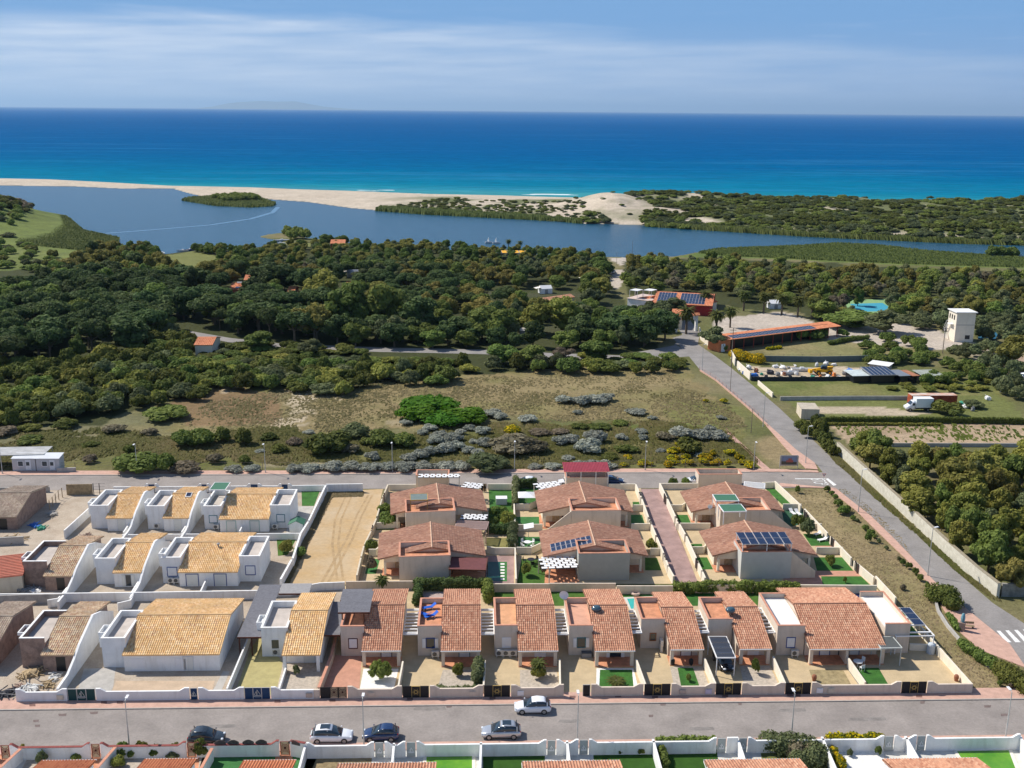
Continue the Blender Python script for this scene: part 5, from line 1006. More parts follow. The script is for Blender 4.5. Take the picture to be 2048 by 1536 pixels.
# rear street walls
for pts, h_, m_, lb in (([(228,985),(296,984.5)],1.1,M_white,'white wall section with a blue niche, behind the first narrow cottage'), ([(312,984.5),(402,984)],1.1,M_white,'white wall section behind the skylight cottage'), ([(416,984),(500,983)],1.1,M_white,'white wall section behind the green canopy'), ([(518,983),(562,983)],1.1,M_white,'short white wall section between two blue gates'),
 ([(578,983),(650,982)],1.15,M_white,'white wall section behind the small lawn'), ([(777,981),(832,981)],1.2,M_cream,'cream wall left of the salmon rimmed annex'), ([(975,980),(1024,980)],1.2,M_cream,'cream wall behind the square lawn'), ([(1217,980),(1270,980)],1.2,M_cream,'cream wall right of the crimson roof'),
 ([(1319,979),(1395,978.5)],1.2,M_cream,'cream wall with two small trees behind'), ([(1524,977),(1549,976)],1.2,M_cream,'cream corner wall by the side road')): wall(lb, pts, h_, m_, .22, name='rear_wall')
for x0, x1, lb in ((297,311,'first dark blue gate from the left in the rear walls'),(403,415,'second dark blue gate from the left in the rear walls'),(501,517,'third dark blue gate from the left in the rear walls'),(563,577,'fourth dark blue gate from the left in the rear walls')):
 a, b_ = G(x0, 984), G(x1, 984); f_ = Fr(a, to=b_); w_ = f_.l(b_)[0]; t = thing('blue_gate', lb, 'gate', tuple(a)); MB(f_).box(.1,w_-.1,-.03,.03,.05,1.45).build('leaf', M_gateb, t)
 MB(f_).sidey([(-.7,0),(0,0),(0,1.6),(-.3,1.6),(-.7,1.15)], -.12, .12).build('pier', M_white, t); MB(f_).sidey([(w_,0),(w_+.7,0),(w_+.7,1.15),(w_+.3,1.6),(w_,1.6)], -.12, .12).build('pier', M_white, t)
a = G(967, 984); gate('ornate dark gate with a round emblem on the rear street', 960, 974, 'iron', yoff=984-yb(960))
# cross walls between the villas
for pts, lb, m_ in (([(753,1058),(800,1056)],'cream cross wall left of the lower left villa roof',M_cream), ([(1030,1062),(1085,1061)],'cream cross wall between the two middle gardens',M_cream), ([(1031,1020),(1058,1020),(1077,1012)],'angled cream wall under the white parasol',M_cream),
 ([(1033,1108),(1062,1108),(1084,1098)],'angled cream wall above the lower middle garden',M_cream), ([(1262,1060),(1300,1060)],'cream cross wall right of the middle villas',M_cream), ([(1352,1059),(1420,1059)],'cream cross wall left of the lower right villa',M_cream), ([(1340,1022),(1363,1022),(1378,1012)],'angled cream wall with a low terrace, upper right villa',M_cream),
 ([(1384,1107),(1406,1107),(1420,1096)],'angled cream wall left of the lower right villa',M_cream), ([(1565,1020),(1602,1020)],'cream cross wall above the two white loungers',M_cream), ([(1598,1060),(1642,1060)],'cream cross wall behind the olive tree',M_cream), ([(1632,1108),(1685,1108)],'cream cross wall above the square turf',M_cream),
 ([(1026,976),(1030,1060),(1030,1100)],'long cream wall between left and middle villa gardens',M_cream), ([(974,1106),(990,1109),(1030,1109),(1032,1172)],'cream wall around the dark pool deck',M_cream), ([(1265,1022),(1290,1022)],'short cream wall by the upper middle villa side garden',M_cream), ([(1300,1110),(1325,1110)],'short cream wall by the lower middle villa side garden',M_cream), ([(738,1112),(752,1112),(760,1106)],'short angled wall left of the lower left villa',M_cream)):
 wall(lb, pts, 1.15, m_, .2, name='cross_wall')
# retaining kerb and low fences
def fence(label, pts, h, step, mat, post=.03, rails=(.95,.5), name='fence', cat='fence', z=0., group=None):
 P = [Vector((p.x, p.y, 0)) for p in gp(pts)]; t = thing(name, label, cat, tuple(P[0]), group); r_ = MB(); p_ = MB(); n_posts = 0
 for a, b_ in zip(P, P[1:]):
  L_ = (b_-a).length; k = max(1, round(L_/step))
  for i in range(k):
   q = a.lerp(b_, i/k); MB().box(q.x-post, q.x+post, q.y-post, q.y+post, z, z+h).build('post', mat, t) if n_posts < 90 else p_.box(q.x-post, q.x+post, q.y-post, q.y+post, z, z+h); n_posts += 1
  for r__ in rails: r_.tube((a.x,a.y,z+h*r__), (b_.x,b_.y,z+h*r__), .018, 4)
 r_.build('rail', mat, t)
 if p_.v: p_.build('post', mat, t)['kind'] = 'stuff'
 return t
M_fp = mk('weathered_fence_post', (.20,.16,.13), .9, .2, 3); M_redp = mk('pinkish_railing', (.48,.26,.22), .7, .1, 3)
fence('low wire fence on dark posts along the scrub by the rear street', [(0,940),(600,939.5),(1100,936),(1505,936)], 1.5, 7, M_fp, .035, (.97,.6,.25)); fence('pink railing along the left side of the road to the camp', [(1399,741),(1431,761),(1491,812),(1534,851)], 1.1, 3.2, M_redp, .04, (.98,.5))
wall('low pink kerb wall under the railing by the road', [(1400,742),(1432,762),(1492,813),(1535,852)], .35, M_pave, .25, name='kerb_wall')
fence('railing beside the pink path crossing the meadow corner', [(1452,865),(1480,893),(1510,922),(1528,938)], 1.0, 3, M_redp, .035, (.98,.5)); fence('wire fence closing the meadow at its right corner', [(1452,864),(1532,862)], 1.3, 4, M_fp, .03, (.95,.5))
# east rubble wall along the grove
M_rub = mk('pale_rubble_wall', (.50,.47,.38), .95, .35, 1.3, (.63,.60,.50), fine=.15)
wall('long pale rubble wall along the eucalyptus grove', [(1674,905),(1730,957),(1790,1012),(1850,1068),(1900,1115),(1950,1160),(1995,1196)], 2.3, M_rub, .45, name='rubble_wall', coping=mk('dull_wall_top', (.30,.26,.19), .95, .2, 2)); wall('shaded end piece of the rubble wall turning right', [(2001,1192),(2200,1196)], 2.0, mk('shaded_rubble', (.26,.25,.22), .95, .3, 1.3), .45, name='rubble_wall')  # end piece uses a darker rubble copy, its shade put into the colour
# ---------------------------------------------------------------- near lots at the bottom edge
def gt(x, y, h): return G(x, y, h)
def nwall(label, pts, h=1.55, mat=M_white, th=.24, cop=None, hs=None):
 P = [(gt(x, y, h).x, gt(x, y, h).y) for x, y in pts]; return wall(label, P, hs or h, mat, th, cop, False, 'near_wall')
NL = [(-40,1492),(230,1489)]; M_redcop = mk('dark_red_coping', (.25,.07,.06), .8, .2, 3)
sheet('near_yard', [(-200,1504),(2250,1486),(2300,1700),(-250,1700)], M_palepav, .016)
def ny(x): return 1489.5-(x-20)*.0135 if x < 600 else 1487-(x-610)*.0125
def nseg(label, x0, x1, red=False, upl=1, upr=1):
 k = 9; pts = [(x0, ny(x0))]; hs = [1.9 if upl else 1.5]
 if upl: pts += [(x0+5, ny(x0+5)), (x0+16, ny(x0+16))]; hs += [1.9, 1.5]
 if upr: pts += [(x1-16, ny(x1-16)), (x1-5, ny(x1-5))]; hs += [1.5, 1.9]
 pts.append((x1, ny(x1))); hs.append(1.9 if upr else 1.5)
 if x1-x0 < 34: pts = [pts[0], pts[-1]]; hs = [hs[0], hs[-1]]
 P = [(gt(x, y+5, 1.5).x, gt(x, y+5, 1.5).y) for x, y in pts]; wall(label, P, hs, M_white, .24, M_redcop if red else None, False, 'near_wall')
for x0, x1, lb in ((-60,-4,'a'),(20,180,'white wall with dark red top between two rosette gates, bottom left'),(201,372,'white wall with dark red top behind the shrub garden'),(392,558,'white wall with dark red scallops above the left lawn'),(581,611,'short red topped wall right of the fourth rosette gate')): nseg(lb if len(lb) > 2 else 'red topped white wall piece at the bottom left edge', x0, x1, True)
for x0, x1, lb in ((613,748,'white wall above the dry brown yard'),(769,811,'short white wall between two boat gates, left pair'),(833,1093,'long white wall above the green pool and dark lawn'),(1113,1157,'short white wall between two boat gates, middle pair'),(1178,1433,'long white wall above the turf and hedge gardens'),(1454,1476,'short white wall between two boat gates, right pair'),(1496,1768,'long white wall above the wild garden and yellow shrubs'),(1789,1833,'short white wall between two boat gates, far right pair'),(1853,2040,'white wall above the right green pool')): nseg(lb, x0, x1)
nwall('white side wall at the right corner of the bottom lots', [(2040,1471),(2075,1536)], 1.5)
def ngate(label, x0, x1, kind):
 a, b_ = gt(x0, ny(x0)+5, 1.5), gt(x1, ny(x1)+5, 1.5); fr = Fr(a, to=b_); fr.a += math.pi; b2 = b_; w_ = fr.l(b_)[0]; t0 = len(bpy.data.objects)
 pa, pb = PX((b_.x, b_.y, 0)), PX((a.x, a.y, 0));
 return gate(label, min(pa[0], pb[0]), max(pa[0], pb[0]), kind, yoff=pa[1]-yb(pa[0]), z1=1.75)
for x0, x1, lb, k_ in ((0,19,'rosette gate at the bottom left corner','rus'),(181,200,'rosette gate beside the gravel court, bottom left','rus'),(373,391,'rosette gate behind the brown bush, bottom left','rus'),(559,580,'rosette gate above the small orange path','rus'),
 (749,768,'pale grey boat gate left of a pair behind the dark blue car','boatpale'),(812,832,'pale grey boat gate right of a pair near the green pool','boatpale'),(1094,1112,'pale boat gate above the pale path, left of a pair','boatpale'),(1158,1177,'pale boat gate beside the turf with two young shrubs','boatpale'),(1434,1453,'pale boat gate right of the hedge garden','boatpale'),(1477,1495,'pale boat gate left of the wild garden','boatpale'),(1769,1788,'pale boat gate right of the yellow shrubs','boatpale'),(1834,1852,'pale boat gate left of the right green pool','boatpale')): ngate(lb, x0, x1, k_)
for a_, b_, lb, red in (((41,1497),(-6,1540),'red topped divider at the bottom left',1),((231,1493),(190,1540),'red topped divider left of the dense shrubs',1),((424,1496),(400,1540),'red topped divider left of the long lawn',1),((611,1489),(597,1540),'divider between lawn and dry yard',0),((788,1486),(783,1540),'white divider left of the green pool',0),((962,1484),(960,1540),'white divider between the green pool and the dark lawn',0),((1134,1481),(1141,1540),'white divider between two pale paths',0),
 ((1306,1478),(1323,1540),'white divider between turf and hedge garden',0),((1475,1475),(1496,1540),'white divider left of the wild garden',0),((1644,1473),(1673,1540),'white divider between wild garden and yellow shrubs',0),((1811,1472),(1850,1540),'white divider left of the right green pool terrace',0)):
 P = [(gt(*a_, 1.5).x, gt(*a_, 1.5).y), (gt(*b_, 1.5).x, gt(*b_, 1.5).y)]; wall(lb, P, 1.5, M_white, .24, M_salmon if red else None, False, 'near_divider')
# scalloped reed screens on the red topped wall
for x_ in (440,466,496,522,588):
 a = gt(x_-11, ny(x_-11)+5, 1.5); b_ = gt(x_+12, ny(x_+12)+5, 1.5); f_ = Fr(a, to=b_); w_ = f_.l(b_)[0]; MB(f_).sidey([(0,1.52),(w_,1.52)]+[(w_*(1-i/8), 1.75+.28*math.sin(math.pi*i/8)) for i in range(9)], -.03, .03).solo('reed_screen', mk('dark_reed', (.10,.085,.08), .9, .3, 5), 'dark arched screen panel on the red topped wall above the lawn', 'screen', 'arched screens on the wall')
for nm, pts, m_, z_ in [('near_lawn', [(408,1506),(640,1502),(606,1580),(385,1580)], M_lawnb, .03), ('orange_path', [(552,1505),(586,1504),(580,1560),(545,1560)], M_terra, .034), ('dry_yard', [(613,1504),(745,1502),(738,1580),(606,1580)], mk('dry_brown_grass', (.26,.20,.11), .95, .3, 1.5, fine=.2), .03),
 ('near_lawn', [(966,1498),(1090,1497),(1089,1580),(966,1580)], M_lawn if False else mk('deep_green_turf', (.03,.085,.01), .95, .15, 1, fine=.1), .03), ('near_lawn', [(1186,1496),(1306,1494),(1330,1580),(1190,1580)], MATS['deep_green_turf'], .03), ('near_lawn', [(1312,1494),(1432,1492),(1445,1580),(1330,1580)], MATS['deep_green_turf'], .03), ('wild_garden_soil', [(1520,1492),(1646,1490),(1680,1580),(1530,1580)], mk('wild_soil', (.12,.13,.04), .95, .3, 1, fine=.2), .03),
 ('white_gravel_garden', [(1650,1490),(1766,1488),(1772,1580),(1690,1580)], M_stonewhite, .03), ('terracotta_court', [(-20,1510),(24,1504),(40,1504),(-10,1560),(-40,1560)], M_terra, .03), ('rose_court', [(62,1505),(228,1500),(190,1580),(20,1580)], M_gravel, .028), ('terracotta_court', [(176,1506),(204,1506),(190,1560),(160,1560)], M_terra, .034),
 ('shrub_garden_soil', [(236,1500),(415,1497),(395,1580),(200,1580)], M_gravel, .03), ('terracotta_court', [(370,1503),(400,1502),(395,1560),(352,1560)], M_terra, .034)]: sheet(nm, pts, m_, z_)
for pts, w_, lb in (([(846,1507),(951,1505),(951,1590),(846,1590)],[(853,1512),(944,1510),(944,1590),(853,1590)],'green pool with cream rim at the bottom centre left'), ([(1905,1499),(2022,1498),(2060,1590),(1960,1590)],[(1914,1504),(2017,1502),(2050,1590),(1968,1590)],'green pool with cream rim at the bottom right')):
 t = thing('swimming_pool', lb, 'pool', tuple(G(*pts[0]))); q = [G(*p) for p in pts]; i_ = [G(*p) for p in w_]; b_ = MB(); b_.slab([(p.x,p.y,.09) for p in q][::-1], .06); b_.build('rim', mk('cream_rim', (.75,.70,.60), .8, .05, 2), t); b_ = MB(); b_.slab([(p.x,p.y,.10) for p in i_][::-1], .004); b_.build('pool_water', M_poolg, t)
def nearhouse(label, x0, x1, y, mat):
 a, b_ = gt(x0, y, 2.7), gt(x1, y, 2.7); fr = Fr(a, sa); w_ = fr.l(b_)[0]; t = thing('near_house', label, 'house', (a.x, a.y, 0)); P = fr.w
 MB(fr).sidex([(-.4,0),(-14,0),(-14,2.4),(-7,4.2),(-.4,2.5)], .2, w_-.2).build('wall', M_white, t)
 tile_roof('roof', mat, t, P(w_,0,2.7), P(0,0,2.7), P(w_,-7,4.5), P(0,-7,4.5), tile=.30, amp=.06); tile_roof('roof', mat, t, P(0,-14.5,2.6), P(w_,-14.5,2.6), P(0,-7,4.5), P(w_,-7,4.5), tile=.30, amp=.06)
 e = MB(fr); e.box(-.05, 0, -7, .02, 2.5, 2.55); e.tube((0,.08,2.62), (w_,.08,2.62), .07, 6); e.build('gutter', M_wplastic, t)
nearhouse('bright terracotta roof at the bottom edge, first from the left', 84, 192, 1521, T_bright); nearhouse('bright terracotta roof at the bottom edge behind the shrubs', 290, 394, 1518, T_bright); nearhouse('bright terracotta roof at the bottom edge by the lawn', 487, 592, 1521, T_bright)
nearhouse('brown tiled roof at the bottom edge left of the green pool', 676, 873, 1527, T_red); nearhouse('brown tiled roof at the bottom edge below the pale path', 1044, 1240, 1523, T_red); nearhouse('brown tiled roof at the bottom edge below the boat gate pair', 1408, 1600, 1520, T_red); nearhouse('brown tiled roof at the bottom edge left of the right pool', 1764, 1955, 1518, T_red)
# ---------------------------------------------------------------- vegetation
def leafmat(name, cols, sat=.28, flower=None, rough=.75):
 m = bpy.data.materials.new(name); m.use_nodes = True; n, l, b = nodes_of(m); b.inputs['Roughness'].default_value = rough; b.inputs['Specular IOR Level'].default_value = .12
 oi = n.new('ShaderNodeObjectInfo'); at = n.new('ShaderNodeAttribute'); at.attribute_name = 'leaf'
 r = n.new('ShaderNodeValToRGB'); e = r.color_ramp.elements; e[0].color = (*cols[0], 1); e[1].color = (*cols[-1], 1)
 for i, c in enumerate(cols[1:-1]): x = e.new((i+1)/(len(cols)-1)); x.color = (*c, 1)
 if flower:
  e[len(e)-1].position = .48; x = e.new(.52); x.color = (*flower, 1); x = e.new(.999); x.color = (*flower, 1)
 l.new(at.outputs['Fac'], r.inputs[0]); h = n.new('ShaderNodeHueSaturation'); l.new(r.outputs[0], h.inputs['Color'])
 mr = n.new('ShaderNodeMapRange'); mr.inputs[3].default_value = 1-sat; mr.inputs[4].default_value = 1+sat; l.new(oi.outputs['Random'], mr.inputs[0]); l.new(mr.outputs[0], h.inputs['Value'])
 w = n.new('ShaderNodeTexWhiteNoise'); w.noise_dimensions = '1D'; l.new(oi.outputs['Random'], w.inputs['W']); m2 = n.new('ShaderNodeMapRange'); m2.inputs[3].default_value = .478; m2.inputs[4].default_value = .512; l.new(w.outputs[0], m2.inputs[0]); l.new(m2.outputs[0], h.inputs['Hue'])
 l.new(h.outputs[0], b.inputs['Base Color']); tr = n.new('ShaderNodeBsdfTranslucent'); l.new(h.outputs[0], tr.inputs[0]); ms = n.new('ShaderNodeMixShader'); ms.inputs[0].default_value = .38
 l.new(b.outputs[0], ms.inputs[1]); l.new(tr.outputs[0], ms.inputs[2]); l.new(ms.outputs[0], n['Material Output'].inputs[0]); MATS[name] = m; return m
F_pine = leafmat('dark_pine_foliage', [(.040,.072,.026),(.11,.16,.055),(.07,.115,.038)]); F_green = leafmat('green_foliage', [(.08,.13,.028),(.20,.26,.065),(.13,.185,.042)])
F_ochre = leafmat('olive_ochre_foliage', [(.14,.145,.034),(.30,.28,.075),(.21,.20,.05)]); F_grey = leafmat('grey_green_foliage', [(.08,.105,.045),(.19,.22,.10),(.13,.155,.07)])
F_yg = leafmat('yellow_green_foliage', [(.12,.15,.025),(.31,.32,.075),(.21,.225,.05)]); F_maq = leafmat('maquis_foliage', [(.065,.09,.022),(.165,.185,.045),(.105,.13,.03)])
F_bright = leafmat('bright_green_foliage', [(.045,.13,.008),(.11,.24,.02),(.07,.18,.012)], .1); F_silver = leafmat('silver_shrub_foliage', [(.20,.21,.16),(.42,.44,.37),(.30,.31,.26)], .2)
F_yel = leafmat('yellow_flowering_broom', [(.10,.15,.02),(.22,.26,.03),(.26,.26,.03)], .15, flower=(.72,.54,.01)); F_brown = leafmat('brownish_twig_foliage', [(.13,.11,.06),(.26,.22,.15),(.18,.155,.10)])
F_hedge = leafmat('hedge_foliage', [(.05,.09,.025),(.14,.20,.07),(.085,.14,.045)], .12); M_bark = mk('tree_bark', (.14,.11,.08), .95, .3, 4)
def leaf_verts(rng, cen, rad, n, leaf, up=.25):
 """n leaf quads on the surfaces of clumps; returns verts (4n,3) and a value per leaf"""
 k = rng.choice(len(cen), n, p=(rad**2)/np.sum(rad**2)); d = rng.normal(size=(n, 3)); d[:, 2] = np.abs(d[:, 2])*.9-up*rng.random(n)*1.2; d /= np.linalg.norm(d, axis=1)[:, None]
 p = cen[k]+d*(rad[k]*(.82+.3*rng.random(n)))[:, None]; nn = d+rng.normal(size=(n, 3))*.45; nn /= np.linalg.norm(nn, axis=1)[:, None]
 a = np.cross(nn, rng.normal(size=(n, 3))); a /= np.linalg.norm(a, axis=1)[:, None]; b = np.cross(nn, a); s = (leaf*(.55+.9*rng.random(n)))[:, None]; b = b*(.5+.4*rng.random(n))[:, None]
 V = np.stack([p-a*s-b*s, p+a*s-b*s*.6, p+a*s*.9+b*s, p-a*s*.7+b*s*.9], 1).reshape(-1, 3)
 return V, np.clip(.5+.28*rng.normal(size=n)+.12*(rng.random(len(cen))[k]-.5), 0, .999)
def crown(name, mat, seed, R, H, zb, ncl, nleaf, leaf, shape='round', core=True):
 rng = np.random.default_rng(seed); cen = []; rad = []
 while len(cen) < ncl:
  q = rng.uniform(-1, 1, 3)
  if np.linalg.norm(q) > 1: continue
  if shape == 'umbrella': q[2] = .35+.5*q[2]*.8-.35*(q[0]**2+q[1]**2)
  elif shape == 'tall': w_ = 1-.45*abs(q[2]); q[0] *= w_; q[1] *= w_
  elif shape == 'bush': r_q = np.linalg.norm(q)+1e-6; q = q/r_q*max(r_q, .55); q[2] = abs(q[2])*1.1-.35; q[:2] *= .86
  cen.append([q[0]*R*.78, q[1]*R*.78, zb+H*.5+q[2]*H*.40]); rad.append(R*rng.uniform(.22, .42)*(1 if shape != 'umbrella' else .85))
 cen = np.array(cen); rad = np.array(rad); V, lv = leaf_verts(rng, cen, rad, nleaf, leaf); F = np.arange(len(V)).reshape(-1, 4).tolist(); LV = list(lv); V = V.tolist()
 if core:
  mb = MB(); rr = random.Random(seed)
  for c, r in zip(cen, rad): mb.ell(tuple(c), (r*.82, r*.82, r*.74), 7, 5, .12, rr)
  b = len(V); V += [list(p) for p in mb.v]; F += [tuple(i+b for i in f) for f in mb.f]; LV += [.3]*len(mb.f)
 me = bpy.data.meshes.new(name); me.from_pydata(V, [], F); me.materials.append(mat)
 at = me.attributes.new('leaf', 'FLOAT', 'FACE'); at.data.foreach_set('value', np.array(LV, dtype=np.float32)); return me
def trunk(seed, h, r, R, zb, nb=4, name='trunk'):
 rng = random.Random(seed); mb = MB(); x = rng.uniform(-.2, .2)*h*.15; mb.tube((0,0,-.3), (x,0,h*.55), r, 7, r*.75)
 for i in range(nb):
  a = i*2*math.pi/nb+rng.random(); q = R*rng.uniform(.35,.6); mb.tube((x,0,h*.5), (x+q*math.cos(a), q*math.sin(a), h*rng.uniform(.75,.92)), r*.5, 5, r*.2)
 me = bpy.data.meshes.new(name); me.from_pydata(mb.v, [], mb.f); me.materials.append(M_bark); return me
PROTO = {}
def proto(kind, mat, n, R, H, zb, ncl, nl, leaf, shape, tr):
 PROTO[kind] = [(crown('crown', mat, hash_(kind)+i, R, H, zb, ncl, nl, leaf, shape), trunk(i+5, zb+H*.6, tr, R, zb) if tr else None) for i in range(n)]
def hash_(s): return sum(ord(c)*(i+3) for i, c in enumerate(s)) % 9973
# every proto is about 10 m tall (trees) or 2 m wide (shrubs); copies are scaled
proto('pine', F_pine, 3, 5.6, 6.0, 3.8, 24, 2600, .34, 'umbrella', .32); proto('conifer', F_pine, 2, 4.5, 9.0, 1.1, 30, 2800, .34, 'tall', .3)
proto('broad', F_green, 3, 4.8, 8.6, 1.1, 26, 2600, .34, 'round', .3); proto('ochre', F_ochre, 3, 4.8, 8.8, 1.0, 26, 2600, .32, 'round', .3)
proto('yg', F_yg, 3, 3.8, 9.2, .7, 26, 2800, .26, 'tall', .22); proto('grey', F_grey, 2, 4.4, 8.0, 1.2, 22, 2400, .30, 'round', .28); proto('twig', F_brown, 1, 4.0, 8.0, 1.2, 18, 1600, .2, 'round', .2)
for k_, m_ in (('maquis', F_maq), ('bushgreen', F_green), ('silver', F_silver), ('broom', F_yel), ('bright', F_bright), ('brownbush', F_brown), ('bushyg', F_yg), ('bushgrey', F_grey)): proto(k_, m_, 3 if k_ in ('maquis','silver') else 2, 1.0, 1.25, 0, 18, 1200, .085, 'bush', 0)
def place_tree(kind, x, y, s, label, cat='tree', group=None, name='tree', z=None, sz=None, rz=None, var=None):
 cr_, tr_ = PROTO[kind][var if var is not None else random.randrange(len(PROTO[kind]))]; z = gz(x, y) if z is None else z; sz = s if sz is None else sz
 if tr_ is None:
  o = bpy.data.objects.new(name, cr_); COL.objects.link(o); o.location = (x, y, z); o.rotation_euler = (0, 0, random.uniform(0, 6.28) if rz is None else rz); o.scale = (s, s, sz); tag(o, label, cat, group); return o
 t = thing(name, label, cat, (x, y, z), group); t.rotation_euler = (0, 0, random.uniform(0, 6.28)); t.scale = (s, s, sz)
 for nm, me_ in (('crown', cr_), ('trunk', tr_)): c = bpy.data.objects.new(nm, me_); COL.objects.link(c); c.parent = t
 return t
# palms
def palm_mesh():
 rng = random.Random(3); c = MB(); cv = []
 for i in range(46):
  a = i*2.399; el0 = 1.25-1.9*(i/46); L_ = 3.4*rng.uniform(.85, 1.1); px_, pz_ = 0, 0; pts = []
  for j in range(7): pts.append((px_, pz_)); e_ = el0-j*.28; px_ += L_/6*math.cos(e_); pz_ += L_/6*math.sin(e_)
  for j in range(6):
   w0, w1 = (.12, .34, .42, .40, .30, .16, .03)[j:j+2]; (x0, z0), (x1, z1) = pts[j], pts[j+1]; ca, sa_ = math.cos(a), math.sin(a)
   for sg in (-1, 1): c.add([(x0*ca,x0*sa_,z0),(x1*ca,x1*sa_,z1),(x1*ca-sg*w1*sa_,x1*sa_+sg*w1*ca,z1-.14),(x0*ca-sg*w0*sa_,x0*sa_+sg*w0*ca,z0-.14)], [(0,1,2,3)])
 me = bpy.data.meshes.new('palm_crown'); me.from_pydata([(p[0],p[1],p[2]+6.2) for p in c.v], [], c.f); me.materials.append(leafmat('palm_fronds', [(.05,.075,.018),(.13,.15,.04),(.09,.11,.03)], .15))
 at = me.attributes.new('leaf', 'FLOAT', 'FACE'); at.data.foreach_set('value', np.random.default_rng(1).random(len(me.polygons)).astype(np.float32)*.8+.1)
 t = MB(); t.tube((0,0,-.2),(0,0,6.0),.36,8,.30); t.ell((0,0,6.0),(.55,.55,.7),8,5); mt = bpy.data.meshes.new('trunk'); mt.from_pydata(t.v, [], t.f); mt.materials.append(M_bark); return me, mt
PALM = palm_mesh()
def palm(px, py, s, label, group=None, hs=None, z=None):
 p = G(px, py); t = thing('palm_tree', label, 'palm', tuple(p), group); t.scale = (s, s, hs or s); t.rotation_euler = (0,0,random.uniform(0,6))
 for nm, me_ in (('crown', PALM[0]), ('trunk', PALM[1])): c = bpy.data.objects.new(nm, me_); COL.objects.link(c); c.parent = t
 return t
def hedge(label, pts, w_, h, mat=F_hedge, dens=55, leaf=.12, name='hedge', px=True, cat='hedge', wob=.15, group=None):
 """clipped or loose hedge along a polyline, leafy all over"""
 P = gp(pts) if px else [Vector((*p, 0)) for p in pts]; rng = np.random.default_rng(hash_(label)); V = []; mb = MB(); F = []; LV = []; cen = []; rad = []
 for a, b in zip(P, P[1:]):
  L_ = (b-a).length; k = max(1, int(L_/(w_*.42))); nrm = Vector((-(b-a).y, (b-a).x, 0)).normalized()
  for i in range(k+1):
   for lv_ in range(max(1, int(h/(w_*.55)))):
    q = a.lerp(b, i/k)+nrm*rng.uniform(-wob, wob)*w_; zz = min(h-w_*.45, w_*.35+lv_*w_*.5)+rng.uniform(-.1, .1)*w_; cen.append((q.x-P[0].x, q.y-P[0].y, max(zz, w_*.25))); rad.append(w_*rng.uniform(.42, .58))
 cen = np.array(cen); rad = np.array(rad); n_ = int(min(16000, dens*sum(rad**2)*4)); V, lv = leaf_verts(rng, cen, rad, n_, leaf); V = V.tolist(); F = np.arange(len(V)).reshape(-1, 4).tolist(); LV = list(lv); rr = random.Random(2)
 for c, r in zip(cen, rad): mb.ell(tuple(c), (r*.88, r*.88, r*.85), 6, 4, .1, rr)
 b_ = len(V); V += [list(p) for p in mb.v]; F += [tuple(i+b_ for i in f) for f in mb.f]; LV += [.3]*len(mb.f)
 me = bpy.data.meshes.new(name); me.from_pydata(V, [], F); me.materials.append(mat); at = me.attributes.new('leaf', 'FLOAT', 'FACE'); at.data.foreach_set('value', np.array(LV, dtype=np.float32))
 o = bpy.data.objects.new(name, me); COL.objects.link(o); o.location = P[0]; tag(o, label, cat, group); return o
def bushpx(kind, px, py, wpx, hm, label, cat='shrub', name='shrub', group=None):
 """shrub whose foot is at the pixel and whose width in the photo is wpx"""
 p = G(px, py); q = G(px+wpx/2, py); s = (q-p).length*1.12; hm *= .84; return place_tree(kind, p.x, p.y, s, label, cat, group, name, sz=hm/1.15)
def treepx(kind, px, py, wpx, hm, label, name='tree', cat='tree', group=None):
 p = G(px, py); q = G(px+wpx/2, py); R = {'pine':6.0,'conifer':4.9,'broad':4.8,'ochre':4.8,'yg':4.0,'grey':4.4,'twig':4.2}[kind]; return place_tree(kind, p.x, p.y, (q-p).length/R, label, cat, group, name, sz=hm/10.)
# --- meadow: single shrubs one can point to
bushpx('bright', 838, 838, 92, 3.4, 'vivid green round shrub, left half of the bright clump in the meadow', 'shrub'); bushpx('bright', 925, 842, 100, 3.2, 'vivid green round shrub, right half of the bright clump in the meadow'); bushpx('bright', 885, 848, 90, 2.8, 'vivid green low shrub at the front middle of the bright clump'); bushpx('bright', 955, 846, 50, 2.2, 'small vivid green shrub at the right end of the bright clump'); bushpx('bright', 868, 824, 120, 3.8, 'vivid green shrub, back of the bright clump in the meadow')
bushpx('maquis', 660, 905, 95, 4.6, 'dark olive tall shrub in the lower meadow left of the green pair'); bushpx('bushgreen', 768, 890, 70, 3.6, 'rounded green shrub, left of a pair in the lower meadow'); bushpx('bushgreen', 806, 893, 52, 3.2, 'rounded green shrub, right of a pair in the lower meadow'); bushpx('bushgrey', 712, 872, 60, 2.8, 'small grey green shrub behind the dark olive shrub')
bushpx('bushgreen', 368, 893, 60, 3.8, 'dark green round shrub, left of three in the left meadow'); bushpx('bushgreen', 408, 890, 60, 3.9, 'dark green round shrub, middle of three in the left meadow'); bushpx('maquis', 445, 884, 42, 3.2, 'dark shrub, right of three in the left meadow'); bushpx('maquis', 487, 890, 44, 3.6, 'lone dark shrub right of the three dark green ones')
bushpx('bushgreen', 330, 837, 90, 3.0, 'broad spreading green shrub on the bare brown slope'); bushpx('bushgreen', 275, 943, 100, 3.6, 'large green shrub behind the pavement lamp, left'); bushpx('bushgreen', 318, 943, 60, 4.2, 'taller green shrub right of the lamp by the rear pavement')
bushpx('brownbush', 372, 943, 62, 2.0, 'low brown grass tussock by the rear street fence'); bushpx('grey' if False else 'bushgrey', 970, 940, 90, 3.4, 'tall grey green shrub beside the rear street fence'); bushpx('brownbush', 1020, 905, 90, 3.6, 'brown and green twiggy shrub behind the fence lamp'); bushpx('brownbush', 1060, 903, 70, 3.0, 'low brownish shrub right of the twiggy one')
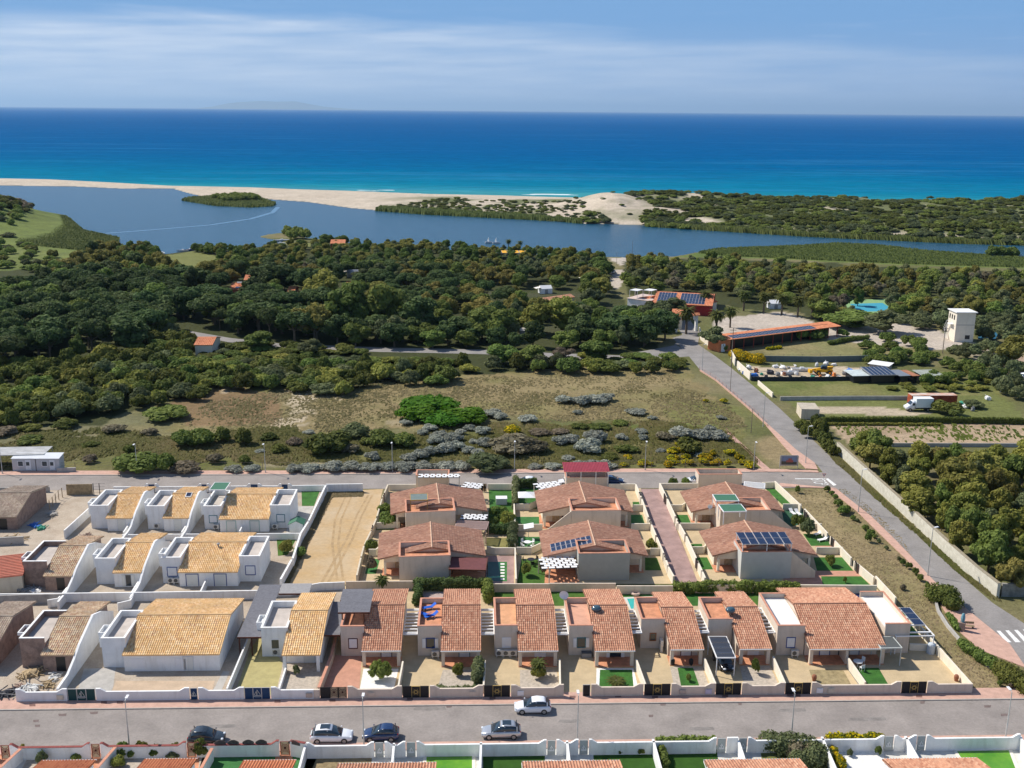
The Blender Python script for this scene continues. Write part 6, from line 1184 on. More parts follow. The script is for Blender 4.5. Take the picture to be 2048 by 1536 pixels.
bushpx('broom', 1022, 868, 38, 2.0, 'single yellow flowering broom in the grey shrubs'); bushpx('maquis', 1375, 905, 60, 3.4, 'dark green shrub beside the yellow brooms'); bushpx('broom', 1448, 806, 16, 1.2, 'small yellow broom on the meadow edge near the road'); bushpx('broom', 1411, 804, 12, .9, 'smaller yellow broom on the meadow edge')
SG = 'silver grey shrubs in the meadow'
sil = [(1130,805,38,1.9),(1162,808,46,2.2),(1190,806,52,2.3),(1212,801,36,1.9),(1272,828,44,1.4),(1155,828,22,1.0),(1305,840,20,1.2),(1055,843,44,1.8),(1365,876,52,2.7),(1400,878,50,2.5),(1432,880,48,2.4),(1420,864,30,1.6),(1243,880,28,1.6),(1283,868,26,1.3),(1286,880,22,1.4),(1190,884,50,2.6),(1140,886,40,2.2),(1120,890,34,2.0),(1182,905,56,2.8),(1160,902,30,2.2),(1442,838,22,.9),
 (812,850,26,1.4),(985,832,44,1.6),(1000,838,30,1.4),(965,868,34,1.8),(860,862,36,1.6),(880,878,40,2.0),(905,884,44,2.2),(870,888,36,1.9),(845,870,24,1.3),(915,900,38,2.0),(890,905,44,2.2),(865,910,40,2.0),(840,918,40,2.0),(818,922,36,1.8),(935,905,30,1.6),(745,920,34,2.0),(947,888,22,1.2),(920,868,26,1.3),(940,860,26,1.1),(970,893,34,1.8),(955,910,30,1.6),
 (620,942,46,1.6),(660,941,50,1.8),(700,941,46,1.7),(740,941,50,1.8),(775,940,44,1.7),(812,940,50,1.9),(850,940,50,1.9),(890,939,46,1.8),(925,939,40,1.6),(590,943,40,1.5),(1070,937,30,1.1),(1105,937,36,1.2),(1150,937,40,1.6),(1185,937,50,1.9),(1215,936,40,1.5),(1400,915,26,1.2),(1322,905,22,1.0),(1135,920,30,1.1),(468,943,40,1.3),(505,943,36,1.3),(520,905,24,.8),(618,868,26,.9)]
SIL = sil
rb = random.Random(11)
for i in range(9): bushpx('broom', rb.uniform(1240, 1340), rb.uniform(915, 936), rb.uniform(12, 22), rb.uniform(.7, 1.1), 'yellow flowering broom behind the rear pavement', 'shrub', 'broom_shrub', 'yellow brooms behind the rear pavement')
LM = [(90,930,'the white site cabins'),(330,837,'the brown slope bush'),(405,890,'the dark bushes'),(600,800,'the bare sand patch'),(890,830,'the vivid green clump'),(1165,806,'the silver shrub pair'),(415,684,'the orange roofed hut'),(640,697,'the camp road bend'),(980,705,'the camp road end'),(1065,660,'the concrete hut'),(1350,655,'the camp entrance arch'),
  (1290,600,'the restaurant roofs'),(1540,685,'the long orange shed'),(1530,640,'the gravel car park'),(1740,610,'the blue sports court'),(1925,680,'the water tower'),(1640,738,'the yellow telehandler'),(1835,815,'the white truck'),(1850,870,'the vineyard'),(1680,905,'the green field gate'),(1850,1075,'the rubble wall'),(2000,1190,'the rubble wall corner'),(2040,940,'the grove edge'),(1840,960,'the grove corner'),(400,595,'the red roofed cabins'),(560,590,'the twin umbrella pines'),
  (60,590,'the far left road'),(330,520,'the lagoon side meadow'),(620,478,'the sandy point'),(1020,505,'the yellow canopies'),(1240,550,'the sandy track'),(150,700,'the wood at left'),(20,760,'the left edge'),(250,780,'the slope at left'),(720,640,'the big yellowish tree'),(870,640,'the clearing in the wood'),(1110,600,'the pale camp lane'),(1370,905,'the yellow brooms'),(1030,900,'the twiggy shrub'),(1290,930,'the rear street lamp'),(780,930,'the vacant lot lamp'),(1430,495,'the long reed bed')]
def where(x, y, sz=None, lo=None, hi=None):
 a, b = PX((x, y, 0)); d, n, lx, ly = min(((lx-a)**2+((ly-b)*2.2)**2, n, lx, ly) for lx, ly, n in LM); dx, dy = a-lx, (b-ly)*2.2; far = '' if d < 55**2 else ('well ' if d < 110**2 else 'far ')
 if d < 14**2: w_ = 'right at'
 elif abs(dx) > abs(dy)*2: w_ = far+('right of' if dx > 0 else 'left of')
 elif abs(dy) > abs(dx)*2: w_ = far+('in front of' if dy > 0 else 'behind')
 else: w_ = far+('in front' if dy > 0 else 'behind')+' and '+('right of' if dx > 0 else 'left of')
 s_ = '' if sz is None else ('small ' if sz < lo+(hi-lo)*.25 else ('low ' if sz < lo+(hi-lo)*.5 else ('tall ' if sz < lo+(hi-lo)*.75 else 'very tall ')))
 return s_, w_+' '+n
rb = random.Random(11)
for i in range(34):
 x, y = rb.uniform(1330, 1500), rb.uniform(893, 936)
 if x > 1400+(y-870)*1.9: continue
 bushpx('broom', x, y, rb.uniform(14, 30), rb.uniform(.9, 1.7), ['small','low','wide','tall'][i%4]+' yellow broom in the corner thicket, '+where(*G(x, y)[:2])[1], 'shrub', 'broom_shrub', 'yellow brooms at the meadow corner')
for kind, x, y, w_, h_, lb in (('bushgreen',1720,905,60,3.6,'dense green bush beside the green field gate'),('bushgreen',1762,915,60,3.6,'dense green bush behind the start of the rubble wall')): bushpx(kind, x, y, w_, h_, lb)
for i, (x, y, w_, h_) in enumerate(SIL): p_ = G(x, y); q_ = where(p_.x, p_.y, h_, .8, 2.9); bushpx('silver', x, y, w_, h_, q_[0]+'silver grey shrub '+q_[1], 'shrub', 'silver_shrub', SG)
for x, y, w_ in ((1250,905,50),(1220,918,44),(1330,880,40),(1080,870,50),(1120,868,40),(1200,858,50),(1240,850,40),(1160,858,36),(1010,888,30),(560,905,40),(590,890,34),(300,870,36),(180,893,40),(260,905,26),(230,865,50),(540,880,40),(60,862,50),(130,855,60),(60,885,60),(10,870,50),(180,925,30),(430,925,36),(490,925,30),(700,905,40),(730,890,30)):
 bushpx('maquis' if rb.random() < .5 else 'brownbush', x, y, w_, rb.uniform(1.0, 1.9), 'low dull scrub bush '+where(*G(x, y)[:2])[1], 'shrub', 'scrub_bush', 'low scrub bushes on the meadow')
# --- woods: scattered by area, the nearest as individual trees, the rest as masses
def scatter(poly, sp, seed, excl=()):
 """blue noise points (world) inside a polygon given in photo pixels on the ground"""
 W_ = [(p.x, p.y) for p in gp(poly)]; xs = [p[0] for p in W_]; ys = [p[1] for p in W_]; rng = random.Random(seed); pts = []; grid = {}
 n = int((max(xs)-min(xs))*(max(ys)-min(ys))/(sp*sp)*6)
 cx = np.array([rng.uniform(min(xs), max(xs)) for _ in range(n)]); cy = np.array([rng.uniform(min(ys), max(ys)) for _ in range(n)]); ok = inpoly(cx, cy, W_); px_, py_ = pxv(cx, cy)
 for e in excl: ok &= ~inpoly(px_, py_, e)
 ok &= (px_ > -60) & (px_ < 2110)
 for x, y in zip(cx[ok], cy[ok]):
  k = (int(x//sp), int(y//sp))
  if any((x-a)**2+(y-b)**2 < sp*sp for i in (-1,0,1) for j in (-1,0,1) for a, b in grid.get((k[0]+i, k[1]+j), ())): continue
  grid.setdefault(k, []).append((x, y)); pts.append((x, y))
 return sorted(pts, key=lambda p: p[1])
EXR = [[(360,655),(470,672),(560,685),(700,692),(1000,700),(1180,704),(1350,690),(1390,700),(1400,720),(1360,716),(1000,712),(700,706),(540,700),(455,688),(360,673)],   # camp road
  [(1305,700),(1310,630),(1420,630),(1440,700)], [(1225,585),(1450,585),(1470,640),(1225,632)], [(1208,512),(1300,510),(1300,528),(1255,540),(1240,590),(1200,640),(1180,640),(1215,580)],
  [(-60,572),(90,568),(90,590),(-60,602)], [(1420,625),(1650,618),(1700,668),(1420,700)], [(1820,645),(1970,640),(2010,700),(1890,700),(1820,680)], [(1685,598),(1780,598),(1785,648),(1725,650),(1690,630)],
  [(1040,650),(1160,645),(1170,690),(1050,692)], [(900,640),(960,640),(960,672),(880,672)], [(940,578),(1200,582),(1200,600),(940,600)], [(270,640),(420,645),(420,660),(330,665)], [(290,500),(400,496),(445,515),(420,545),(330,540)], [(380,670),(450,672),(455,700),(380,700)]]
for a in ((395,600,40,14),(480,580,36,14),(520,558,40,12),(580,600,30,12),(690,575,36,12),(1000,630,22,12),(1085,580,28,12),(1200,640,30,12),(470,610,36,12),(790,655,24,12),(940,655,30,14),(1110,605,60,10)): EXR.append([(a[0]-a[2],a[1]-a[3]),(a[0]+a[2],a[1]-a[3]),(a[0]+a[2],a[1]+a[3]+8),(a[0]-a[2],a[1]+a[3]+8)])
masses = {}
def addmass(key, kind, x, y, s, sz): masses.setdefault((key, kind), []).append((x, y, s, sz))
TL = {'pine':('umbrella_pine','dark green umbrella pine'), 'conifer':('pine_tree','dark upright pine'), 'broad':('broadleaf_tree','green broadleaf tree'), 'ochre':('broadleaf_tree','ochre tinged broadleaf tree'), 'yg':('eucalyptus_tree','yellow green gum tree'), 'grey':('olive_tree','grey green rounded tree'), 'twig':('bare_tree','brownish half bare tree')}
cnt = {}
def wood(poly, sp, seed, kinds, hr, wh_, key, limit, ratio=1.0):
 rng = random.Random(seed); pts = scatter(poly, sp, seed, EXR)
 for x, y in pts:
  r = rng.random();
  for k, w_ in kinds:
   r -= w_
   if r <= 0: break
  h = rng.uniform(*hr); s = h/10*rng.uniform(.95, 1.35)*ratio; cnt[key] = cnt.get(key, 0)+1; s *= rng.choice([.8,1,1,1.25])
  if cnt[key] <= limit: q_ = where(x, y, h, *hr); place_tree(k, x, y, s, q_[0]+TL[k][1]+' '+q_[1], 'tree', TL[k][1]+'s of the woods', TL[k][0], sz=h/10)
  else: addmass(key, k, x, y, s, h/10)
wood([(-120,600),(40,585),(120,560),(260,570),(420,580),(500,600),(640,625),(700,640),(690,692),(560,684),(430,660),(330,662),(270,700),(40,735),(-120,745)], 5.7, 1, [('pine',.5),('conifer',.35),('broad',.15)], (6.5,10), 'in the dense dark wood at left', 'A', 120)
wood([(90,575),(150,530),(240,505),(320,512),(330,545),(440,560),(400,585),(250,575)], 7.0, 2, [('ochre',.6),('broad',.2),('conifer',.2)], (6,9), 'behind the dark pines at left', 'B', 30)
wood([(700,640),(700,692),(985,700),(1180,703),(1300,695),(1310,640),(1200,640),(1000,640)], 5.6, 3, [('broad',.38),('conifer',.34),('grey',.28)], (5,8), 'along the camp road', 'C', 70)
wood([(420,545),(620,545),(1000,560),(1200,560),(1225,590),(1190,640),(700,640),(500,600),(430,580)], 6.0, 4, [('ochre',.34),('broad',.26),('pine',.22),('conifer',.1),('grey',.05),('twig',.03)], (5,8.6), 'among the camp cabins', 'D', 90)
wood([(330,512),(450,508),(560,496),(640,488),(1000,503),(1215,517),(1215,560),(1000,560),(620,545),(430,545)], 5.8, 5, [('ochre',.40),('broad',.42),('grey',.18)], (3.8,6.2), 'near the lagoon shore', 'E', 0)
wood([(1250,532),(1400,527),(1650,546),(1850,558),(2180,568),(2180,640),(1960,640),(1820,648),(1650,640),(1600,612),(1440,600),(1250,580)], 5.5, 6, [('ochre',.26),('grey',.32),('broad',.26),('yg',.10),('twig',.06)], (4.4,7.2), 'beyond the car park and pool', 'F', 40)
wood([(1700,916),(1770,926),(1850,946),(2200,940),(2200,1200),(2012,1186),(1955,1150),(1850,1060),(1790,1005),(1730,945)], 3.5, 7, [('yg',.62),('broad',.18),('ochre',.12),('grey',.08)], (5.2,7.8), 'in the grove behind the rubble wall', 'G', 130, .78)
# small groups and single trees of the photograph
for kind, x, y, w_, h_, lb in (('pine',550,590,110,12,'two crowned dark umbrella pine above the red roofed cabins'),('pine',620,597,80,11,'round topped dark pine right of the cabins'),('ochre',645,610,80,13,'golden ochre tree right of the umbrella pines'),('broad',700,660,100,15,'big yellow green tree in the middle of the wood'),('broad',760,655,100,15,'big tree merging with the yellow green one'),('ochre',630,680,90,12,'broad ochre tree above the road bend'),
 ('conifer',840,665,90,11,'dark broad tree right of the big yellow green one'),('yg',1070,668,80,11,'light green leaning tree beside the concrete hut'),('yg',1130,665,90,12,'tall light green tree left of the restaurant'),('conifer',1230,684,80,9.5,'dark pine before the restaurant, left'),('conifer',1290,690,90,10,'dark pine before the restaurant, middle'),('conifer',1330,680,70,10,'dark pine shading the camp entrance'),('conifer',1160,688,80,9,'dark pine right of the leaning tree'),
 ('broad',980,680,100,10,'dark leafy tree left of the concrete hut'),('broad',515,700,70,5.5,'bright green low tree beside the orange roofed hut'),('broad',325,668,60,6,'bright green tree at the end of the far road'),('grey',620,712,50,5,'round grey green tree standing before the road'),('broad',1005,728,70,5.5,'dark leafy tree by the end of the camp road'),('broad',1060,730,70,5.5,'second dark leafy tree by the end of the camp road'),('broad',1190,722,70,6,'green tree in the strip before the road'),('twig',1125,725,50,5,'greyish half bare tree in the strip before the road'),
 ('grey',1430,698,60,7,'leafy dark tree left of the long orange roofed shed'),('broad',1700,655,110,5.5,'big dark round tree behind the long shed'),('grey',1770,668,90,8,'dark round tree right of the big one'),('broad',1640,640,60,7,'dark shrubby tree behind the shed end'),('ochre',2025,735,70,9,'ochre tree at the right edge near the parked car'),('broad',1715,612,26,7,'dark tree standing before the sports court'),
 ('grey',1335,640,70,8,'dark tree beside the restaurant roof')): treepx(kind, x, y, w_, h_, lb)
# maquis belt in front of the woods
rng = random.Random(21); nb_ = 0
belt = [[(-120,745),(60,735),(300,705),(560,712),(740,720),(920,724),(1000,738),(920,755),(870,770),(740,778),(680,795),(560,782),(440,782),(400,800),(200,830),(60,860),(-120,860)], [(1030,728),(1200,715),(1355,718),(1372,742),(1240,752),(1150,748),(1030,745)], [(300,672),(380,675),(420,700),(300,705)], [(460,690),(700,700),(740,712),(560,705),(440,700)]]
for bi, b_ in enumerate(belt):
 for x, y in scatter(b_, 3.9, 30+bi, [[(1005,700),(1100,700),(1060,735),(1005,735)]]):
  k = rng.choices(['maquis','bushgreen','bushyg','bushgrey'], [.52,.22,.14,.12])[0]; s = rng.uniform(2.0, 4.4); h = rng.uniform(2.0, 4.2)*(1 if PX((x,y,0))[1] > 738 or PX((x,y,0))[0] < 380 else .5); nb_ += 1
  lbl = {'maquis':'dark olive maquis bush','bushgreen':'green maquis bush','bushyg':'yellowish maquis bush','bushgrey':'grey green maquis bush'}[k]
  if nb_ <= 290: q_ = where(x, y, h, 2.2, 4.4); place_tree(k, x, y, s, q_[0]+lbl+' '+q_[1], 'shrub', 'maquis bushes before the wood', 'maquis_bush', sz=h/1.15)
  else: addmass('belt', k, x, y, s, h/1.15)
for p_, sp_, k_, s0, h0 in (([(1440,672),(1460,700),(1440,706),(1424,690)],4,'bushgreen',2.2,2.4), ([(1590,675),(1700,670),(1830,690),(1900,730),(1990,745),(2010,765),(1950,762),(1860,725),(1750,735),(1760,715),(1840,715),(1800,690),(1720,672),(1600,683)],4.0,'bushgreen',2.6,2.8), ([(1900,700),(2000,705),(2048,755),(2040,800),(1990,790),(1980,760),(1940,730)],4.0,'bushgrey',2.4,2.8),
  ([(1770,775),(1990,765),(2000,785),(1780,785)],3.2,'bushyg',1.8,1.3), ([(1850,760),(1985,750),(1985,765),(1850,770)],3.2,'bushgreen',2.2,2.4), ([(1590,850),(1640,850),(1680,900),(1670,918),(1640,893),(1606,872)],2.6,'maquis',1.8,2.6), ([(1800,640),(1890,640),(1890,660),(1800,660)],5,'bushgrey',3.4,3.6), ([(1960,645),(2100,640),(2100,680),(2010,690),(1960,680)],5,'bushgrey',3.4,3.4), ([(1735,690),(1800,700),(1850,730),(1810,738),(1740,735)],5,'bushgreen',2.6,2.2)):
 for x, y in scatter(p_, sp_, int(p_[0][0])): z_ = rng.uniform(.75,1.3); q_ = where(x, y, z_, .75, 1.3); place_tree(k_, x, y, s0*rng.uniform(.75,1.25), q_[0]+{'maquis':'olive green','bushgreen':'green','bushyg':'yellowish','bushgrey':'grey green'}[k_]+' thicket bush '+q_[1], 'shrub', 'bushes around the right hand plots', 'thicket_bush', sz=h0*z_/1.15)
# far shores
for x, y in scatter([(-300,405),(20,412),(50,425),(60,445),(10,470),(60,500),(120,520),(60,560),(-200,575)], 7.5, 51):
 if fbm(np.array(x), np.array(y), 40, 3, 8) > .42 or PX((x,y,0))[1] < 440: addmass('left headland', rng.choice(['maquis','bushgreen','bushgreen','bushgrey']), x, y, rng.uniform(2.6,4.8), rng.uniform(1.6,3.2))
for x, y in scatter([(-300,392),(30,400),(64,424),(44,446),(-300,452)], 4.6, 57): addmass('left headland', rng.choice(['maquis','maquis','brownbush']), x, y, rng.uniform(3,5), rng.uniform(2.2,3.6))
far_pts = scatter([(760,421),(880,400),(1180,401),(1260,402),(1480,404),(2300,412),(2300,500),(1930,484),(1620,471),(1300,452),(1278,446),(1180,446),(1022,436),(880,428)], 5.0, 52, [[(1186,440),(1200,402),(1250,398),(1282,446),(1270,452)]])
for x, y in far_pts:
 ppx_ = PX((x, y, 0)); i = int(np.argmin(np.abs(Ys-y))); j = int(np.argmin(np.abs(TX[i]-x))); v_ = veg[i, j]; near_ = farside[i, j]
 if v_ < .45 and near_ > 16 and not (ppx_[0] < 1170 and near_ < 110 and rng.random() < .7): continue
 if near_ > 60 and rng.random() < .12: continue
 if ppx_[0] < 1170 and (near_ > 110 or (near_ > 70 and rng.random() < .4)): continue
 k = rng.choice(['maquis','bushgreen','bushgrey','maquis']) if near_ > 18 else rng.choice(['bushgrey','bushgreen']); addmass('dunes', k, x, y, rng.uniform(2.6,5.6)*(.7 if ppx_[0] < 1170 else 1), rng.uniform(.9,2.4)*(.7 if ppx_[0] < 1170 else (1.3 if near_ < 40 else 1)))
for x, y in scatter([(430,398),(470,394),(510,396),(515,402),(450,404)], 5, 53): addmass('islet', 'bushgreen', x, y, 4.5, 3.5)
for x, y in scatter([(575,470),(608,470),(612,478),(585,480)], 5, 54): addmass('peninsula', 'bushgreen', x, y, 4, 4.5)
for x, y in scatter([(390,502),(450,500),(450,508),(395,508)], 4.5, 55): addmass('shore bushes', 'bushgreen', x, y, 3.6, 3.6)
for x, y in scatter([(1985,505),(2025,507),(2030,514),(1985,514)], 4, 56): addmass('shore bushes', 'bushgreen', x, y, 4.2, 4.2)
# merge every mass into one mesh per kind
def merge_mass(name, kind, items, label, cat):
 cr_ = PROTO[kind][0][0]; nv = len(cr_.vertices); V0 = np.empty(nv*3, np.float32); cr_.vertices.foreach_get('co', V0); V0 = V0.reshape(-1, 3); lv = np.empty(len(cr_.polygons), np.float32); cr_.attributes['leaf'].data.foreach_get('value', lv)
 ls = np.empty(len(cr_.polygons), np.int32); lt = np.empty(len(cr_.polygons), np.int32); cr_.polygons.foreach_get('loop_start', ls); cr_.polygons.foreach_get('loop_total', lt); vi = np.empty(len(cr_.loops), np.int32); cr_.loops.foreach_get('vertex_index', vi)
 N_ = len(items); nf, nl = len(lv), len(vi); r_ = np.random.default_rng(5); allV = np.empty((N_, nv, 3), np.float32)
 for i, (x, y, s, sz) in enumerate(items):
  a = r_.uniform(0, 6.28); c, s_ = math.cos(a)*s, math.sin(a)*s; allV[i] = np.stack([V0[:,0]*c-V0[:,1]*s_+x, V0[:,0]*s_+V0[:,1]*c+y, V0[:,2]*sz+gz(x, y)-.2], 1)
 me = bpy.data.meshes.new(name); me.vertices.add(N_*nv); me.vertices.foreach_set('co', allV.ravel()); me.loops.add(N_*nl); me.polygons.add(N_*nf); off = (np.arange(N_)*nv)[:, None]
 me.loops.foreach_set('vertex_index', (vi[None]+off).ravel().astype(np.int32)); me.polygons.foreach_set('loop_start', (ls[None]+(np.arange(N_)*nl)[:, None]).ravel().astype(np.int32)); me.polygons.foreach_set('loop_total', np.tile(lt, N_))
 me.update(calc_edges=True); at = me.attributes.new('leaf', 'FLOAT', 'FACE'); at.data.foreach_set('value', np.clip(np.tile(lv, N_)*.75+np.repeat(r_.uniform(-.1, .3, N_), nf), 0, .99).astype(np.float32)); me.materials.append(cr_.materials[0])
 o = bpy.data.objects.new(name, me); COL.objects.link(o); tag(o, label, cat, None, 'stuff'); return o
tot = 0
for (key, kind), it in masses.items():
 w_ = {'A':'in the dark wood at left','B':'behind the dark pines','C':'along the camp road','D':'among the camp cabins','E':'by the lagoon shore','F':'beyond the car park','G':'in the grove behind the rubble wall','belt':'in the belt before the wood','left headland':'on the left headland','dunes':'on the dunes beyond the lagoon','islet':'on the reed islet','peninsula':'on the small sandy point','shore bushes':'along the lagoon edge'}[key]
 cm = {'pine':'dark pines','conifer':'dark upright pines','broad':'green trees','ochre':'ochre tinged trees','yg':'yellow green trees','grey':'grey green trees','twig':'brownish bare trees','maquis':'dark olive scrub','bushgreen':'green scrub','bushgrey':'grey green scrub','brownbush':'brown scrub','bushyg':'yellow green scrub'}[kind]
 tot += len(it); merge_mass('far_wood' if kind in TL else 'far_scrub', kind, it, 'mass of '+cm+' '+w_, 'wood' if kind in TL else 'scrub')
print('individual', {k: v for k, v in cnt.items()}, 'belt', nb_, 'mass items', tot)
# reeds: upright blades as ground cover
def reeds(label, poly, n, h, seed):
 W_ = [(p.x, p.y) for p in gp(poly)]; xs = [p[0] for p in W_]; ys = [p[1] for p in W_]; r_ = np.random.default_rng(seed); x = r_.uniform(min(xs), max(xs), n*4); y = r_.uniform(min(ys), max(ys), n*4); k = inpoly(x, y, W_); x, y = x[k][:n], y[k][:n]; n = len(x)
 a = r_.uniform(0, 3.14, n); w_ = r_.uniform(.2, .55, n); hh = h*r_.uniform(.5, 1.1, n); V = np.stack([np.stack([x-w_*np.cos(a), y-w_*np.sin(a), 0*x-.4], 1), np.stack([x+w_*np.cos(a), y+w_*np.sin(a), 0*x-.4], 1), np.stack([x+w_*.6*np.cos(a), y+hh*1.3+w_*.6*np.sin(a), hh], 1), np.stack([x-w_*.6*np.cos(a), y+hh*1.3-w_*.6*np.sin(a), hh*.95], 1)], 1).reshape(-1, 3)
 me = bpy.data.meshes.new('reeds'); me.from_pydata(V.tolist(), [], np.arange(4*n).reshape(-1, 4).tolist()); me.materials.append(MATS.get('reed_blades') or leafmat('reed_blades', [(.07,.11,.025),(.15,.19,.055),(.11,.15,.04)], .05)); at = me.attributes.new('leaf', 'FLOAT', 'FACE'); at.data.foreach_set('value', r_.random(n).astype(np.float32)*.9)
 o = bpy.data.objects.new('reeds', me); COL.objects.link(o); tag(o, label, 'reeds', None, 'stuff')
reeds('green reed bed on the left shore of the lagoon', [(66,432),(130,433),(142,441),(166,462),(238,477),(236,489),(258,499),(310,506),(200,505),(60,492),(-20,470)], 30000, 1.1, 1); reeds('long green reed bed on the right side of the lagoon', [(1395,506),(1440,499),(1600,493),(1680,488),(1760,492),(1850,503),(2048,517),(2300,530),(2300,545),(2000,534),(1800,528),(1600,519),(1450,512)], 38000, 1.1, 2)
reeds('green reeds all over the low islet in the lagoon', [(363,400),(376,396),(430,393),(500,392),(544,404),(552,408),(544,412),(500,414),(430,411),(386,404)], 9000, 1.5, 3); reeds('reed fringe on the far bank of the lagoon', [(750,421),(844,428),(1022,437),(1118,442),(1165,447),(1165,442),(1022,431),(844,421),(760,415)], 9000, 2.0, 4)
reeds('reed fringe along the far bank at right', [(1290,452),(1380,458),(1622,473),(1930,487),(2048,490),(2048,482),(1930,479),(1622,465),(1380,451),(1290,446)], 14000, 2.2, 5)
# grass tufts over the meadow and verges
def tufts(label, polys, n, h, cols, seed, key, w0=.10):
 r_ = np.random.default_rng(seed); X = []; Y = []
 for poly in polys:
  W_ = [(p.x, p.y) for p in gp(poly)]; xs = [p[0] for p in W_]; ys = [p[1] for p in W_]; x = r_.uniform(min(xs), max(xs), n*5); y = r_.uniform(min(ys), max(ys), n*5); k = inpoly(x+(fbm(x, y, 14, 3, 77)-.5)*22*(n > 10000), y+(fbm(x, y, 14, 3, 78)-.5)*24*(n > 10000), W_) & (fbm(x, y, 7, 3, seed)+r_.random(n*5)*.4 > .66); X.append(x[k][:n]); Y.append(y[k][:n])
 x = np.concatenate(X); y = np.concatenate(Y); n = len(x); a = r_.uniform(0, 3.14, n); w_ = r_.uniform(w0, w0*3, n); hh = h*r_.uniform(.4, 1.2, n); lx = r_.normal(size=n)*.1
 V = np.stack([np.stack([x-w_*np.cos(a), y-w_*np.sin(a), 0*x], 1), np.stack([x+w_*np.cos(a), y+w_*np.sin(a), 0*x], 1), np.stack([x+lx+w_*1.3*np.cos(a), y+hh*1.6+w_*1.3*np.sin(a)+lx, hh*.7], 1), np.stack([x+lx-w_*1.3*np.cos(a), y+hh*1.6-w_*1.3*np.sin(a), hh*.6], 1)], 1).reshape(-1, 3)
 me = bpy.data.meshes.new('grass'); me.from_pydata(V.tolist(), [], np.arange(4*n).reshape(-1, 4).tolist()); me.materials.append(leafmat(key, cols, .05)); at = me.attributes.new('leaf', 'FLOAT', 'FACE'); at.data.foreach_set('value', np.clip(fbm(x, y, 12, 3, seed+3)*1.1-.05+r_.normal(size=n)*.15, 0, .99).astype(np.float32))
 o = bpy.data.objects.new('grass', me); COL.objects.link(o); tag(o, label, 'grass', None, 'stuff')
tufts('green and straw grass tufts over the lower meadow', [[(-60,860),(700,862),(1000,850),(1300,845),(1500,855),(1520,938),(-60,940)]], 60000, .5, [(.075,.09,.022),(.15,.15,.045),(.22,.185,.08)], 5, 'meadow_grass_blades')
tufts('dry grass tufts over the upper meadow', [[(380,800),(560,780),(700,775),(920,745),(1100,745),(1360,742),(1440,800),(1490,850),(1300,842),(1000,835),(620,865),(400,850)]], 13000, .3, [(.13,.12,.045),(.22,.18,.09),(.29,.23,.125)], 6, 'dry_grass_blades')
tufts('short weeds over the strip by the side road', [[(1645,978),(1690,978),(1750,1022),(1800,1072),(1860,1170),(1890,1260),(1985,1345),(2030,1390),(1950,1388),(1760,1180),(1572,985)]], 4000, .14, [(.20,.18,.08),(.32,.26,.145),(.37,.30,.18)], 7, 'verge_blades', .05)
tufts('green weeds along the foot of the rubble wall', [[(1650,893),(1680,918),(1740,975),(1800,1030),(1860,1085),(1930,1150),(2005,1205),(1990,1203),(1912,1143),(1850,1085),(1770,1015),(1702,952),(1665,920)]], 7000, .5, [(.07,.10,.02),(.15,.15,.05),(.20,.18,.08)], 8, 'wall_foot_weeds', .08)
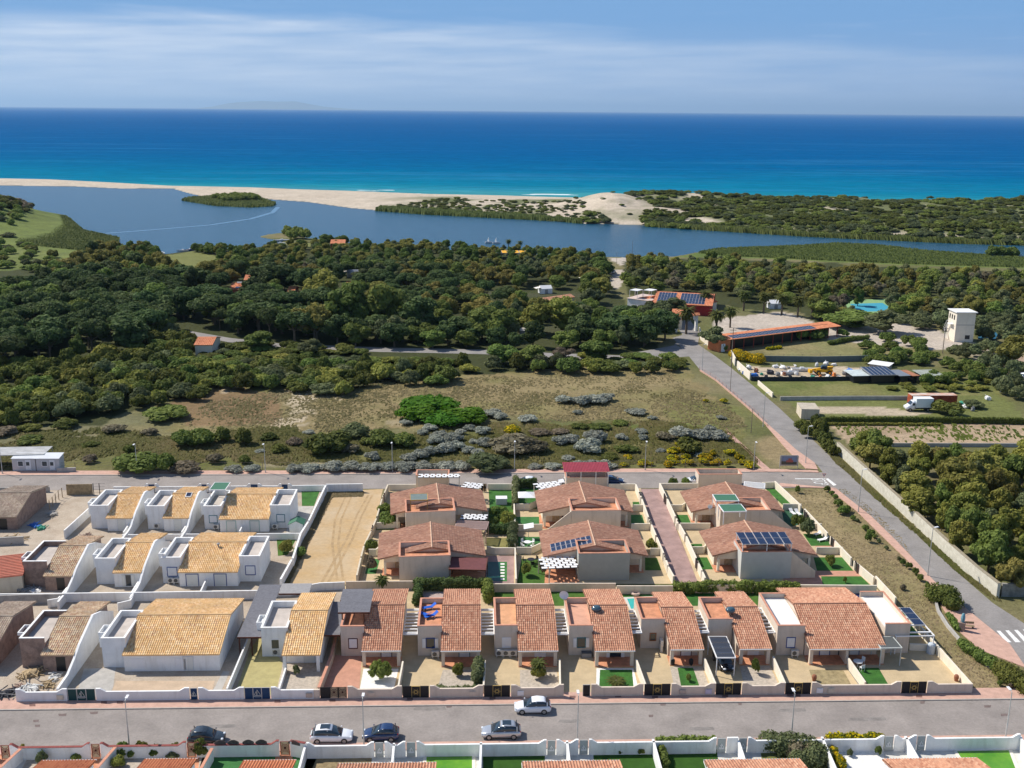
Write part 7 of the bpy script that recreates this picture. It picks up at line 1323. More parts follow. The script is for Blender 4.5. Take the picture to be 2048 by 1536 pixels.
# verge shrubs, gardens
VG = 'small shrubs planted along the verge'
for x, y, w_, h_ in ((1653,983,14,1.3),(1664,990,12,1.0),(1671,998,12,1.0),(1676,1012,18,1.5),(1684,1028,26,1.7),(1694,1024,16,1.4),(1706,1040,13,1.0),(1714,1044,10,.7),(1731,1060,16,1.1),(1741,1070,16,1.2),(1748,1076,12,.9),(1757,1086,10,.9),(1773,1100,10,.8),(1798,1122,10,.8),(1806,1130,12,1.1),(1818,1138,14,1.3),(1830,1150,14,1.4),(1840,1162,14,1.2),(1855,1176,12,1.1),(1850,970,8,.5)): bushpx('bushgreen' if w_ > 11 else 'bushgrey', x, y, w_, h_, 'small shrub planted in the row along the side pavement', 'shrub', 'verge_shrub', VG)
for kind, x, y, w_, h_, lb in (('bushgreen',1594,986,12,1.6,'small bush near the corner of the dry strip'),('brownbush',1806,1180,14,.9,'small bush among stones in the dry strip'),('bushgreen',1736,1084,14,2.0,'young spindly tree in the dry strip'),('bushgreen',2000,1372,12,.9,'low plant at the bottom of the dry strip'),('brownbush',2020,1378,10,.8,'low brown plant beside it at the bottom of the strip'),
 ('bushgreen',760,1358,44,2.9,'round clipped dense green bush in front of the shaded terrace cottage'),('bushyg',916,1352,24,1.9,'yellow green shrub in the shell gravel garden'),('bushgreen',1510,1348,18,2.5,'small round tree beside the carport'),('bushyg',1077,1358,30,2.0,'leafy base of the big yucca'),('bushgrey',593,1350,14,1.5,'little lemon tree on the gravel yard'),
 ('bushgreen',778,1050,44,2.6,'green shrub mass in the left garden of the upper left villa'),('bushgreen',770,1030,30,2.2,'second green shrub left of the upper left villa'),('bushgreen',744,1104,26,2.4,'round shrub in the left garden of the lower left villa'),('brownbush',744,1140,22,2.2,'reddish leaved shrub near the lower left villa'),('bushgreen',996,1035,40,2.4,'large leafy shrub in the left villa back garden'),('bushyg',1015,1048,34,2.6,'bright shrub beside it in the left villa back garden'),('bushgreen',986,1050,24,1.6,'low shrub below the leafy one'),
 ('bushyg',1052,1152,22,2.6,'small yellow green tree on the middle lawn'),('brownbush',1085,1150,16,2.4,'dark red shrub beside the checkered pergola'),('bushyg',1302,1103,24,2.6,'bright bush right of the lower middle villa'),('bushgrey',1614,1070,30,3.2,'grey olive tree in the right villa garden'),('bushgreen',1594,1055,28,2.8,'dark bush beside the olive tree'),('bushyg',1660,1132,22,2.2,'fig tree on the square turf'),
 ('bushgreen',1345,975,20,2.2,'first small tree behind the rear cream wall'),('bushgreen',1370,975,20,2.2,'second small tree behind the rear cream wall'),('bushyg',572,1105,30,2.2,'yellow green bush beside the wide blue framed cottage'),('bushgreen',600,1112,30,1.5,'dark creeping shrub along the vacant lot wall') ,('bushgreen',1689,1166,8,1.2,'tiny shrub on the lower right turf'),('bushgreen',1376,1363,12,1.2,'small dark shrub on the turf strip'),('brownbush',1425+0,1340,1,.3,'x')):
 if lb != 'x': bushpx(kind, x, y, w_, h_, lb, 'tree' if 'tree' in lb else 'shrub', 'garden_shrub')
hedge('clipped dark green hedge behind the blue lounger cottage', [(836,1180),(900,1179),(966,1179)], 1.4, 2.0); hedge('short hedge turning down at the left end of the clipped hedge', [(838,1184),(834,1210)], 1.2, 1.9); hedge('dark round shrubs at the right end of the clipped hedge', [(975,1184),(978,1205)], 1.3, 2.2, F_green)
hedge('long oleander hedge under the right villas', [(1352,1186),(1420,1184),(1490,1184),(1590,1185)], 1.3, 2.0, F_green, wob=.3); hedge('hedge along the left side of the white parasol garden', [(1031,970),(1031,1018)], 1.0, 1.9, F_grey); hedge('clipped hedge behind the parasol garden', [(1036,976),(1070,975)], 1.0, 1.8); hedge('grey hedge column beside the tan garden', [(1026,1064),(1024,1098)], 1.5, 2.1, F_grey); hedge('dark clipped hedge block above the tan garden', [(978,1068),(1015,1067)], 1.4, 1.7, F_pine)
hedge('grey green hedge mass in the yellow shrub garden', [(878,1383),(905,1386),(940,1386),(958,1385)], 1.0, 1.0, F_grey); hedge('tall grey hedge right of the yellow shrub', [(955,1375),(957,1345)], 1.3, 2.2, F_grey)
hedge('big dark rounded hedge on the wall by the side road', [(1878,1200),(1890,1208),(1905,1218)], 3.0, 2.2, F_maq, dens=60); hedge('bright green hedge running down beside the pavement', [(1926,1295),(1945,1310),(1970,1328),(1995,1345)], 1.6, 1.3, F_green); hedge('dense dull green hedge at the bottom right corner', [(2000,1350),(2030,1368),(2060,1385)], 2.6, 1.7, F_maq); hedge('thin strip of grass and shoots behind the stone kerb', [(1900,1235),(1915,1262)], .9, .8, F_green)
hedge('dark windbreak netting overgrown with vines above the vineyard', [(1645,846),(1750,846),(1850,846),(1985,847),(2100,850)], .8, 1.5, F_maq); hedge('thin yellow green vine row in front of the netting', [(1655,851),(1760,851),(1880,852)], .5, .8, F_yg); hedge('green creeper hedge at the far edge of the upper field', [(1660,690),(1700,682),(1735,678)], 1.6, 1.6, F_green)
hedge('yellow flowering hedge patch beside the road to the camp', [(1465,716),(1490,722),(1515,727)], 3.4, 1.3, F_yel, dens=70, cat='shrub'); hedge('small yellow flower clumps along the shed field', [(1535,700),(1560,697)], 1.2, .7, F_yel, cat='shrub')
hedge('yellow flowering shrub row along the near white wall', [(1660,1493),(1700,1492),(1745,1491),(1760,1492)], 1.1, 1.5, F_yel, dens=90); hedge('yellow flowering shrubs along the left divider of the gravel garden', [(1658,1498),(1672,1520),(1684,1540)], .8, .9, F_yel, dens=90); hedge('young laurel hedge along the near white wall', [(1318,1497),(1360,1497),(1425,1496)], .8, 1.5, F_green, dens=40, wob=.4); hedge('laurel shoots along the left divider of the hedge garden', [(1320,1502),(1330,1540)], .9, 1.2, F_green)
hedge('wild tangled shrubs filling the overgrown garden', [(1540,1497),(1580,1500),(1620,1502),(1638,1520),(1600,1535)], 2.4, 1.5, F_grey, dens=70); hedge('reddish wild shrubs in the middle of the overgrown garden', [(1590,1510),(1620,1515)], 2.0, 1.3, F_brown)
for kind, x, y, w_, h_, lb in (('bushgreen',245,1510,34,2.4,'dark dense shrub at bottom left behind the street lamp'),('bushyg',283,1506,26,2.4,'bright green small tree at bottom left'),('bushgreen',310,1512,30,1.9,'dark shrub beside the bright small tree'),('bushyg',350,1507,26,2.0,'yellow green shrub near the third rosette gate'),('bushgreen',262,1515,24,1.8,'green shrub left of the bright small tree'),('maquis',402,1512,34,3.0,'brown green tall bush hiding the third rosette gate'),('bushgrey',86,1528,26,2.3,'blue green rounded shrub at the bottom left'),('bushgreen',154,1520,22,1.2,'small dark shrub beside the second rosette gate'),('bushyg',238,1535,30,2.0,'bright shrub at the bottom edge left'),('bushgrey',345,1516,30,1.2,'low pale shrub before the shrub garden wall'),('bushyg',46,1505,10,1.8,'slim upright shrub by the red topped divider'),
 ('bushgreen',1240,1508,12,1.0,'first young shrub on the near turf'),('bushyg',1283,1509,16,1.2,'second young shrub on the near turf'),('broom',733,1506,14,1.0,'small yellow flowering plant in the dry yard'),('bushgreen',1755,1510,14,1.8,'yucca like plant at the yellow shrubs'),('bushgrey',1700,1512,14,1.3,'small grey bush on the white gravel')): bushpx(kind, x, y, w_, h_*.72, lb, 'shrub', 'garden_shrub')
PG = 'palms along the gravel car park'
for x, y, s, lb in ((1372,668,1.15,'tall palm behind the entrance wall'),(1432,668,1.0,'palm beside the entrance tree'),(1460,655,.9,'short palm above the orange shed end')): palm(x, y, s, lb)
for i, (x, y) in enumerate(((1410,622),(1487,622),(1527,626),(1563,630),(1595,634),(1623,638),(1272,588),(1212,585))): palm(x, y, .95 if i < 6 else .9, 'palm in the row behind the gravel car park' if i < 6 else 'palm by the sandy track to the lagoon', PG if i < 6 else 'palms by the sandy track')
palm(765,1188,.42,'small palm behind the black rear canopy', hs=.36); palm(1077,1352,.42,'big spiky yucca in front of the sandy terrace cottage', hs=.28); palm(1232,1372,.46,'spreading agave like sago palm on the front turf', hs=.12); palm(1908,840,.5,'low palm by the windbreak above the vineyard', hs=.3)
for x_, y_ in ((1007,475),(1030,478)): palm(x_+10,y_+22,.6,'palm at the lagoon edge by the yellow canopies','palms at the lagoon edge')
tufts('dry weeds at the edges of the vacant sand lot', [[(655,988),(668,988),(630,1060),(600,1120),(575,1172),(564,1172)],[(655,986),(726,986),(724,994),(655,996)]], 2500, .3, [(.14,.11,.05),(.22,.18,.09),(.28,.22,.12)], 11, 'lot_weeds', .06)
bushpx('maquis', 1893, 828, 62, 3.4, 'dark round bush hiding the right end of the rusty container'); bushpx('bushgrey', 1945, 815, 40, 2.0, 'grey green bush right of the rusty container')
for x_, y_ in ((1205,425),(1225,415),(1243,432),(1258,440),(1196,437)): bushpx('bushgreen', x_, y_, 12, 1.4, 'small green dune bush on the bare sand', 'shrub', 'dune_bush', 'bushes on the bare dune')
# vineyard rows
tufts('young green vines over the ploughed vineyard', [[(1665,850),(2100,850),(2140,885),(1705,886)]], 600, .5, [(.05,.09,.015),(.12,.17,.03),(.10,.14,.03)], 9, 'vine_leaves', .12)
# ---------------------------------------------------------------- street lamps and poles
def lamp_proto(h, name='street_lamp', flat=False):
 t = thing(name, 'x', 'street lamp', (0,0,0)); p = MB(); p.tube((0,0,0),(0,0,h*.5),.085,8,.07); p.tube((0,0,h*.5),(0,0,h),.06,8,.045); p.tube((0,0,0),(0,0,.35),.13,8,.12); p.build('pole', M_pole, t)
 a = MB(); a.tube((0,0,h-.04),(.45,0,h+.06),.035,6); a.build('arm', M_pole, t); q = MB(); q.box(.3,1.0,-.14,.14,h+.02,h+.10); q.build('lamp_head', mk('lamp_head_white', (.75,.76,.78), .4, 0), t); return t
LP = lamp_proto(6.0); LT = lamp_proto(7.8); firstLP = firstLT = True
rear = [(5,948,5.7,'at the far left end of the rear street'),(275,948,6,'beside the big green shrub on the rear street'),(531,946,5.9,'third from the left on the rear street'),(785,944,6,'opposite the vacant lot on the rear street'),(1029,942,6.1,'opposite the parasol garden on the rear street'),(1290,941,6,'opposite the alley on the rear street'),(1507,940,5.8,'at the meadow corner on the rear street')]
used = {}
def put(lp, x, y, h, lab, h0, rz, grp):
 s_ = h/h0; p = G(x, y)
 if lp not in used: used[lp] = 1; lp.location = p; lp.rotation_euler = (0,0,rz); lp.scale = (1,1,s_); lp['label'] = lab; lp['group'] = grp; return lp
 return dup(lp, p, rz, (1,1,s_), lab, grp)
for x, y, h, l_ in rear: put(LP, x, y, h, 'slim pale street lamp '+l_, 6, -math.pi/2, 'street lamps')
def poletop(xt, yt, h):   # foot of a lamp whose top is seen at the pixel
 p = G(xt, yt, h); return PX((p.x, p.y, 0))
for xt, yt, l_ in ((250,1401,'left of the black parked car on the front street'),(725,1397,'between the white and the dark blue parked cars'),(1157,1391,'right of the two white cars on the front street'),(1590,1387,'in front of the wide double cottage gate'),(2024,1384,'at the right end of the front street')):
 f = poletop(xt, yt, 6.0); put(LP, f[0], f[1], 6, 'slim pale street lamp '+l_, 6, math.pi/2, 'street lamps')
for x, y, h, l_ in ((1716.5,1025,7.8,'tall grey lamp on the side pavement opposite the villas'),(1855,1152,7.7,'tall grey lamp on the side pavement near the round hedge'),(1611,927,7.6,'tall grey lamp at the meadow corner of the side road'),(1526,853,7.6,'tall grey lamp in the middle of the pink railing'),(1404,740,7.0,'tall grey lamp at the camp end of the side road')): put(LT, x, y, h, l_, 7.8, .4, 'tall lamps along the side road')
def wpole(label, x, y, h, cross=True, r=.11):
 p = G(x, y); t = thing('utility_pole', label, 'utility pole', tuple(p)); m_ = mk('weathered_wood_pole', (.24,.19,.15), .9, .2, 3); q = MB(); q.tube((p.x,p.y,0),(p.x,p.y,h),r*1.2,8,r*.8); q.build('pole', m_, t)
 if cross:
  for z_ in (h-.7, h-1.5): q = MB(); q.box(p.x-.9,p.x+.9,p.y-.06,p.y+.06,z_,z_+.12); q.build('cross_arm', m_, t)
 return t
wpole('wooden utility pole before the orange shed', 1462, 735, 11); wpole('thin dark pole standing in the road railing', 1460, 786, 9.5, False, .06); wpole('thin brown pole at the meadow corner fence', 1502, 866, 5.5, False, .07); wpole('wooden utility pole near the water tower', 1885, 707, 8); wpole('thin lamp pole by the sports court', 1673, 642, 8, False, .06); wpole('tall thin pole beside the lagoon landing', 1264, 520, 9, False, .07); wpole('short thin pole beside the lagoon landing', 1233, 530, 6, False, .06)
# ---------------------------------------------------------------- vehicles
def loft(mb, st):
 """stations (x, halfwidth low, halfwidth high, z low, z high) joined into a closed bevelled hull"""
 vs = [];
 for x, w0, w1, z0, z1 in st:
  zm = z0+(z1-z0)*.62; vs += [(x,-w0*.93,z0),(x,-w0,z0+(z1-z0)*.25),(x,-w0,zm),(x,-w1,z1-(z1-z0)*.06),(x,-w1*.86,z1),(x,w1*.86,z1),(x,w1,z1-(z1-z0)*.06),(x,w0,zm),(x,w0,z0+(z1-z0)*.25),(x,w0*.93,z0)]
 n = 10; k = len(st); fs = [tuple(range(n)), tuple(range((k-1)*n, k*n))[::-1]]
 for i in range(k-1):
  for j in range(n): a = i*n+j; b = i*n+(j+1)%n; fs.append((b, a, a+n, b+n))
 mb.add(vs, fs)
def paint(name, c, metal=.0): m = mk(name, c, .22, 0, metal=metal, spec=.6); m.node_tree.nodes['Principled BSDF'].inputs['Coat Weight'].default_value = .6; return m
def car(label, px, py, ang, col, L_=4.3, H=1.55, Wd=1.82, sunroof=False, group=None, name='parked_car', suv=True):
 p = G(px, py); fr = Fr(p, ang); t = thing(name, label, 'car', (p.x, p.y, 0), group); h = L_/2; w = Wd/2; bz = .98 if suv else .88; g = .24
 b = MB(fr); loft(b, [(-h,w*.80,w*.74,.42,.80),(-h+.12,w*.93,w*.86,.30,bz-.02),(-h+.5,w,w*.93,g,bz+.02),(-.3,w,w*.95,g,bz),(h*.38,w,w*.94,g,bz-.04),(h-.75,w*.98,w*.88,g,bz-.12),(h-.25,w*.93,w*.78,.28,bz-.24),(h,w*.78,w*.62,.36,bz-.40)]); b.build('body', col, t, True)
 c = MB(fr); loft(c, [(-h+.15,w*.80,w*.70,bz-.06,bz+.04),(-h+.72,w*.88,w*.66,bz-.06,H-.13),(-h+1.3,w*.90,w*.70,bz-.06,H-.03),(-.15,w*.91,w*.71,bz-.06,H-.03),(.15,w*.90,w*.69,bz-.06,H-.12),(h*.50,w*.86,w*.74,bz-.10,bz-.03)]); c.build('windows', M_glass, t, True)
 r = MB(fr); loft(r, [(-h+.58,w*.60,w*.56,H-.22,H-.14),(-h+.85,w*.68,w*.63,H-.12,H-.02),(-.5,w*.72,w*.66,H-.07,H+.03),(.12,w*.67,w*.61,H-.15,H-.07)]); ro = r.build('roof', col, t, True)
 if sunroof: MB(fr).box(-h+1.1,-.15,-w*.48,w*.48,H-.005,H+.04).build('sunroof', M_glass, ro)
 pl = MB(fr)
 for sg in (-1, 1):
  for x0, x1 in ((-h+.42,-h+.95),(-.42,-.30)):
   z1 = H-.08; pl.add([(x0,sg*w*.925,bz-.02),(x0+.09,sg*w*.925,bz-.02),(x1+.0 if x0 > 0 else x0+.16,sg*w*.925,bz-.02),(x0+.1,sg*w*.77,z1),(x0,sg*w*.77,z1)], [(0,1,3,4)] if sg < 0 else [(4,3,1,0)])
 pl.build('pillars', col, t)
 for sg in (-1, 1):
  for x in (-h+.82, h-.86):
   q = MB(fr); q.tube((x, sg*(w-.22), .33), (x, sg*(w+.015), .33), .34, 14); wh = q.build('wheel', M_tyre, t); q = MB(fr); q.tube((x, sg*(w+.0), .33), (x, sg*(w+.03), .33), .21, 10); q.build('rim', M_metal, wh)
  q = MB(fr); q.ell((h-.16, sg*w*.62, bz-.30), (.16,.20,.085), 8, 5); q.build('headlight', mk('headlight_glass', (.7,.75,.8), .1, 0, spec=.8), t)
  q = MB(fr); q.ell((-h+.12, sg*w*.72, bz-.12), (.10,.16,.11), 8, 5); q.build('tail_light', mk('tail_light_red', (.35,.01,.01), .2, 0, spec=.6), t)
  q = MB(fr); q.ell((h*.42, sg*(w+.06), bz+.04), (.10,.10,.07), 6, 4); q.build('wing_mirror', col, t)
 MB(fr).box(h-.06,h+.015,-w*.40,w*.40,.32,.55).build('grille', M_tyre, t); MB(fr).box(-h-.012,-h+.05,-.26,.26,.52,.64).build('number_plate', M_wplastic, t); return t
P_white = paint('white_car_paint', (.78,.80,.84)); P_silver = paint('silver_car_paint', (.50,.52,.55), .5); P_black = paint('black_car_paint', (.012,.013,.018)); P_blue = paint('dark_blue_car_paint', (.01,.03,.10)); P_grey = paint('dark_grey_car_paint', (.03,.04,.05))
car('small white car on the street beside the pavement, heading left', 1065, 1421, math.pi+sa, P_white, 4.2, name='driving_car'); car('white parked car with a dark glass sunroof on the front street', 664, 1479, sa, P_white, 4.6, 1.62, sunroof=True); car('dark blue parked car right of the white one with sunroof', 762, 1476, math.pi+sa, P_blue, 4.0, 1.5)
car('silver parked car with a black roof window near the white wall', 1002, 1471, math.pi+sa, P_silver, 4.4, 1.6, sunroof=True); car('black parked car half hidden by the brown bush at left', 414, 1483, sa, P_grey, 3.9, 1.6); car('black car parked nose out under the white framed carport', 1447, 1330, -math.pi/2+.12, P_black, 4.2, 1.45, suv=False)
car('small white car with blue windows parked behind the parasol garden', 1052, 969, math.pi+sa, P_white, 4.0, 1.5); car('white car nose peeking out left of the crimson roof', 1138, 969, math.pi+sa, P_white, 4.0, 1.5); car('dark blue car parked right of the crimson roof', 1226, 967, sa, P_blue, 4.1, 1.5); car('white car half hidden by the right salmon rimmed annex', 1392, 966, math.pi+sa, P_white, 4.3, 1.45); car('white parked car at the right edge near the ochre tree', 2052, 757, .3, P_white, 4.2); car('white car on the sandy track to the lagoon', 1226, 546, 1.2, P_white, 4.4); car('dark car parked behind the white one on the sandy track', 1222, 541, 1.2, P_grey, 4.4)
def truck():
 p = G(1835, 821); fr = Fr(p, math.pi+.02); t = thing('box_truck', 'white box truck parked on the dirt track before the rusty container', 'truck', (p.x, p.y, 0)); b = MB(fr); b.box(-3.1,.9,-1.05,1.05,.95,3.05); b.build('cargo_box', mk('truck_box_white', (.70,.76,.78), .5, .04, 1), t); MB(fr).box(-3.15,.95,-1.08,1.08,3.05,3.12).build('box_roof', M_wplastic, t)
 c = MB(fr); loft(c, [(1.0,.98,.80,.5,2.5),(1.5,.98,.85,.5,2.45),(1.95,.98,.86,.5,1.9),(2.6,.95,.85,.5,1.35),(3.1,.88,.74,.5,1.15)]); c.build('cab', P_white, t, True); w_ = MB(fr); w_.add([(1.66,-.74,2.3),(1.66,.74,2.3),(2.3,.82,1.62),(2.3,-.82,1.62)], [(0,3,2,1)]); w_.build('windscreen', M_glass, t)
 for sg in (-1, 1): MB(fr).box(1.15,1.75,min(sg*.97,sg*.99),max(sg*.97,sg*.99),1.45,2.05).build('side_window', M_glass, t)
 MB(fr).box(-3.0,1.0,-.7,.7,.55,.94).build('chassis', M_gate, t)
 for x in (-2.0, 2.2):
  for sg in (-1, 1): q = MB(fr); q.tube((x,sg*.68,.42),(x,sg*1.02,.42),.42,14); wh = q.build('wheel', M_tyre, t); q = MB(fr); q.tube((x,sg*1.0,.42),(x,sg*1.04,.42),.22,10); q.build('rim', M_metal, wh)
 for sg in (-1, 1): q = MB(fr); q.ell((3.02,sg*.6,.95),(.12,.2,.12),8,5); q.build('headlight', MATS['headlight_glass'], t)
truck()
def handler():
 p = G(1645, 749); fr = Fr(p, math.pi); t = thing('telehandler', 'yellow telehandler with lowered boom in the scrap yard', 'telehandler', (p.x, p.y, 0)); Y_ = mk('machine_yellow', (.70,.38,.02), .5, .08, 2)
 MB(fr).box(-2.4,2.0,-.8,.8,.8,1.5).build('chassis', Y_, t); b = MB(fr); b.add([(-2.6,-.3,2.3),(-2.6,.3,2.3),(3.0,.3,1.5),(3.0,-.3,1.5),(-2.6,-.3,1.85),(-2.6,.3,1.85),(3.0,.3,1.05),(3.0,-.3,1.05)], [(0,3,2,1),(4,5,6,7),(0,1,5,4),(1,2,6,5),(2,3,7,6),(3,0,4,7)]); b.build('boom', Y_, t)
 MB(fr).box(3.0,3.7,-.9,.9,.5,1.4).build('fork_carriage', Y_, t); c = MB(fr); loft(c, [(-.9,.5,.4,1.5,2.4),(-.7,.5,.42,1.5,2.55),(.3,.5,.42,1.5,2.55),(.7,.5,.4,1.5,1.9)]); c.build('cab', M_glass, t); MB(fr).box(-2.7,-1.5,-.85,-.2,1.5,2.1).build('engine_hood', Y_, t)
 for x in (-1.5, 1.4):
  for sg in (-1, 1): q = MB(fr); q.tube((x,sg*.75,.62),(x,sg*1.15,.62),.62,16); wh = q.build('wheel', M_tyre, t); q = MB(fr); q.tube((x,sg*1.12,.62),(x,sg*1.18,.62),.32,10); q.build('rim', Y_, wh)
handler()
# ---------------------------------------------------------------- buildings beyond the meadow
def shed(label, px4, z0, z1, wallm, roofm, name='shed', tiled=True, pitch='gable', wallh=None, cat='building', inset=.3, extra=None):
 """px4: eave corners front-left, front-right, back-right, back-left seen at height z0; ridge at z1"""
 c = [G(x, y, z0) for x, y in px4]; fr = Fr(c[0], to=c[1]); w_ = fr.l(c[1])[0]; d_ = fr.l(c[3])[1]; t = thing(name, label, cat, (c[0].x, c[0].y, 0)); i_ = inset; P = fr.w
 if pitch == 'gable':
  MB(fr).sidex([(i_,0),(d_-i_,0),(d_-i_,z0-.05),(d_/2,z1-.15),(i_,z0-.05)], i_, w_-i_).build('wall', wallm, t)
  tile_roof('roof', roofm, t, P(0,0,z0), P(w_,0,z0), P(0,d_/2,z1), P(w_,d_/2,z1), tile=.5, course=.6, fine=False); tile_roof('roof', roofm, t, P(w_,d_,z0), P(0,d_,z0), P(w_,d_/2,z1), P(0,d_/2,z1), tile=.5, course=.6, fine=False)
 else:
  MB(fr).sidex([(i_,0),(d_-i_,0),(d_-i_,z1-.12),(i_,z0-.12)], i_, w_-i_).build('wall', wallm, t)
  if tiled: tile_roof('roof', roofm, t, P(0,0,z0), P(w_,0,z0), P(0,d_,z1), P(w_,d_,z1), tile=.5, course=.6, fine=False)
  else: q = MB(); q.slab([P(0,0,z0),P(w_,0,z0),P(w_,d_,z1),P(0,d_,z1)], .1); q.build('roof', roofm, t)
 return t, fr, w_, d_, (lambda u, v, o: P(u, v, z0+(z1-z0)*(v/(d_/2) if pitch == 'gable' else v/d_)+o))
cab = mk('cabin_red_wall', (.35,.10,.06), .8, .1, 1)
for x0, x1, y0, y1, lb in ((391,424,596,588,'orange roofed cabin at the left of the camp'),(413,428,600,592,'small orange roof just before the first cabin'),(457,488,579,567,'orange roofed cabin with solar heater'),(487,523,560,553,'orange roofed cabin behind the solar one'),(573,588,586,574,'orange cabin roof behind the golden tree'),(690,722,577,566,'orange cabin roof behind the middle wood'),(660,690,487,482,'small red roof near the lagoon landing'),(372,388,553,546,'brown red hut at the end of the lagoon meadow')):
 t, fr, w_, d_, f_ = shed(lb, [(x0,y0),(x1,y0),(x1+2,y1),(x0+4,y1)], 2.9, 4.3, cab, T_orange, 'camp_cabin')
 if 'solar' in lb or 'left of the camp' in lb: q = MB(fr); q.tube((w_*.4,d_*.35,4.6),(w_*.75,d_*.35,4.6),.35,8); q.build('water_tank', M_wplastic, t); q = MB(); q.slab([f_(w_*.4,.6,.3),f_(w_*.75,.6,.3),f_(w_*.75,2.2,.3),f_(w_*.4,2.2,.3)], .08); q.build('solar_collector', M_pvcell, t)
shed('orange roofed hut beside the camp road', [(387,690),(425,690),(450,676),(405,674)], 3.0, 4.2, M_cream, T_orange, 'roadside_hut')
t, fr, w_, d_, f_ = shed('restaurant with red roof carrying two big solar fields', [(1305,606),(1425,612),(1440,592),(1322,583)], 3.6, 5.6, mk('red_plaster', (.35,.03,.03), .8, .1, 1), T_orange, 'restaurant'); g_ = thing('solar_field', 'two large solar fields lying on the red restaurant roof', 'solar panels', f_(0,0,0)); pv(g_, fr, w_*.06, w_*.36, d_*.04, d_*.47, 6, 4, f_); pv(g_, fr, w_*.44, w_*.86, d_*.04, d_*.47, 8, 4, f_)
shed('orange roofed reception beside the entrance arch', [(1342,637),(1366,638),(1377,622),(1338,614)], 3.4, 4.6, M_cream, T_orange, 'reception'); shed('orange roof end of the restaurant at right', [(1400,612),(1436,603),(1440,594),(1418,596)], 3.2, 4.0, M_cream, T_orange, 'restaurant_annex'); shed('small orange roof left of the solar roof', [(1298,600),(1330,596),(1328,588),(1302,592)], 3.2, 3.9, M_cream, T_orange, 'restaurant_annex')
shed('pale paved roof terrace left of the restaurant', [(1253,596),(1300,602),(1306,592),(1262,585)], 3.4, 3.5, M_white, mk('rose_roof_terrace', (.55,.45,.40), .9, .1, 1), 'terrace_building', tiled=False, pitch='mono'); shed('long pink tiled roof half hidden in the trees', [(1088,603),(1150,594),(1146,588),(1092,596)], 3.2, 4.0, M_cream, T_red, 'camp_building')
for x_, lb in ((1266,'left white gazebo on the restaurant terrace'),(1294,'right white gazebo on the restaurant terrace')): flat_canopy(lb, [(x_-7,580),(x_+9,582),(x_+10,578),(x_-6,576)], 6.2, M_wplastic, M_wplastic, base=3.5, name='gazebo')
# entrance arch
p = G(1352, 664); fr = Fr(p, .25); t = thing('entrance_arch', 'white camp entrance arch with a tiled top over the road', 'arch', (p.x, p.y, 0)); MB(fr).box(-.5,.3,-.4,.4,0,5.2).build('pillar', M_white, t); MB(fr).box(6.4,7.2,-.4,.4,0,5.2).build('pillar', M_white, t); MB(fr).sidey([(.3,3.3),(1.5,4.3),(3.35,4.7),(5.2,4.3),(6.4,3.3),(6.4,5.2),(.3,5.2)], -.35, .35).build('lintel', M_white, t); tile_roof('roof', T_orange, t, fr.w(-.9,-.8,5.2), fr.w(7.6,-.8,5.2), fr.w(-.9,.1,5.9), fr.w(7.6,.1,5.9), tile=.5, course=.5, fine=False)
wall('pale wall running from the entrance arch to the orange shed', [(1398,664),(1402,680),(1428,700)], 1.8, M_cream, .3, name='boundary_wall')
# the long carport with orange tiles and solar strip
t, fr, w_, d_, f_ = shed('long shed with orange tiled edge and a solar strip, open front', [(1438,682),(1682,652),(1668,646),(1427,673)], 3.4, 3.9, MATS['dark_opening'], T_orange, 'long_shed', pitch='mono', inset=2.6); pv(t, fr, w_*.12, w_*.80, d_*.08, d_*.62, 26, 2, f_)
MB(fr).box(.3,4.6,.3,d_-.5,0,3.2).build('kiosk_wall', mk('orange_plaster', (.60,.20,.08), .8, .12, 1), t); MB(fr).box(1.2,2.6,.18,.29,0,2.3).build('kiosk_door', M_wplastic, t)
for i in range(12): q_ = 6+(w_-7)*i/11; MB(fr).box(q_-.1,q_+.1,.3,.5,0,3.3).build('post', M_rust, t)
# water tower
p = G(1908, 684); fr = Fr(p, sa-.02); t = thing('water_tower', 'tall cream water tower building with a flat white roof', 'water tower', (p.x, p.y, 0)); tw_ = fr.l(G(1945, 684))[0]; MB(fr).box(0,tw_,0,5.8,0,9.0).build('wall', M_cream, t); MB(fr).box(-.4,tw_+.4,-.4,6.2,9.0,9.25).build('roof', M_floorwhite, t); MB(fr).box(-.02,tw_+.02,-.03,0,5.2,5.35).build('string_course', M_grey, t)
MB(fr).box(tw_*.55,tw_*.8,-.05,-.002,.9,2.1).build('window', M_dark, t)
for y_ in (1.2, 2.8, 4.4): MB(fr).box(-.05,-.002,y_,y_+.7,6.6,8.0).build('window', M_dark, t)
s = MB(fr); s.box(-1.2,-.06,1.6,3.8,5.1,5.22)
for i in range(14): s.box(-1.1,-.3,3.8+.26*i if i < 7 else 3.8+.26*(13-i),4.06+.26*i if i < 7 else 4.06+.26*(13-i),5.0-.35*i,5.08-.35*i)
s.tube((-1.2,1.6,6.1),(-1.2,3.8,6.1),.04,5); s.tube((-1.2,3.8,6.1),(-1.2,5.6,3.7),.04,5); s.tube((-1.2,5.6,3.7),(-1.2,3.9,1.2),.04,5); s.build('metal_stair', M_wplastic, t)
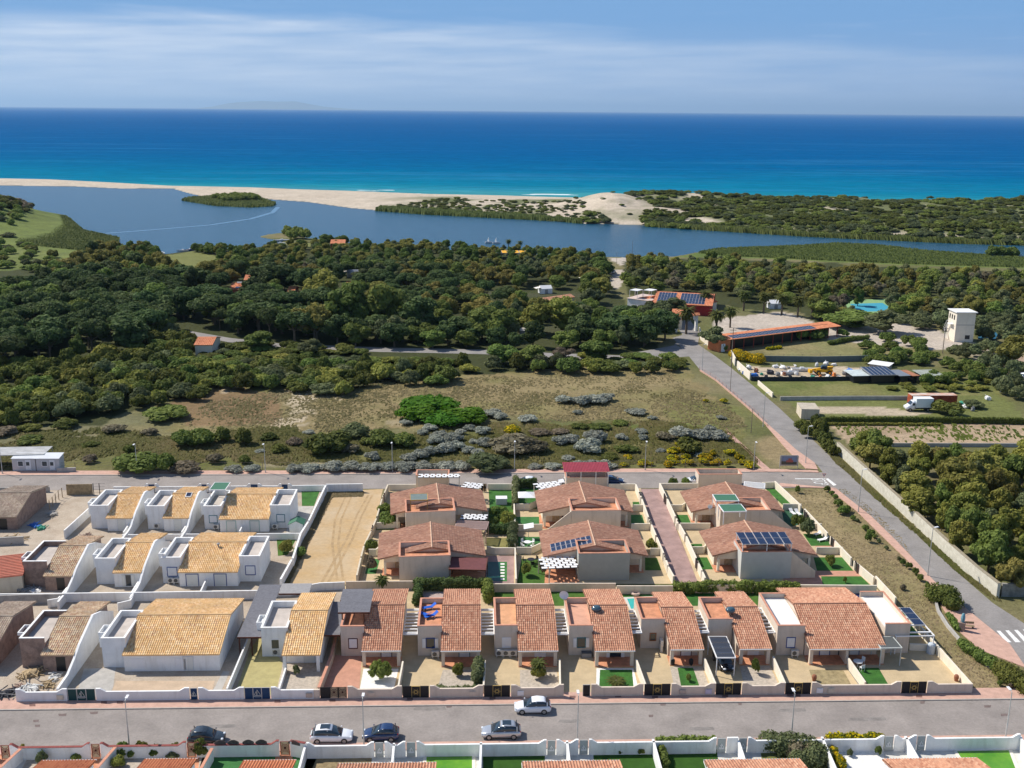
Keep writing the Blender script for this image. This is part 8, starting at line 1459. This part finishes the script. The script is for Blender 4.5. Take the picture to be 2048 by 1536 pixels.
p = G(1965, 680); fr = Fr(p, 0); t = thing('tarp_canopy', 'low blue tarpaulin canopy right of the water tower', 'canopy', (p.x, p.y, 0)); q = MB(fr); q.add([(-1.5,0,.3),(4,0,.4),(6.5,3.5,1.9),(1,4.5,2.0),(-1.5,0,.2),(4,0,.3),(6.5,3.5,1.8),(1,4.5,1.9)], [(0,1,2,3),(7,6,5,4),(0,4,5,1),(1,5,6,2),(2,6,7,3),(3,7,4,0)]); q.build('tarpaulin', mk('blue_tarpaulin', (.04,.16,.26), .6, .1, 1), t); q = MB(fr); q.tube((6.3,3.3,0),(6.3,3.3,1.85),.06,6); q.build('pole', M_pole, t)
shed('low concrete bridge at the right edge behind the tower', [(1985,640),(2030,641),(2032,637),(1988,636)], 1.6, 1.6, M_grey, M_conc, 'small_bridge', tiled=False, pitch='mono', cat='bridge')
shed('little concrete hut beside the leaning tree', [(1040,661),(1063,661),(1063,655),(1041,655)], 2.6, 2.6, M_grey, M_conc, 'concrete_hut', tiled=False, pitch='mono', inset=.1); shed('small flat roofed cream shed by the side road', [(1603,818),(1640,819),(1629,806),(1597,805)], 2.4, 2.4, M_tan, mk('flat_roof_beige', (.45,.40,.32), .9, .15, 1), 'garden_shed', tiled=False, pitch='mono', inset=.05)
shed('white flat hut roof at the top of the scrap yard', [(1735,727),(1778,733),(1782,727),(1742,720)], 2.4, 2.5, M_grey, M_floorwhite, 'yard_hut', tiled=False, pitch='mono', inset=.4)
for x0, x1, m_, z_, lb in ((1692,1738,mk('pale_sheet', (.50,.56,.56), .6, .15, .8),2.0,'pale flat sheet roof in the scrap yard'),(1786,1812,M_metal,2.3,'grey ribbed sheet roof in the scrap yard'),(1812,1830,mk('rusty_sheet', (.36,.16,.09), .9, .2, 1),2.1,'small rust red sheet roof in the scrap yard'),(1832,1880,mk('dull_green_sheet', (.30,.33,.29), .8, .2, .8),2.1,'long dull green sheet roof in the scrap yard')): shed(lb, [(x0+14,752),(x1+10,751),(x1-6,741),(x0,741)], z_, z_+.2, MATS['dark_opening'], m_, 'yard_roof', tiled=False, pitch='mono', inset=.5)
t, fr, w_, d_, f_ = shed('dark solar panel roof in the scrap yard', [(1742,751),(1795,750),(1780,738),(1730,738)], 2.3, 2.9, MATS['dark_opening'], M_metal, 'yard_solar_roof', tiled=False, pitch='mono', inset=.5); pv(t, fr, .2, w_-.2, .2, d_-.2, 6, 1, f_)
# rusty container and plots
p = G(1822, 812); fr = Fr(p, .02); t = thing('rusty_container', 'rusty red shipping container behind the white truck', 'container', (p.x, p.y, 0)); c = MB(fr); rs = mk('rusty_red_steel', (.32,.07,.03), .85, .4, .8)
for i in range(30): c.box(.1+i*.36,.28+i*.36,-.05,0,.1,2.4)
c.box(0,11,0,2.4,0,2.5); c.build('box', rs, t); MB(fr).box(0,11,.05,2.35,2.5,2.56).build('roof', mk('patched_rust_roof', (.50,.20,.10), .9, .4, .5, (.60,.55,.50)), t)
wall('long low concrete wall between the two green plots', [(1560,801),(1700,800),(1825,800)], 1.0, M_conc, .25, name='plot_wall'); wall('pale wall piece left of the low concrete wall', [(1516,770),(1545,795)], 1.2, M_cream, .25, name='plot_wall'); wall('cream yard wall facing the side road', [(1474,736),(1500,760)], 2.0, M_cream, .3, name='plot_wall'); wall('short cream wall with gate pier at the yard entrance', [(1462,716),(1470,732)], 2.2, M_cream, .3, name='plot_wall')
wall('dark wall behind the scrap yard', [(1480,722),(1640,724),(1735,722)], 1.6, mk('shaded_dark_wall', (.14,.17,.17), .9, .1, 1), .25, name='plot_wall'); wall('dark screened wall in front of the scrap yard', [(1502,762),(1640,762),(1750,760),(1840,757)], 1.1, mk('black_netting', (.03,.035,.04), .9, .1, 1), .2, name='plot_wall'); wall('long thin wall at the bottom of the vineyard', [(1700,893),(2100,894)], .8, M_conc, .2, name='plot_wall')  # wall behind the yard has its shade put into the dark colour
wall('curved concrete parapet at the right plots', [(1984,745),(1998,760),(2003,775),(2000,785)], 1.0, M_conc, .3, name='plot_wall'); fence('green metal field gate beside the rubble wall', [(1664,893),(1674,906)], 1.8, 1.2, mk('green_gate_paint', (.02,.14,.10), .6, 0), .04, (.95,.5,.1), 'field_gate', 'gate'); fence('wire fence around the shed field', [(1530,722),(1640,722),(1760,722)], 2.0, 5, M_fp, .03, (.95,.5))
rj = random.Random(5); jm = [mk('junk_white', (.7,.7,.7), .7, .1, 2), mk('junk_blue', (.03,.15,.5), .6, 0), mk('junk_green', (.05,.28,.18), .6, 0), mk('junk_rust', (.28,.12,.07), .9, .2, 2), mk('junk_grey', (.25,.25,.25), .8, .2, 2), mk('junk_orange', (.7,.22,.06), .7, 0), mk('junk_dark', (.05,.05,.06), .8, 0)]
jn = ['white','blue','green','rusty','grey','orange','black']
for i, (x, y) in enumerate([(1497,738),(1512,745),(1508,752),(1523,750),(1540,748),(1555,752),(1568,751),(1580,755),(1592,750),(1607,757),(1625,758),(1640,757),(1655,757),(1668,753),(1680,756),(1690,750),(1550,735),(1565,737),(1577,737),(1590,733),(1700,744),(1633,733),(1652,730),(1668,731),(1480,742),(1488,748),(1532,757),(1552,759),(1702,755),(1712,750),(1722,742),(1930,815),(1945,822),(1960,812),(1975,800),(1925,808)]):
 p = G(x, y); k = [0,3,1,2,6,4,3,6,0,6,2,5,0,5,0,4,0,0,4,0,1,0,0,0,0,1,6,3,5,0,4,0,4,0,0,2][i]; b = MB(Fr(p, rj.uniform(0,3))); a_, h_ = rj.uniform(.5,1.2), rj.uniform(.5,1.3)
 b.ell((0,0,h_*.4),(a_,a_*.7,h_*.55),7,5,.3,rj); b.box(-a_*.6,a_*.7,-a_*.5,a_*.2,0,h_*.8); b.tube((-a_,0,.1),(a_*.8,.3,h_*1.1),.07,5); b.solo('scrap_pile', jm[k], jn[k]+' scrap heap '+(['left of','in front of','behind','right of'][i%4])+' the '+(['blue tarp','telehandler','yard wall','sheet roofs','container'][min(4, i//8)])+(' in the yard' if i < 31 else ' on the grass')+', '+['narrow','wide','low','bulky','round'][i%5], 'scrap', 'scrap heaps in the yard')
def boat(label, x, y, ang, L_=5, mat=None, z=0, group=None, up=False):
 p = G(x, y, z); fr = Fr(p, ang); t = thing('small_boat', label, 'boat', (p.x, p.y, z), group); b = MB(fr); st = [(-.5,.34),(-.3,.42),(0,.44),(.25,.36),(.42,.18),(.5,.02)]; vs = []
 for u, w_ in st: vs += [(u*L_,-w_*L_*.38,z+.75),(u*L_,-w_*L_*.2,z-.05),(u*L_,w_*L_*.2,z-.05),(u*L_,w_*L_*.38,z+.75)]
 b.add([(q[0],q[1],q[2]) for q in vs], [(0,3,2,1)]+[f for i in range(5) for f in ((4*i,4*i+1,4*i+5,4*i+4),(4*i+1,4*i+2,4*i+6,4*i+5),(4*i+2,4*i+3,4*i+7,4*i+6))]); b.build('hull', mat or M_wplastic, t)
 d = MB(fr); d.add([(u*L_*.96,s_*w_*L_*.33,z+.62) for u, w_ in st for s_ in (-1,1)], [(2*i,2*i+2,2*i+3,2*i+1) for i in range(5)]); d.build('deck', M_plastic_grey, t); MB(fr).box(-.12*L_,.05*L_,-.3,.3,z+.63,z+1.1).build('console', M_wplastic, t); return t
for x, y, a_, l_, lb in ((1605,742,0,6,'white boat hull stored at the back of the scrap yard'),(1580,748,.2,5,'small white boat stored left of the telehandler')): boat(lb, x, y, a_, l_)
for i, (x, y, lb) in enumerate(((625-60,482,'moored motor boat by the sandy point'),(473,497,'first small boat moored in the lagoon cove'),(497,496,'blue boat moored in the lagoon cove'),(505,493,'second blue boat moored in the cove'),(548,490,'white boat moored in the cove corner'),(560,488,'last white boat moored in the cove corner'),(365,503,'boat moored by the round shore bush'),(380,501,'second boat by the round shore bush'),(445,498,'boat on the grass edge of the lagoon'),(410,500,'dark boat by the lagoon edge'),(325,508,'small dinghy at the left cove'))): boat(lb, x, y, .3+i*.5, 5.5 if i else 9, [M_wplastic,M_wplastic,M_blue,M_blue,M_wplastic][i%5], WL+.1)
for x, y, lb in ((978,486,'small white sail dinghy near the reeds'),(993,487,'second white sail dinghy near the reeds')):
 t = boat(lb, x, y, .2, 4, None, WL+.1); p = G(x, y, WL); f_ = Fr(p, .2); MB(f_).add([(-.1,0,.6),(-1.1,.05,.8),(-.1,0,2.8)], [(0,1,2),(2,1,0)]).build('sail', M_wplastic, t)
# yellow canopies at the lagoon
for i in range(6): t_, f_, w_, d_ = flat_canopy('yellow canopy at the lagoon edge, number %s from the left' % ['one','two','three','four','five','six'][i], [(992+i*12,506),(1003+i*12,506),(1003+i*12,501),(992+i*12,501)], 3.0+.2*(i%2), mk('yellow_canvas', (.75,.38,.02), .7, .05, 1), M_pole, name='yellow_canopy')
t_ = flat_canopy('pale flat canopy beside the sandy landing', [(1273,519),(1291,519),(1292,516),(1278,515)], 2.8, M_floorwhite, M_pole)
# tents and caravans among the trees
for i, (x, y, a_, lb) in enumerate(((1082,588,.3,'white tent with awning by the camp lane'),(1010,628,.1,'bright white tent among the trees'),(1172,567,.4,'blue white caravan awning near the track'),(695,555,.2,'grey white caravan in the middle of the wood'),(1585,565,.1,'round white tent in the right wood'),(1618,570,.5,'white caravan right of the round tent'),(945,640,.3,'small white tent beside the clearing'),(980,670,.2,'small white vehicle behind the leafy tree'),(1540,618,.1,'white caravan behind the palms'))):
 p = G(x, y); f_ = Fr(p, a_); t = thing('camp_tent', lb, 'tent', (p.x, p.y, 0)); MB(f_).sidex([(0,0),(3.4,0),(3.4,1.9),(1.7,3.0),(0,1.9)], 0, 4.6).build('tent_body', M_wplastic if i != 3 else M_metal, t); MB(f_).slab([f_.w(-1.8,.2,2.2)[:0] or (-1.9,.2,2.1),(-.02,.2,2.4),(-.02,3.0,2.4),(-1.9,3.0,2.1)], .06).build('awning', mk('cream_awning', (.72,.68,.62), .8, 0), t); MB(f_).box(1.6,2.8,-.04,-.002,.1,1.6).build('door_flap', M_plastic_grey, t)
sheet('sports_court', [(1700,608),(1765,606),(1790,622),(1712,624)], mk('blue_court', (.05,.30,.42), .8, .05, 1), .05); sheet('sports_court_surround', [(1688,600),(1780,598),(1815,627),(1700,629)], mk('green_court_surround', (.22,.36,.16), .9, .1, 1), .04)
# portacabins and canopy at the left
for x0, lb in ((23,'left white site cabin beside the rear street'),(71,'right white site cabin beside the rear street')):
 a = G(x0+3, 943); fr = Fr(a, sa); w_ = fr.l(G(x0+49, 943))[0]; t = thing('site_cabin', lb, 'site cabin', tuple(a)); MB(fr).box(0,w_,0,2.4,.15,2.6).build('body', mk('cabin_panel', (.52,.52,.52), .7, .04, 1), t); q = MB(fr); q.slab([(-.1,-.15,2.62),(w_+.1,-.15,2.62),(w_+.1,2.55,2.95),(-.1,2.55,2.95)], .08); q.build('roof', mk('cabin_roof', (.62,.64,.67), .5, .06, .7), t)
 for x_ in (.28, ): window(t, fr, w_*.26, 1.1, .9, .9, 0, M_wplastic, None)
 window(t, fr, w_*.60, .35, .8, 1.85, 0, M_wplastic, M_wplastic, name='door'); MB(fr).box(w_*.61,w_*.61+.6,-.09,-.07,1.2,1.9).build('door_pane', M_glass, t)
flat_canopy('long grey corrugated canopy behind the site cabins', [(-60,912),(88,909),(102,895),(-60,896)], 2.9, mk('grey_corrugated', (.40,.40,.40), .7, .2, .5), M_pole, grid=7); wall('low grey block wall right of the site cabins', [(115,945),(152,944)], .9, M_conc, .3, name='block_wall')
# billboard, road sign, pedestrian corner
p = G(1577, 937); fr = Fr(p, .02); t = thing('billboard', 'billboard with a picture of red houses at the road corner', 'billboard', (p.x, p.y, 0)); MB(fr).box(-1.7,1.7,-.06,.06,.6,2.7).build('panel', M_metal, t)
MB(fr).box(-1.5,1.5,-.08,-.062,.85,2.5).build('picture_sky', mk('poster_sky', (.20,.24,.34), .6, .2, 1), t); q = MB(fr); q.add([(-1.5,-.09,.85),(1.5,-.09,.85),(1.5,-.09,1.35),(-1.5,-.09,1.55)], [(0,1,2,3)]); q.build('picture_ground', mk('poster_ground', (.10,.09,.07), .6, .2, 4), t)
q = MB(fr); q.box(-.6,.8,-.10,-.092,1.3,1.75); q.box(-.2,.5,-.101,-.0995,1.75,2.1); q.build('picture_houses', mk('poster_red', (.40,.12,.09), .6, .2, 5), t)
for x_ in (-1.78, 1.78): MB(fr).box(x_-.05,x_+.05,-.05,.05,0,2.6).build('post', M_pole, t)
p = G(1646, 975); t = thing('road_sign', 'triangular red rimmed road sign on a grey post at the junction', 'road sign', tuple(p)); fr = Fr(p, 0); q = MB(fr); q.tube((0,0,0),(0,0,2.6),.035,6); q.build('post', M_pole, t); MB(fr).sidey([(-.38,2.75),(.38,2.75),(0,2.1)], -.05, -.03).build('sign_rim', mk('sign_red', (.6,.03,.03), .5, 0), t); MB(fr).sidey([(-.25,2.68),(.25,2.68),(0,2.26)], -.06, -.052).build('sign_face', M_wplastic, t)
p = G(1923, 1262); t = thing('drinking_fountain', 'blue topped brick fountain pier on the pavement', 'fountain', tuple(p)); fr = Fr(p, -.6); MB(fr).box(-.35,.35,-.35,.35,0,1.3).build('brick_pier', M_brick, t); q = MB(fr); q.ell((0,0,1.9),(.28,.28,.75),8,6); q.build('blue_figure', mk('faded_blue', (.16,.33,.40), .7, .1, 2), t)
t = thing('park_bench', 'wooden bench beside the brick fountain pier', 'bench', tuple(G(1935,1262))); fr = Fr(G(1935,1259), -.15); [MB(fr).box(-.9,.9,y_,y_+.13,.45,.5).build('seat_slat', M_wood, t) for y_ in (0,.16,.32)]; MB(fr).box(-.9,.9,.5,.55,.62,.95).build('backrest', M_wood, t); [MB(fr).box(x_,x_+.08,0,.5,0,.45).build('leg', M_gate, t) for x_ in (-.75,.67)]
wall('curved dry stone kerb behind the round hedge', [(1868,1195),(1876,1225),(1895,1255),(1925,1290),(1955,1318),(2000,1350)], .45, M_conc, .3, name='stone_kerb')
# satellite dishes, glass domes, pool ring
def dish(label, x, y, z, r=.55):
 p = G(x, y, z); fr = Fr(p, -.2); t = thing('satellite_dish', label, 'satellite dish', (p.x, p.y, z-1.0)); q = MB(fr); n = 14; vs = [(0,.12,z)]
 for k in (.5, 1): vs += [(r*k*math.cos(i*2*math.pi/n), .12-.16*k*k, z+r*k*math.sin(i*2*math.pi/n)) for i in range(n)]
 q.add(vs, [(0,1+(i+1)%n,1+i) for i in range(n)]+[(1+i,1+(i+1)%n,1+n+(i+1)%n,1+n+i) for i in range(n)]); q.build('reflector', M_wplastic, t); q = MB(fr); q.tube((0,.15,z-1.0),(0,.15,z),.03,5); q.tube((0,.1,z-r),(0,-.5,z-.2),.02,4); q.build('mast', M_pole, t); return t
dish('white satellite dish behind the pinkish terrace', 1128, 1190, 4.8, .62); dish('small satellite dish on the upper right villa gable', 1420, 1013, 4.2, .4); dish('tilted satellite dish lying on a narrow blue framed cottage terrace', 328, 1112, 4.3, .35)
for x, y, lb in ((1193,1218,'smoked glass skylight dome on the roof next to the dish'),(1461,1221,'smoked glass skylight dome on the carport cottage roof')): p = G(x, y, 4.55); q = MB(Fr(p, 0)); q.ell((0,0,4.62),(.66,.55,.42),12,8); o_ = q.solo('skylight_dome', mk('dome_glass', (.05,.10,.13), .08, .1, 2, spec=.8), lb, 'skylight dome', smooth=True)
p = G(1271, 1188, .12); q = MB(Fr(p, 0)); [q.tube((.5*math.cos(a*.3927),.5*math.sin(a*.3927),.25),(.5*math.cos(a*.3927+.3927),.5*math.sin(a*.3927+.3927),.25),.2,8) for a in range(16)]; q.solo('pool_ring', mk('peach_plastic', (.75,.55,.45), .4, .2, 6), 'white and pink inflatable ring on the lawn by the pool', 'pool ring')
# loungers, tables, parasols
def lounger(label, p, ang, mat, z=0, group=None):
 fr = Fr(p, ang); t = thing('sun_lounger', label, 'sun lounger', (p[0], p[1], z), group); MB(fr).box(-.3,.3,-.9,.35,z+.28,z+.34).build('seat', mat, t); q = MB(fr); q.slab([(-.3,.35,z+.33),(.3,.35,z+.33),(.3,.95,z+.75),(-.3,.95,z+.75)], .05); q.build('backrest', mat, t)
 for a_, b_ in ((-.27,-.8),(.27,-.8),(-.27,.4),(.27,.4)): MB(fr).box(a_-.03,a_+.03,b_-.03,b_+.03,z,z+.28).build('leg', M_wplastic, t)
for x, y, a_, lb in ((858,1218,-1.2,'upper blue lounger on the orange roof terrace'),(849,1232,-2.2,'lower left blue lounger on the orange roof terrace'),(862,1235,-1.1,'lower right blue lounger on the orange roof terrace')): lounger(lb, G(x, y, 3.5), a_, M_lounger, 3.49)
for x, y, a_, lb in ((1585,1028,.2,'left of two white loungers on the shaded turf'),(1596,1029,.2,'right of two white loungers on the shaded turf'),(1636,1070,-1.0,'upper white lounger by the olive tree'),(1645,1082,-1.2,'lower white lounger by the olive tree')): lounger(lb, G(x, y), a_, M_wplastic)
def table(label, p, mat, chairs=4, z=0.):
 t = thing('garden_table', label, 'garden table', (p[0], p[1], z)); fr = Fr(p, .3); q = MB(fr); q.tube((0,0,z+.68),(0,0,z+.73),.6,12); q.build('table_top', mat, t); q = MB(fr); q.tube((0,0,z),(0,0,z+.68),.06,6); q.build('leg', mat, t)
 for i in range(chairs):
  a = i*2*math.pi/chairs+.4; c = fr.w(1.05*math.cos(a), 1.05*math.sin(a)); f2 = Fr(c, fr.a+a-math.pi/2); k = thing('garden_chair', label.replace('table', 'chair set')+', '+['first','second','third','fourth'][i], 'garden chair', (c[0], c[1], z), 'garden chairs'); MB(f2).box(-.24,.24,-.24,.24,z+.42,z+.46).build('seat', mat, k); MB(f2).box(-.24,.24,.22,.26,z+.46,z+.9).build('backrest', mat, k); [MB(f2).box(u-.02,u+.02,v-.02,v+.02,z,z+.42).build('leg', mat, k) for u in (-.2,.2) for v in (-.2,.2)]
table('white table in the blue framed porch of the double cottage', G(1715,1334), M_wplastic, 3, .1); table('white table in the middle turf garden', G(1055,1092), M_wplastic, 4); table('dark table in the shade above the middle lawn', G(1062,1127), M_gate, 3)
p = G(1053, 1014); t = thing('parasol', 'large white square parasol in the middle garden', 'parasol', (p.x,p.y,0)); fr = Fr(p, 0); q = MB(fr); q.tube((0,0,0),(0,0,2.7),.04,6); q.build('pole', M_pole, t); MB(fr).add([(-1.5,-1.5,2.25),(1.5,-1.5,2.25),(1.5,1.5,2.25),(-1.5,1.5,2.25),(0,0,2.85)], [(0,1,4),(1,2,4),(2,3,4),(3,0,4),(3,2,1,0)]).build('canopy', M_wplastic, t); table('white table under the large parasol', (p.x+.4,p.y-.6), M_wplastic, 2)
p = G(1057, 1076); t = thing('parasol', 'tilted small white parasol in the middle turf garden', 'parasol', (p.x,p.y,0)); fr = Fr(p, 0); q = MB(fr); q.tube((0,0,0),(0,0,2.0),.04,6); q.build('pole', M_pole, t); MB(fr).slab([(-.8,-.6,1.8),(.8,-.6,2.1),(.8,.7,2.4),(-.8,.7,2.1)], .06).build('canopy', M_wplastic, t)
for x, y, w_, d_, h_, m_, lb in ((1003,1010,1.9,1.4,1.1,mk('pale_lilac_box', (.62,.60,.62), .6, .05, 1),'pale storage chest on the square lawn'),(1184,1150,2.4,.8,.9,mk('cream_bench', (.7,.68,.62), .7, .05, 1),'white counter under the checkered pergola'),(1392,1020,0.1,.1,.1,M_white,'')):
 if lb: p = G(x, y); f_ = Fr(p, sa); t = thing('outdoor_chest', lb, 'chest', (p.x,p.y,0)); MB(f_).box(-w_/2,w_/2,0,d_,0,h_).build('chest_body', m_, t); MB(f_).box(-w_/2-.05,w_/2+.05,-.05,d_+.05,h_,h_+.08).build('lid', M_wplastic, t)
p = G(594, 1065); f_ = Fr(p, sa); t = thing('garden_shed', 'small white shed with a green roof by the vacant lot wall', 'shed', (p.x,p.y,0)); MB(f_).sidey([(-1.1,0),(1.1,0),(1.1,1.7),(0,2.2),(-1.1,1.7)], -.6, 1.4).build('wall', M_white, t); q = MB(f_); q.slab([(-1.3,-.7,1.65),(0,-.7,2.28),(0,1.6,2.28),(-1.3,1.6,1.65)], .06); q.slab([(0,-.7,2.28),(1.3,-.7,1.65),(1.3,1.6,1.65),(0,1.6,2.28)], .06); q.build('roof', M_greencan, t)
wt = G(1800, 1297); q = MB(Fr(wt, 0)); q.tube((0,0,0),(0,0,1.5),.6,14); q.ell((0,0,1.5),(.6,.6,.25),12,6); q.solo('water_tank', mk('black_tank', (.02,.02,.025), .5, 0), 'black round water tank under the white solar pergola', 'water tank'); wt = G(1861, 1306); q = MB(Fr(wt, 0)); q.tube((0,0,0),(0,0,1.2),.5,14); q.ell((0,0,1.2),(.5,.5,.3),12,6); q.solo('water_tank', mk('pale_tank', (.5,.55,.6), .5, 0), 'pale round tank at the foot of the white solar pergola', 'water tank')
c_ = [G(x, y, 2.6) for x, y in ((1792,1272),(1870,1271),(1817,1215),(1772,1216))]; fr = Fr(c_[0], to=c_[1]); w_ = fr.l(c_[1])[0]; d_ = fr.l(c_[2])[1]; t = perg('solar_pergola', 'white open pergola with solar panels at the right corner lot', fr, 0, w_, 0, d_, 2.6, 4, M_wplastic, [(.1,.1),(w_-.1,.1),(w_-.1,d_-.1),(.1,d_-.1)]); pv(t, fr, w_-1.6, w_-.1, d_*.35, d_-.2, 1, 3, lambda u, v, o: fr.w(u, v, 2.62+o))
wall('beige counter wall under the white solar pergola', [(1818,1300),(1866,1302)], .9, M_cream, .3, name='counter_wall')
# building site at the left
M_red2 = mk('red_roof_membrane', (.42,.12,.08), .8, .2, 1)
p0, p1, p2, p3 = [G(x, y, 2.6) for x, y in ((-60,1162),(46,1150),(55,1106),(-20,1104))]; fr = Fr(p0, to=p1); w_ = fr.l(p1)[0]; d_ = fr.l(p2)[1]; t = thing('unfinished_roof', 'flat red membrane roof with battens at the left edge', 'building', (p0.x,p0.y,0)); MB(fr).box(.2,w_-.2,.2,d_-.2,0,2.5).build('wall', M_tan, t); MB(fr).box(0,w_,0,d_,2.5,2.62).build('roof_deck', M_red2, t)
for i in range(14): MB(fr).box(.05,w_-.05,d_*(i+.3)/14,d_*(i+.3)/14+.1,2.62,2.70).build('batten', mk('pink_batten', (.55,.24,.16), .8, .1, 2), t)
wall('grey block wall in the site, behind the red membrane roof', [(-40,1092),(48,1088)], 1.3, M_conc, .3, name='block_wall'); wall('green capped block wall behind the unfinished front cottage', [(-60,1212),(36,1208),(130,1206)], 1.4, M_grey, .25, name='block_wall'); wall('dark block wall of the dirt yard by the street', [(-60,986),(30,985),(100,984)], 1.0, M_conc, .25, name='block_wall'); wall('vertical timber hoarding at the back of the dirt yard', [(134,990),(186,989)], 2.0, M_wood, .12, name='hoarding')
fence('stacked scaffold frames at the corner of the dirt yard', [(188,990),(212,989)], 2.2, 1.0, M_gate, .05, (.95,.7,.45,.2), 'scaffold', 'scaffold'); fence('scaffold poles beside the unfinished left house', [(100,1020),(118,1000),(132,990)], 1.8, 1.5, M_wood, .05, (.95,.5), 'scaffold', 'scaffold'); fence('light rail fence closing the site at bottom left', [(-20,1396),(32,1400)], 1.4, 4, M_pole, .04, (.95,.5,.1))
rj = random.Random(9)
for i, (x, y, sx, m_, lb) in enumerate(((60,1350,1.6,M_wood,'heap of loose planks before the unfinished front cottage'),(107,1357,.8,mk('white_sack', (.6,.6,.58), .8, .1, 2),'white cement sack heap beside the planks'),(95,1372,.9,M_wood,'pallet leaning beside the plank heap'),(60,1380,1.2,MATS['white_sack'],'white sacks lying behind the street wall'),(35,1378,.8,M_brick,'brick stack at the site corner'),(70,1052,1.0,MATS['junk_blue'],'turquoise bags in the dirt yard'),(85,1058,.8,MATS['junk_green'],'green bags beside the turquoise ones'),(30,1080,1.6,M_wood,'rubble heap behind the block wall'),(55,1182,1.3,MATS['junk_grey'],'grey building debris beside the membrane roof'),(72,1184,.9,MATS['junk_white'],'pale debris beside the brick cottage'),(105,1030,1.0,M_conc,'concrete blocks along the unfinished left house'),(172,1073,.8,M_brick,'small brick pile at the foot of the third row'),(8,1390,1.4,MATS['junk_dark'],'dark scrap metal at the bottom left corner'))):
 b = MB(Fr(G(x, y), rj.uniform(0, 3))); b.ell((0,0,sx*.05),(sx*.8,sx*.65,sx*.3),9,5,.4,rj)
 for k in range(22): a = rj.uniform(0, 6.28); l_ = sx*rj.uniform(.6, 1.3); u, v = rj.uniform(-.9,.9)*sx, rj.uniform(-.7,.7)*sx; z_ = .06+rj.random()*.35*sx; b.tube((u-l_*math.cos(a)*.5, v-l_*math.sin(a)*.5, z_), (u+l_*math.cos(a)*.5, v+l_*math.sin(a)*.5, z_+rj.uniform(-.05,.12)), .07, 4)
 b.solo('debris_heap', m_, lb, 'debris')
# small stones at the paths, pots and barbecue
for x, y, m_, lb in ((1628,1362,MATS['junk_rust'],'clay pot in the soil bed'),(1912,1362,MATS['junk_rust'],'clay pot beside the last driveway'),(1345,1330,M_gate,'black barbecue kettle in the turf strip porch'),(1382,1330,M_gate,'dark round object right in the same porch')): b = MB(Fr(G(x, y), 0)); b.tube((0,0,0),(0,0,.5),.2,10,.3); b.ell((0,0,.62),(.3,.3,.28),9,6); b.solo('garden_pot', m_, lb, 'pot')
# thin air: everything beyond the meadow fades a little, the far island almost wholly
HZ = MB(); HZ.box(-115000,115000,-300,165000,-12,900); hm = bpy.data.materials.new('haze_air'); hm.use_nodes = True; n_, l_ = hm.node_tree.nodes, hm.node_tree.links; n_.remove(n_['Principled BSDF']); pvn = n_.new('ShaderNodeVolumePrincipled'); pvn.inputs['Color'].default_value = (.48,.71,.98,1); pvn.inputs['Density'].default_value = 2.2e-5; pvn.inputs['Anisotropy'].default_value = .2; l_.new(pvn.outputs[0], n_['Material Output'].inputs['Volume'])
o = HZ.build('haze', hm); tag(o, 'thin blue haze over the sea and land', 'haze', None, 'stuff')
# look-alikes that ended up with one label are told apart by their order from the left
byl = {}
for o_ in COL.objects:
 if not o_.parent and o_.get('label') and o_.get('kind') != 'stuff': byl.setdefault(o_['label'], []).append(o_)
OR_ = ['leftmost', 'second from left', 'third from left', 'fourth from left', 'fifth from left', 'sixth from left', 'seventh from left', 'eighth from left', 'ninth from left']
for lb_, os_ in byl.items():
 if 1 < len(os_) < 10:
  os_.sort(key=lambda q: PX(tuple(q.location))[0])
  for i, o_ in enumerate(os_):
   w_ = OR_[i] if i < len(os_)-1 else 'rightmost'
   if len(lb_.split())+len(w_.split()) <= 16: o_['label'] = lb_+', '+w_
v_ = MB(); p = G(437, 1092, 4.0); f_ = Fr(p, 0); v_.fr = f_; v_.tube((0,0,3.7),(0,0,4.3),.12,8); v_.ell((0,0,4.35),(.3,.3,.14),8,5); v_.solo('roof_vent', M_grey, 'round grey roof vent on the wide blue framed cottage', 'roof vent')
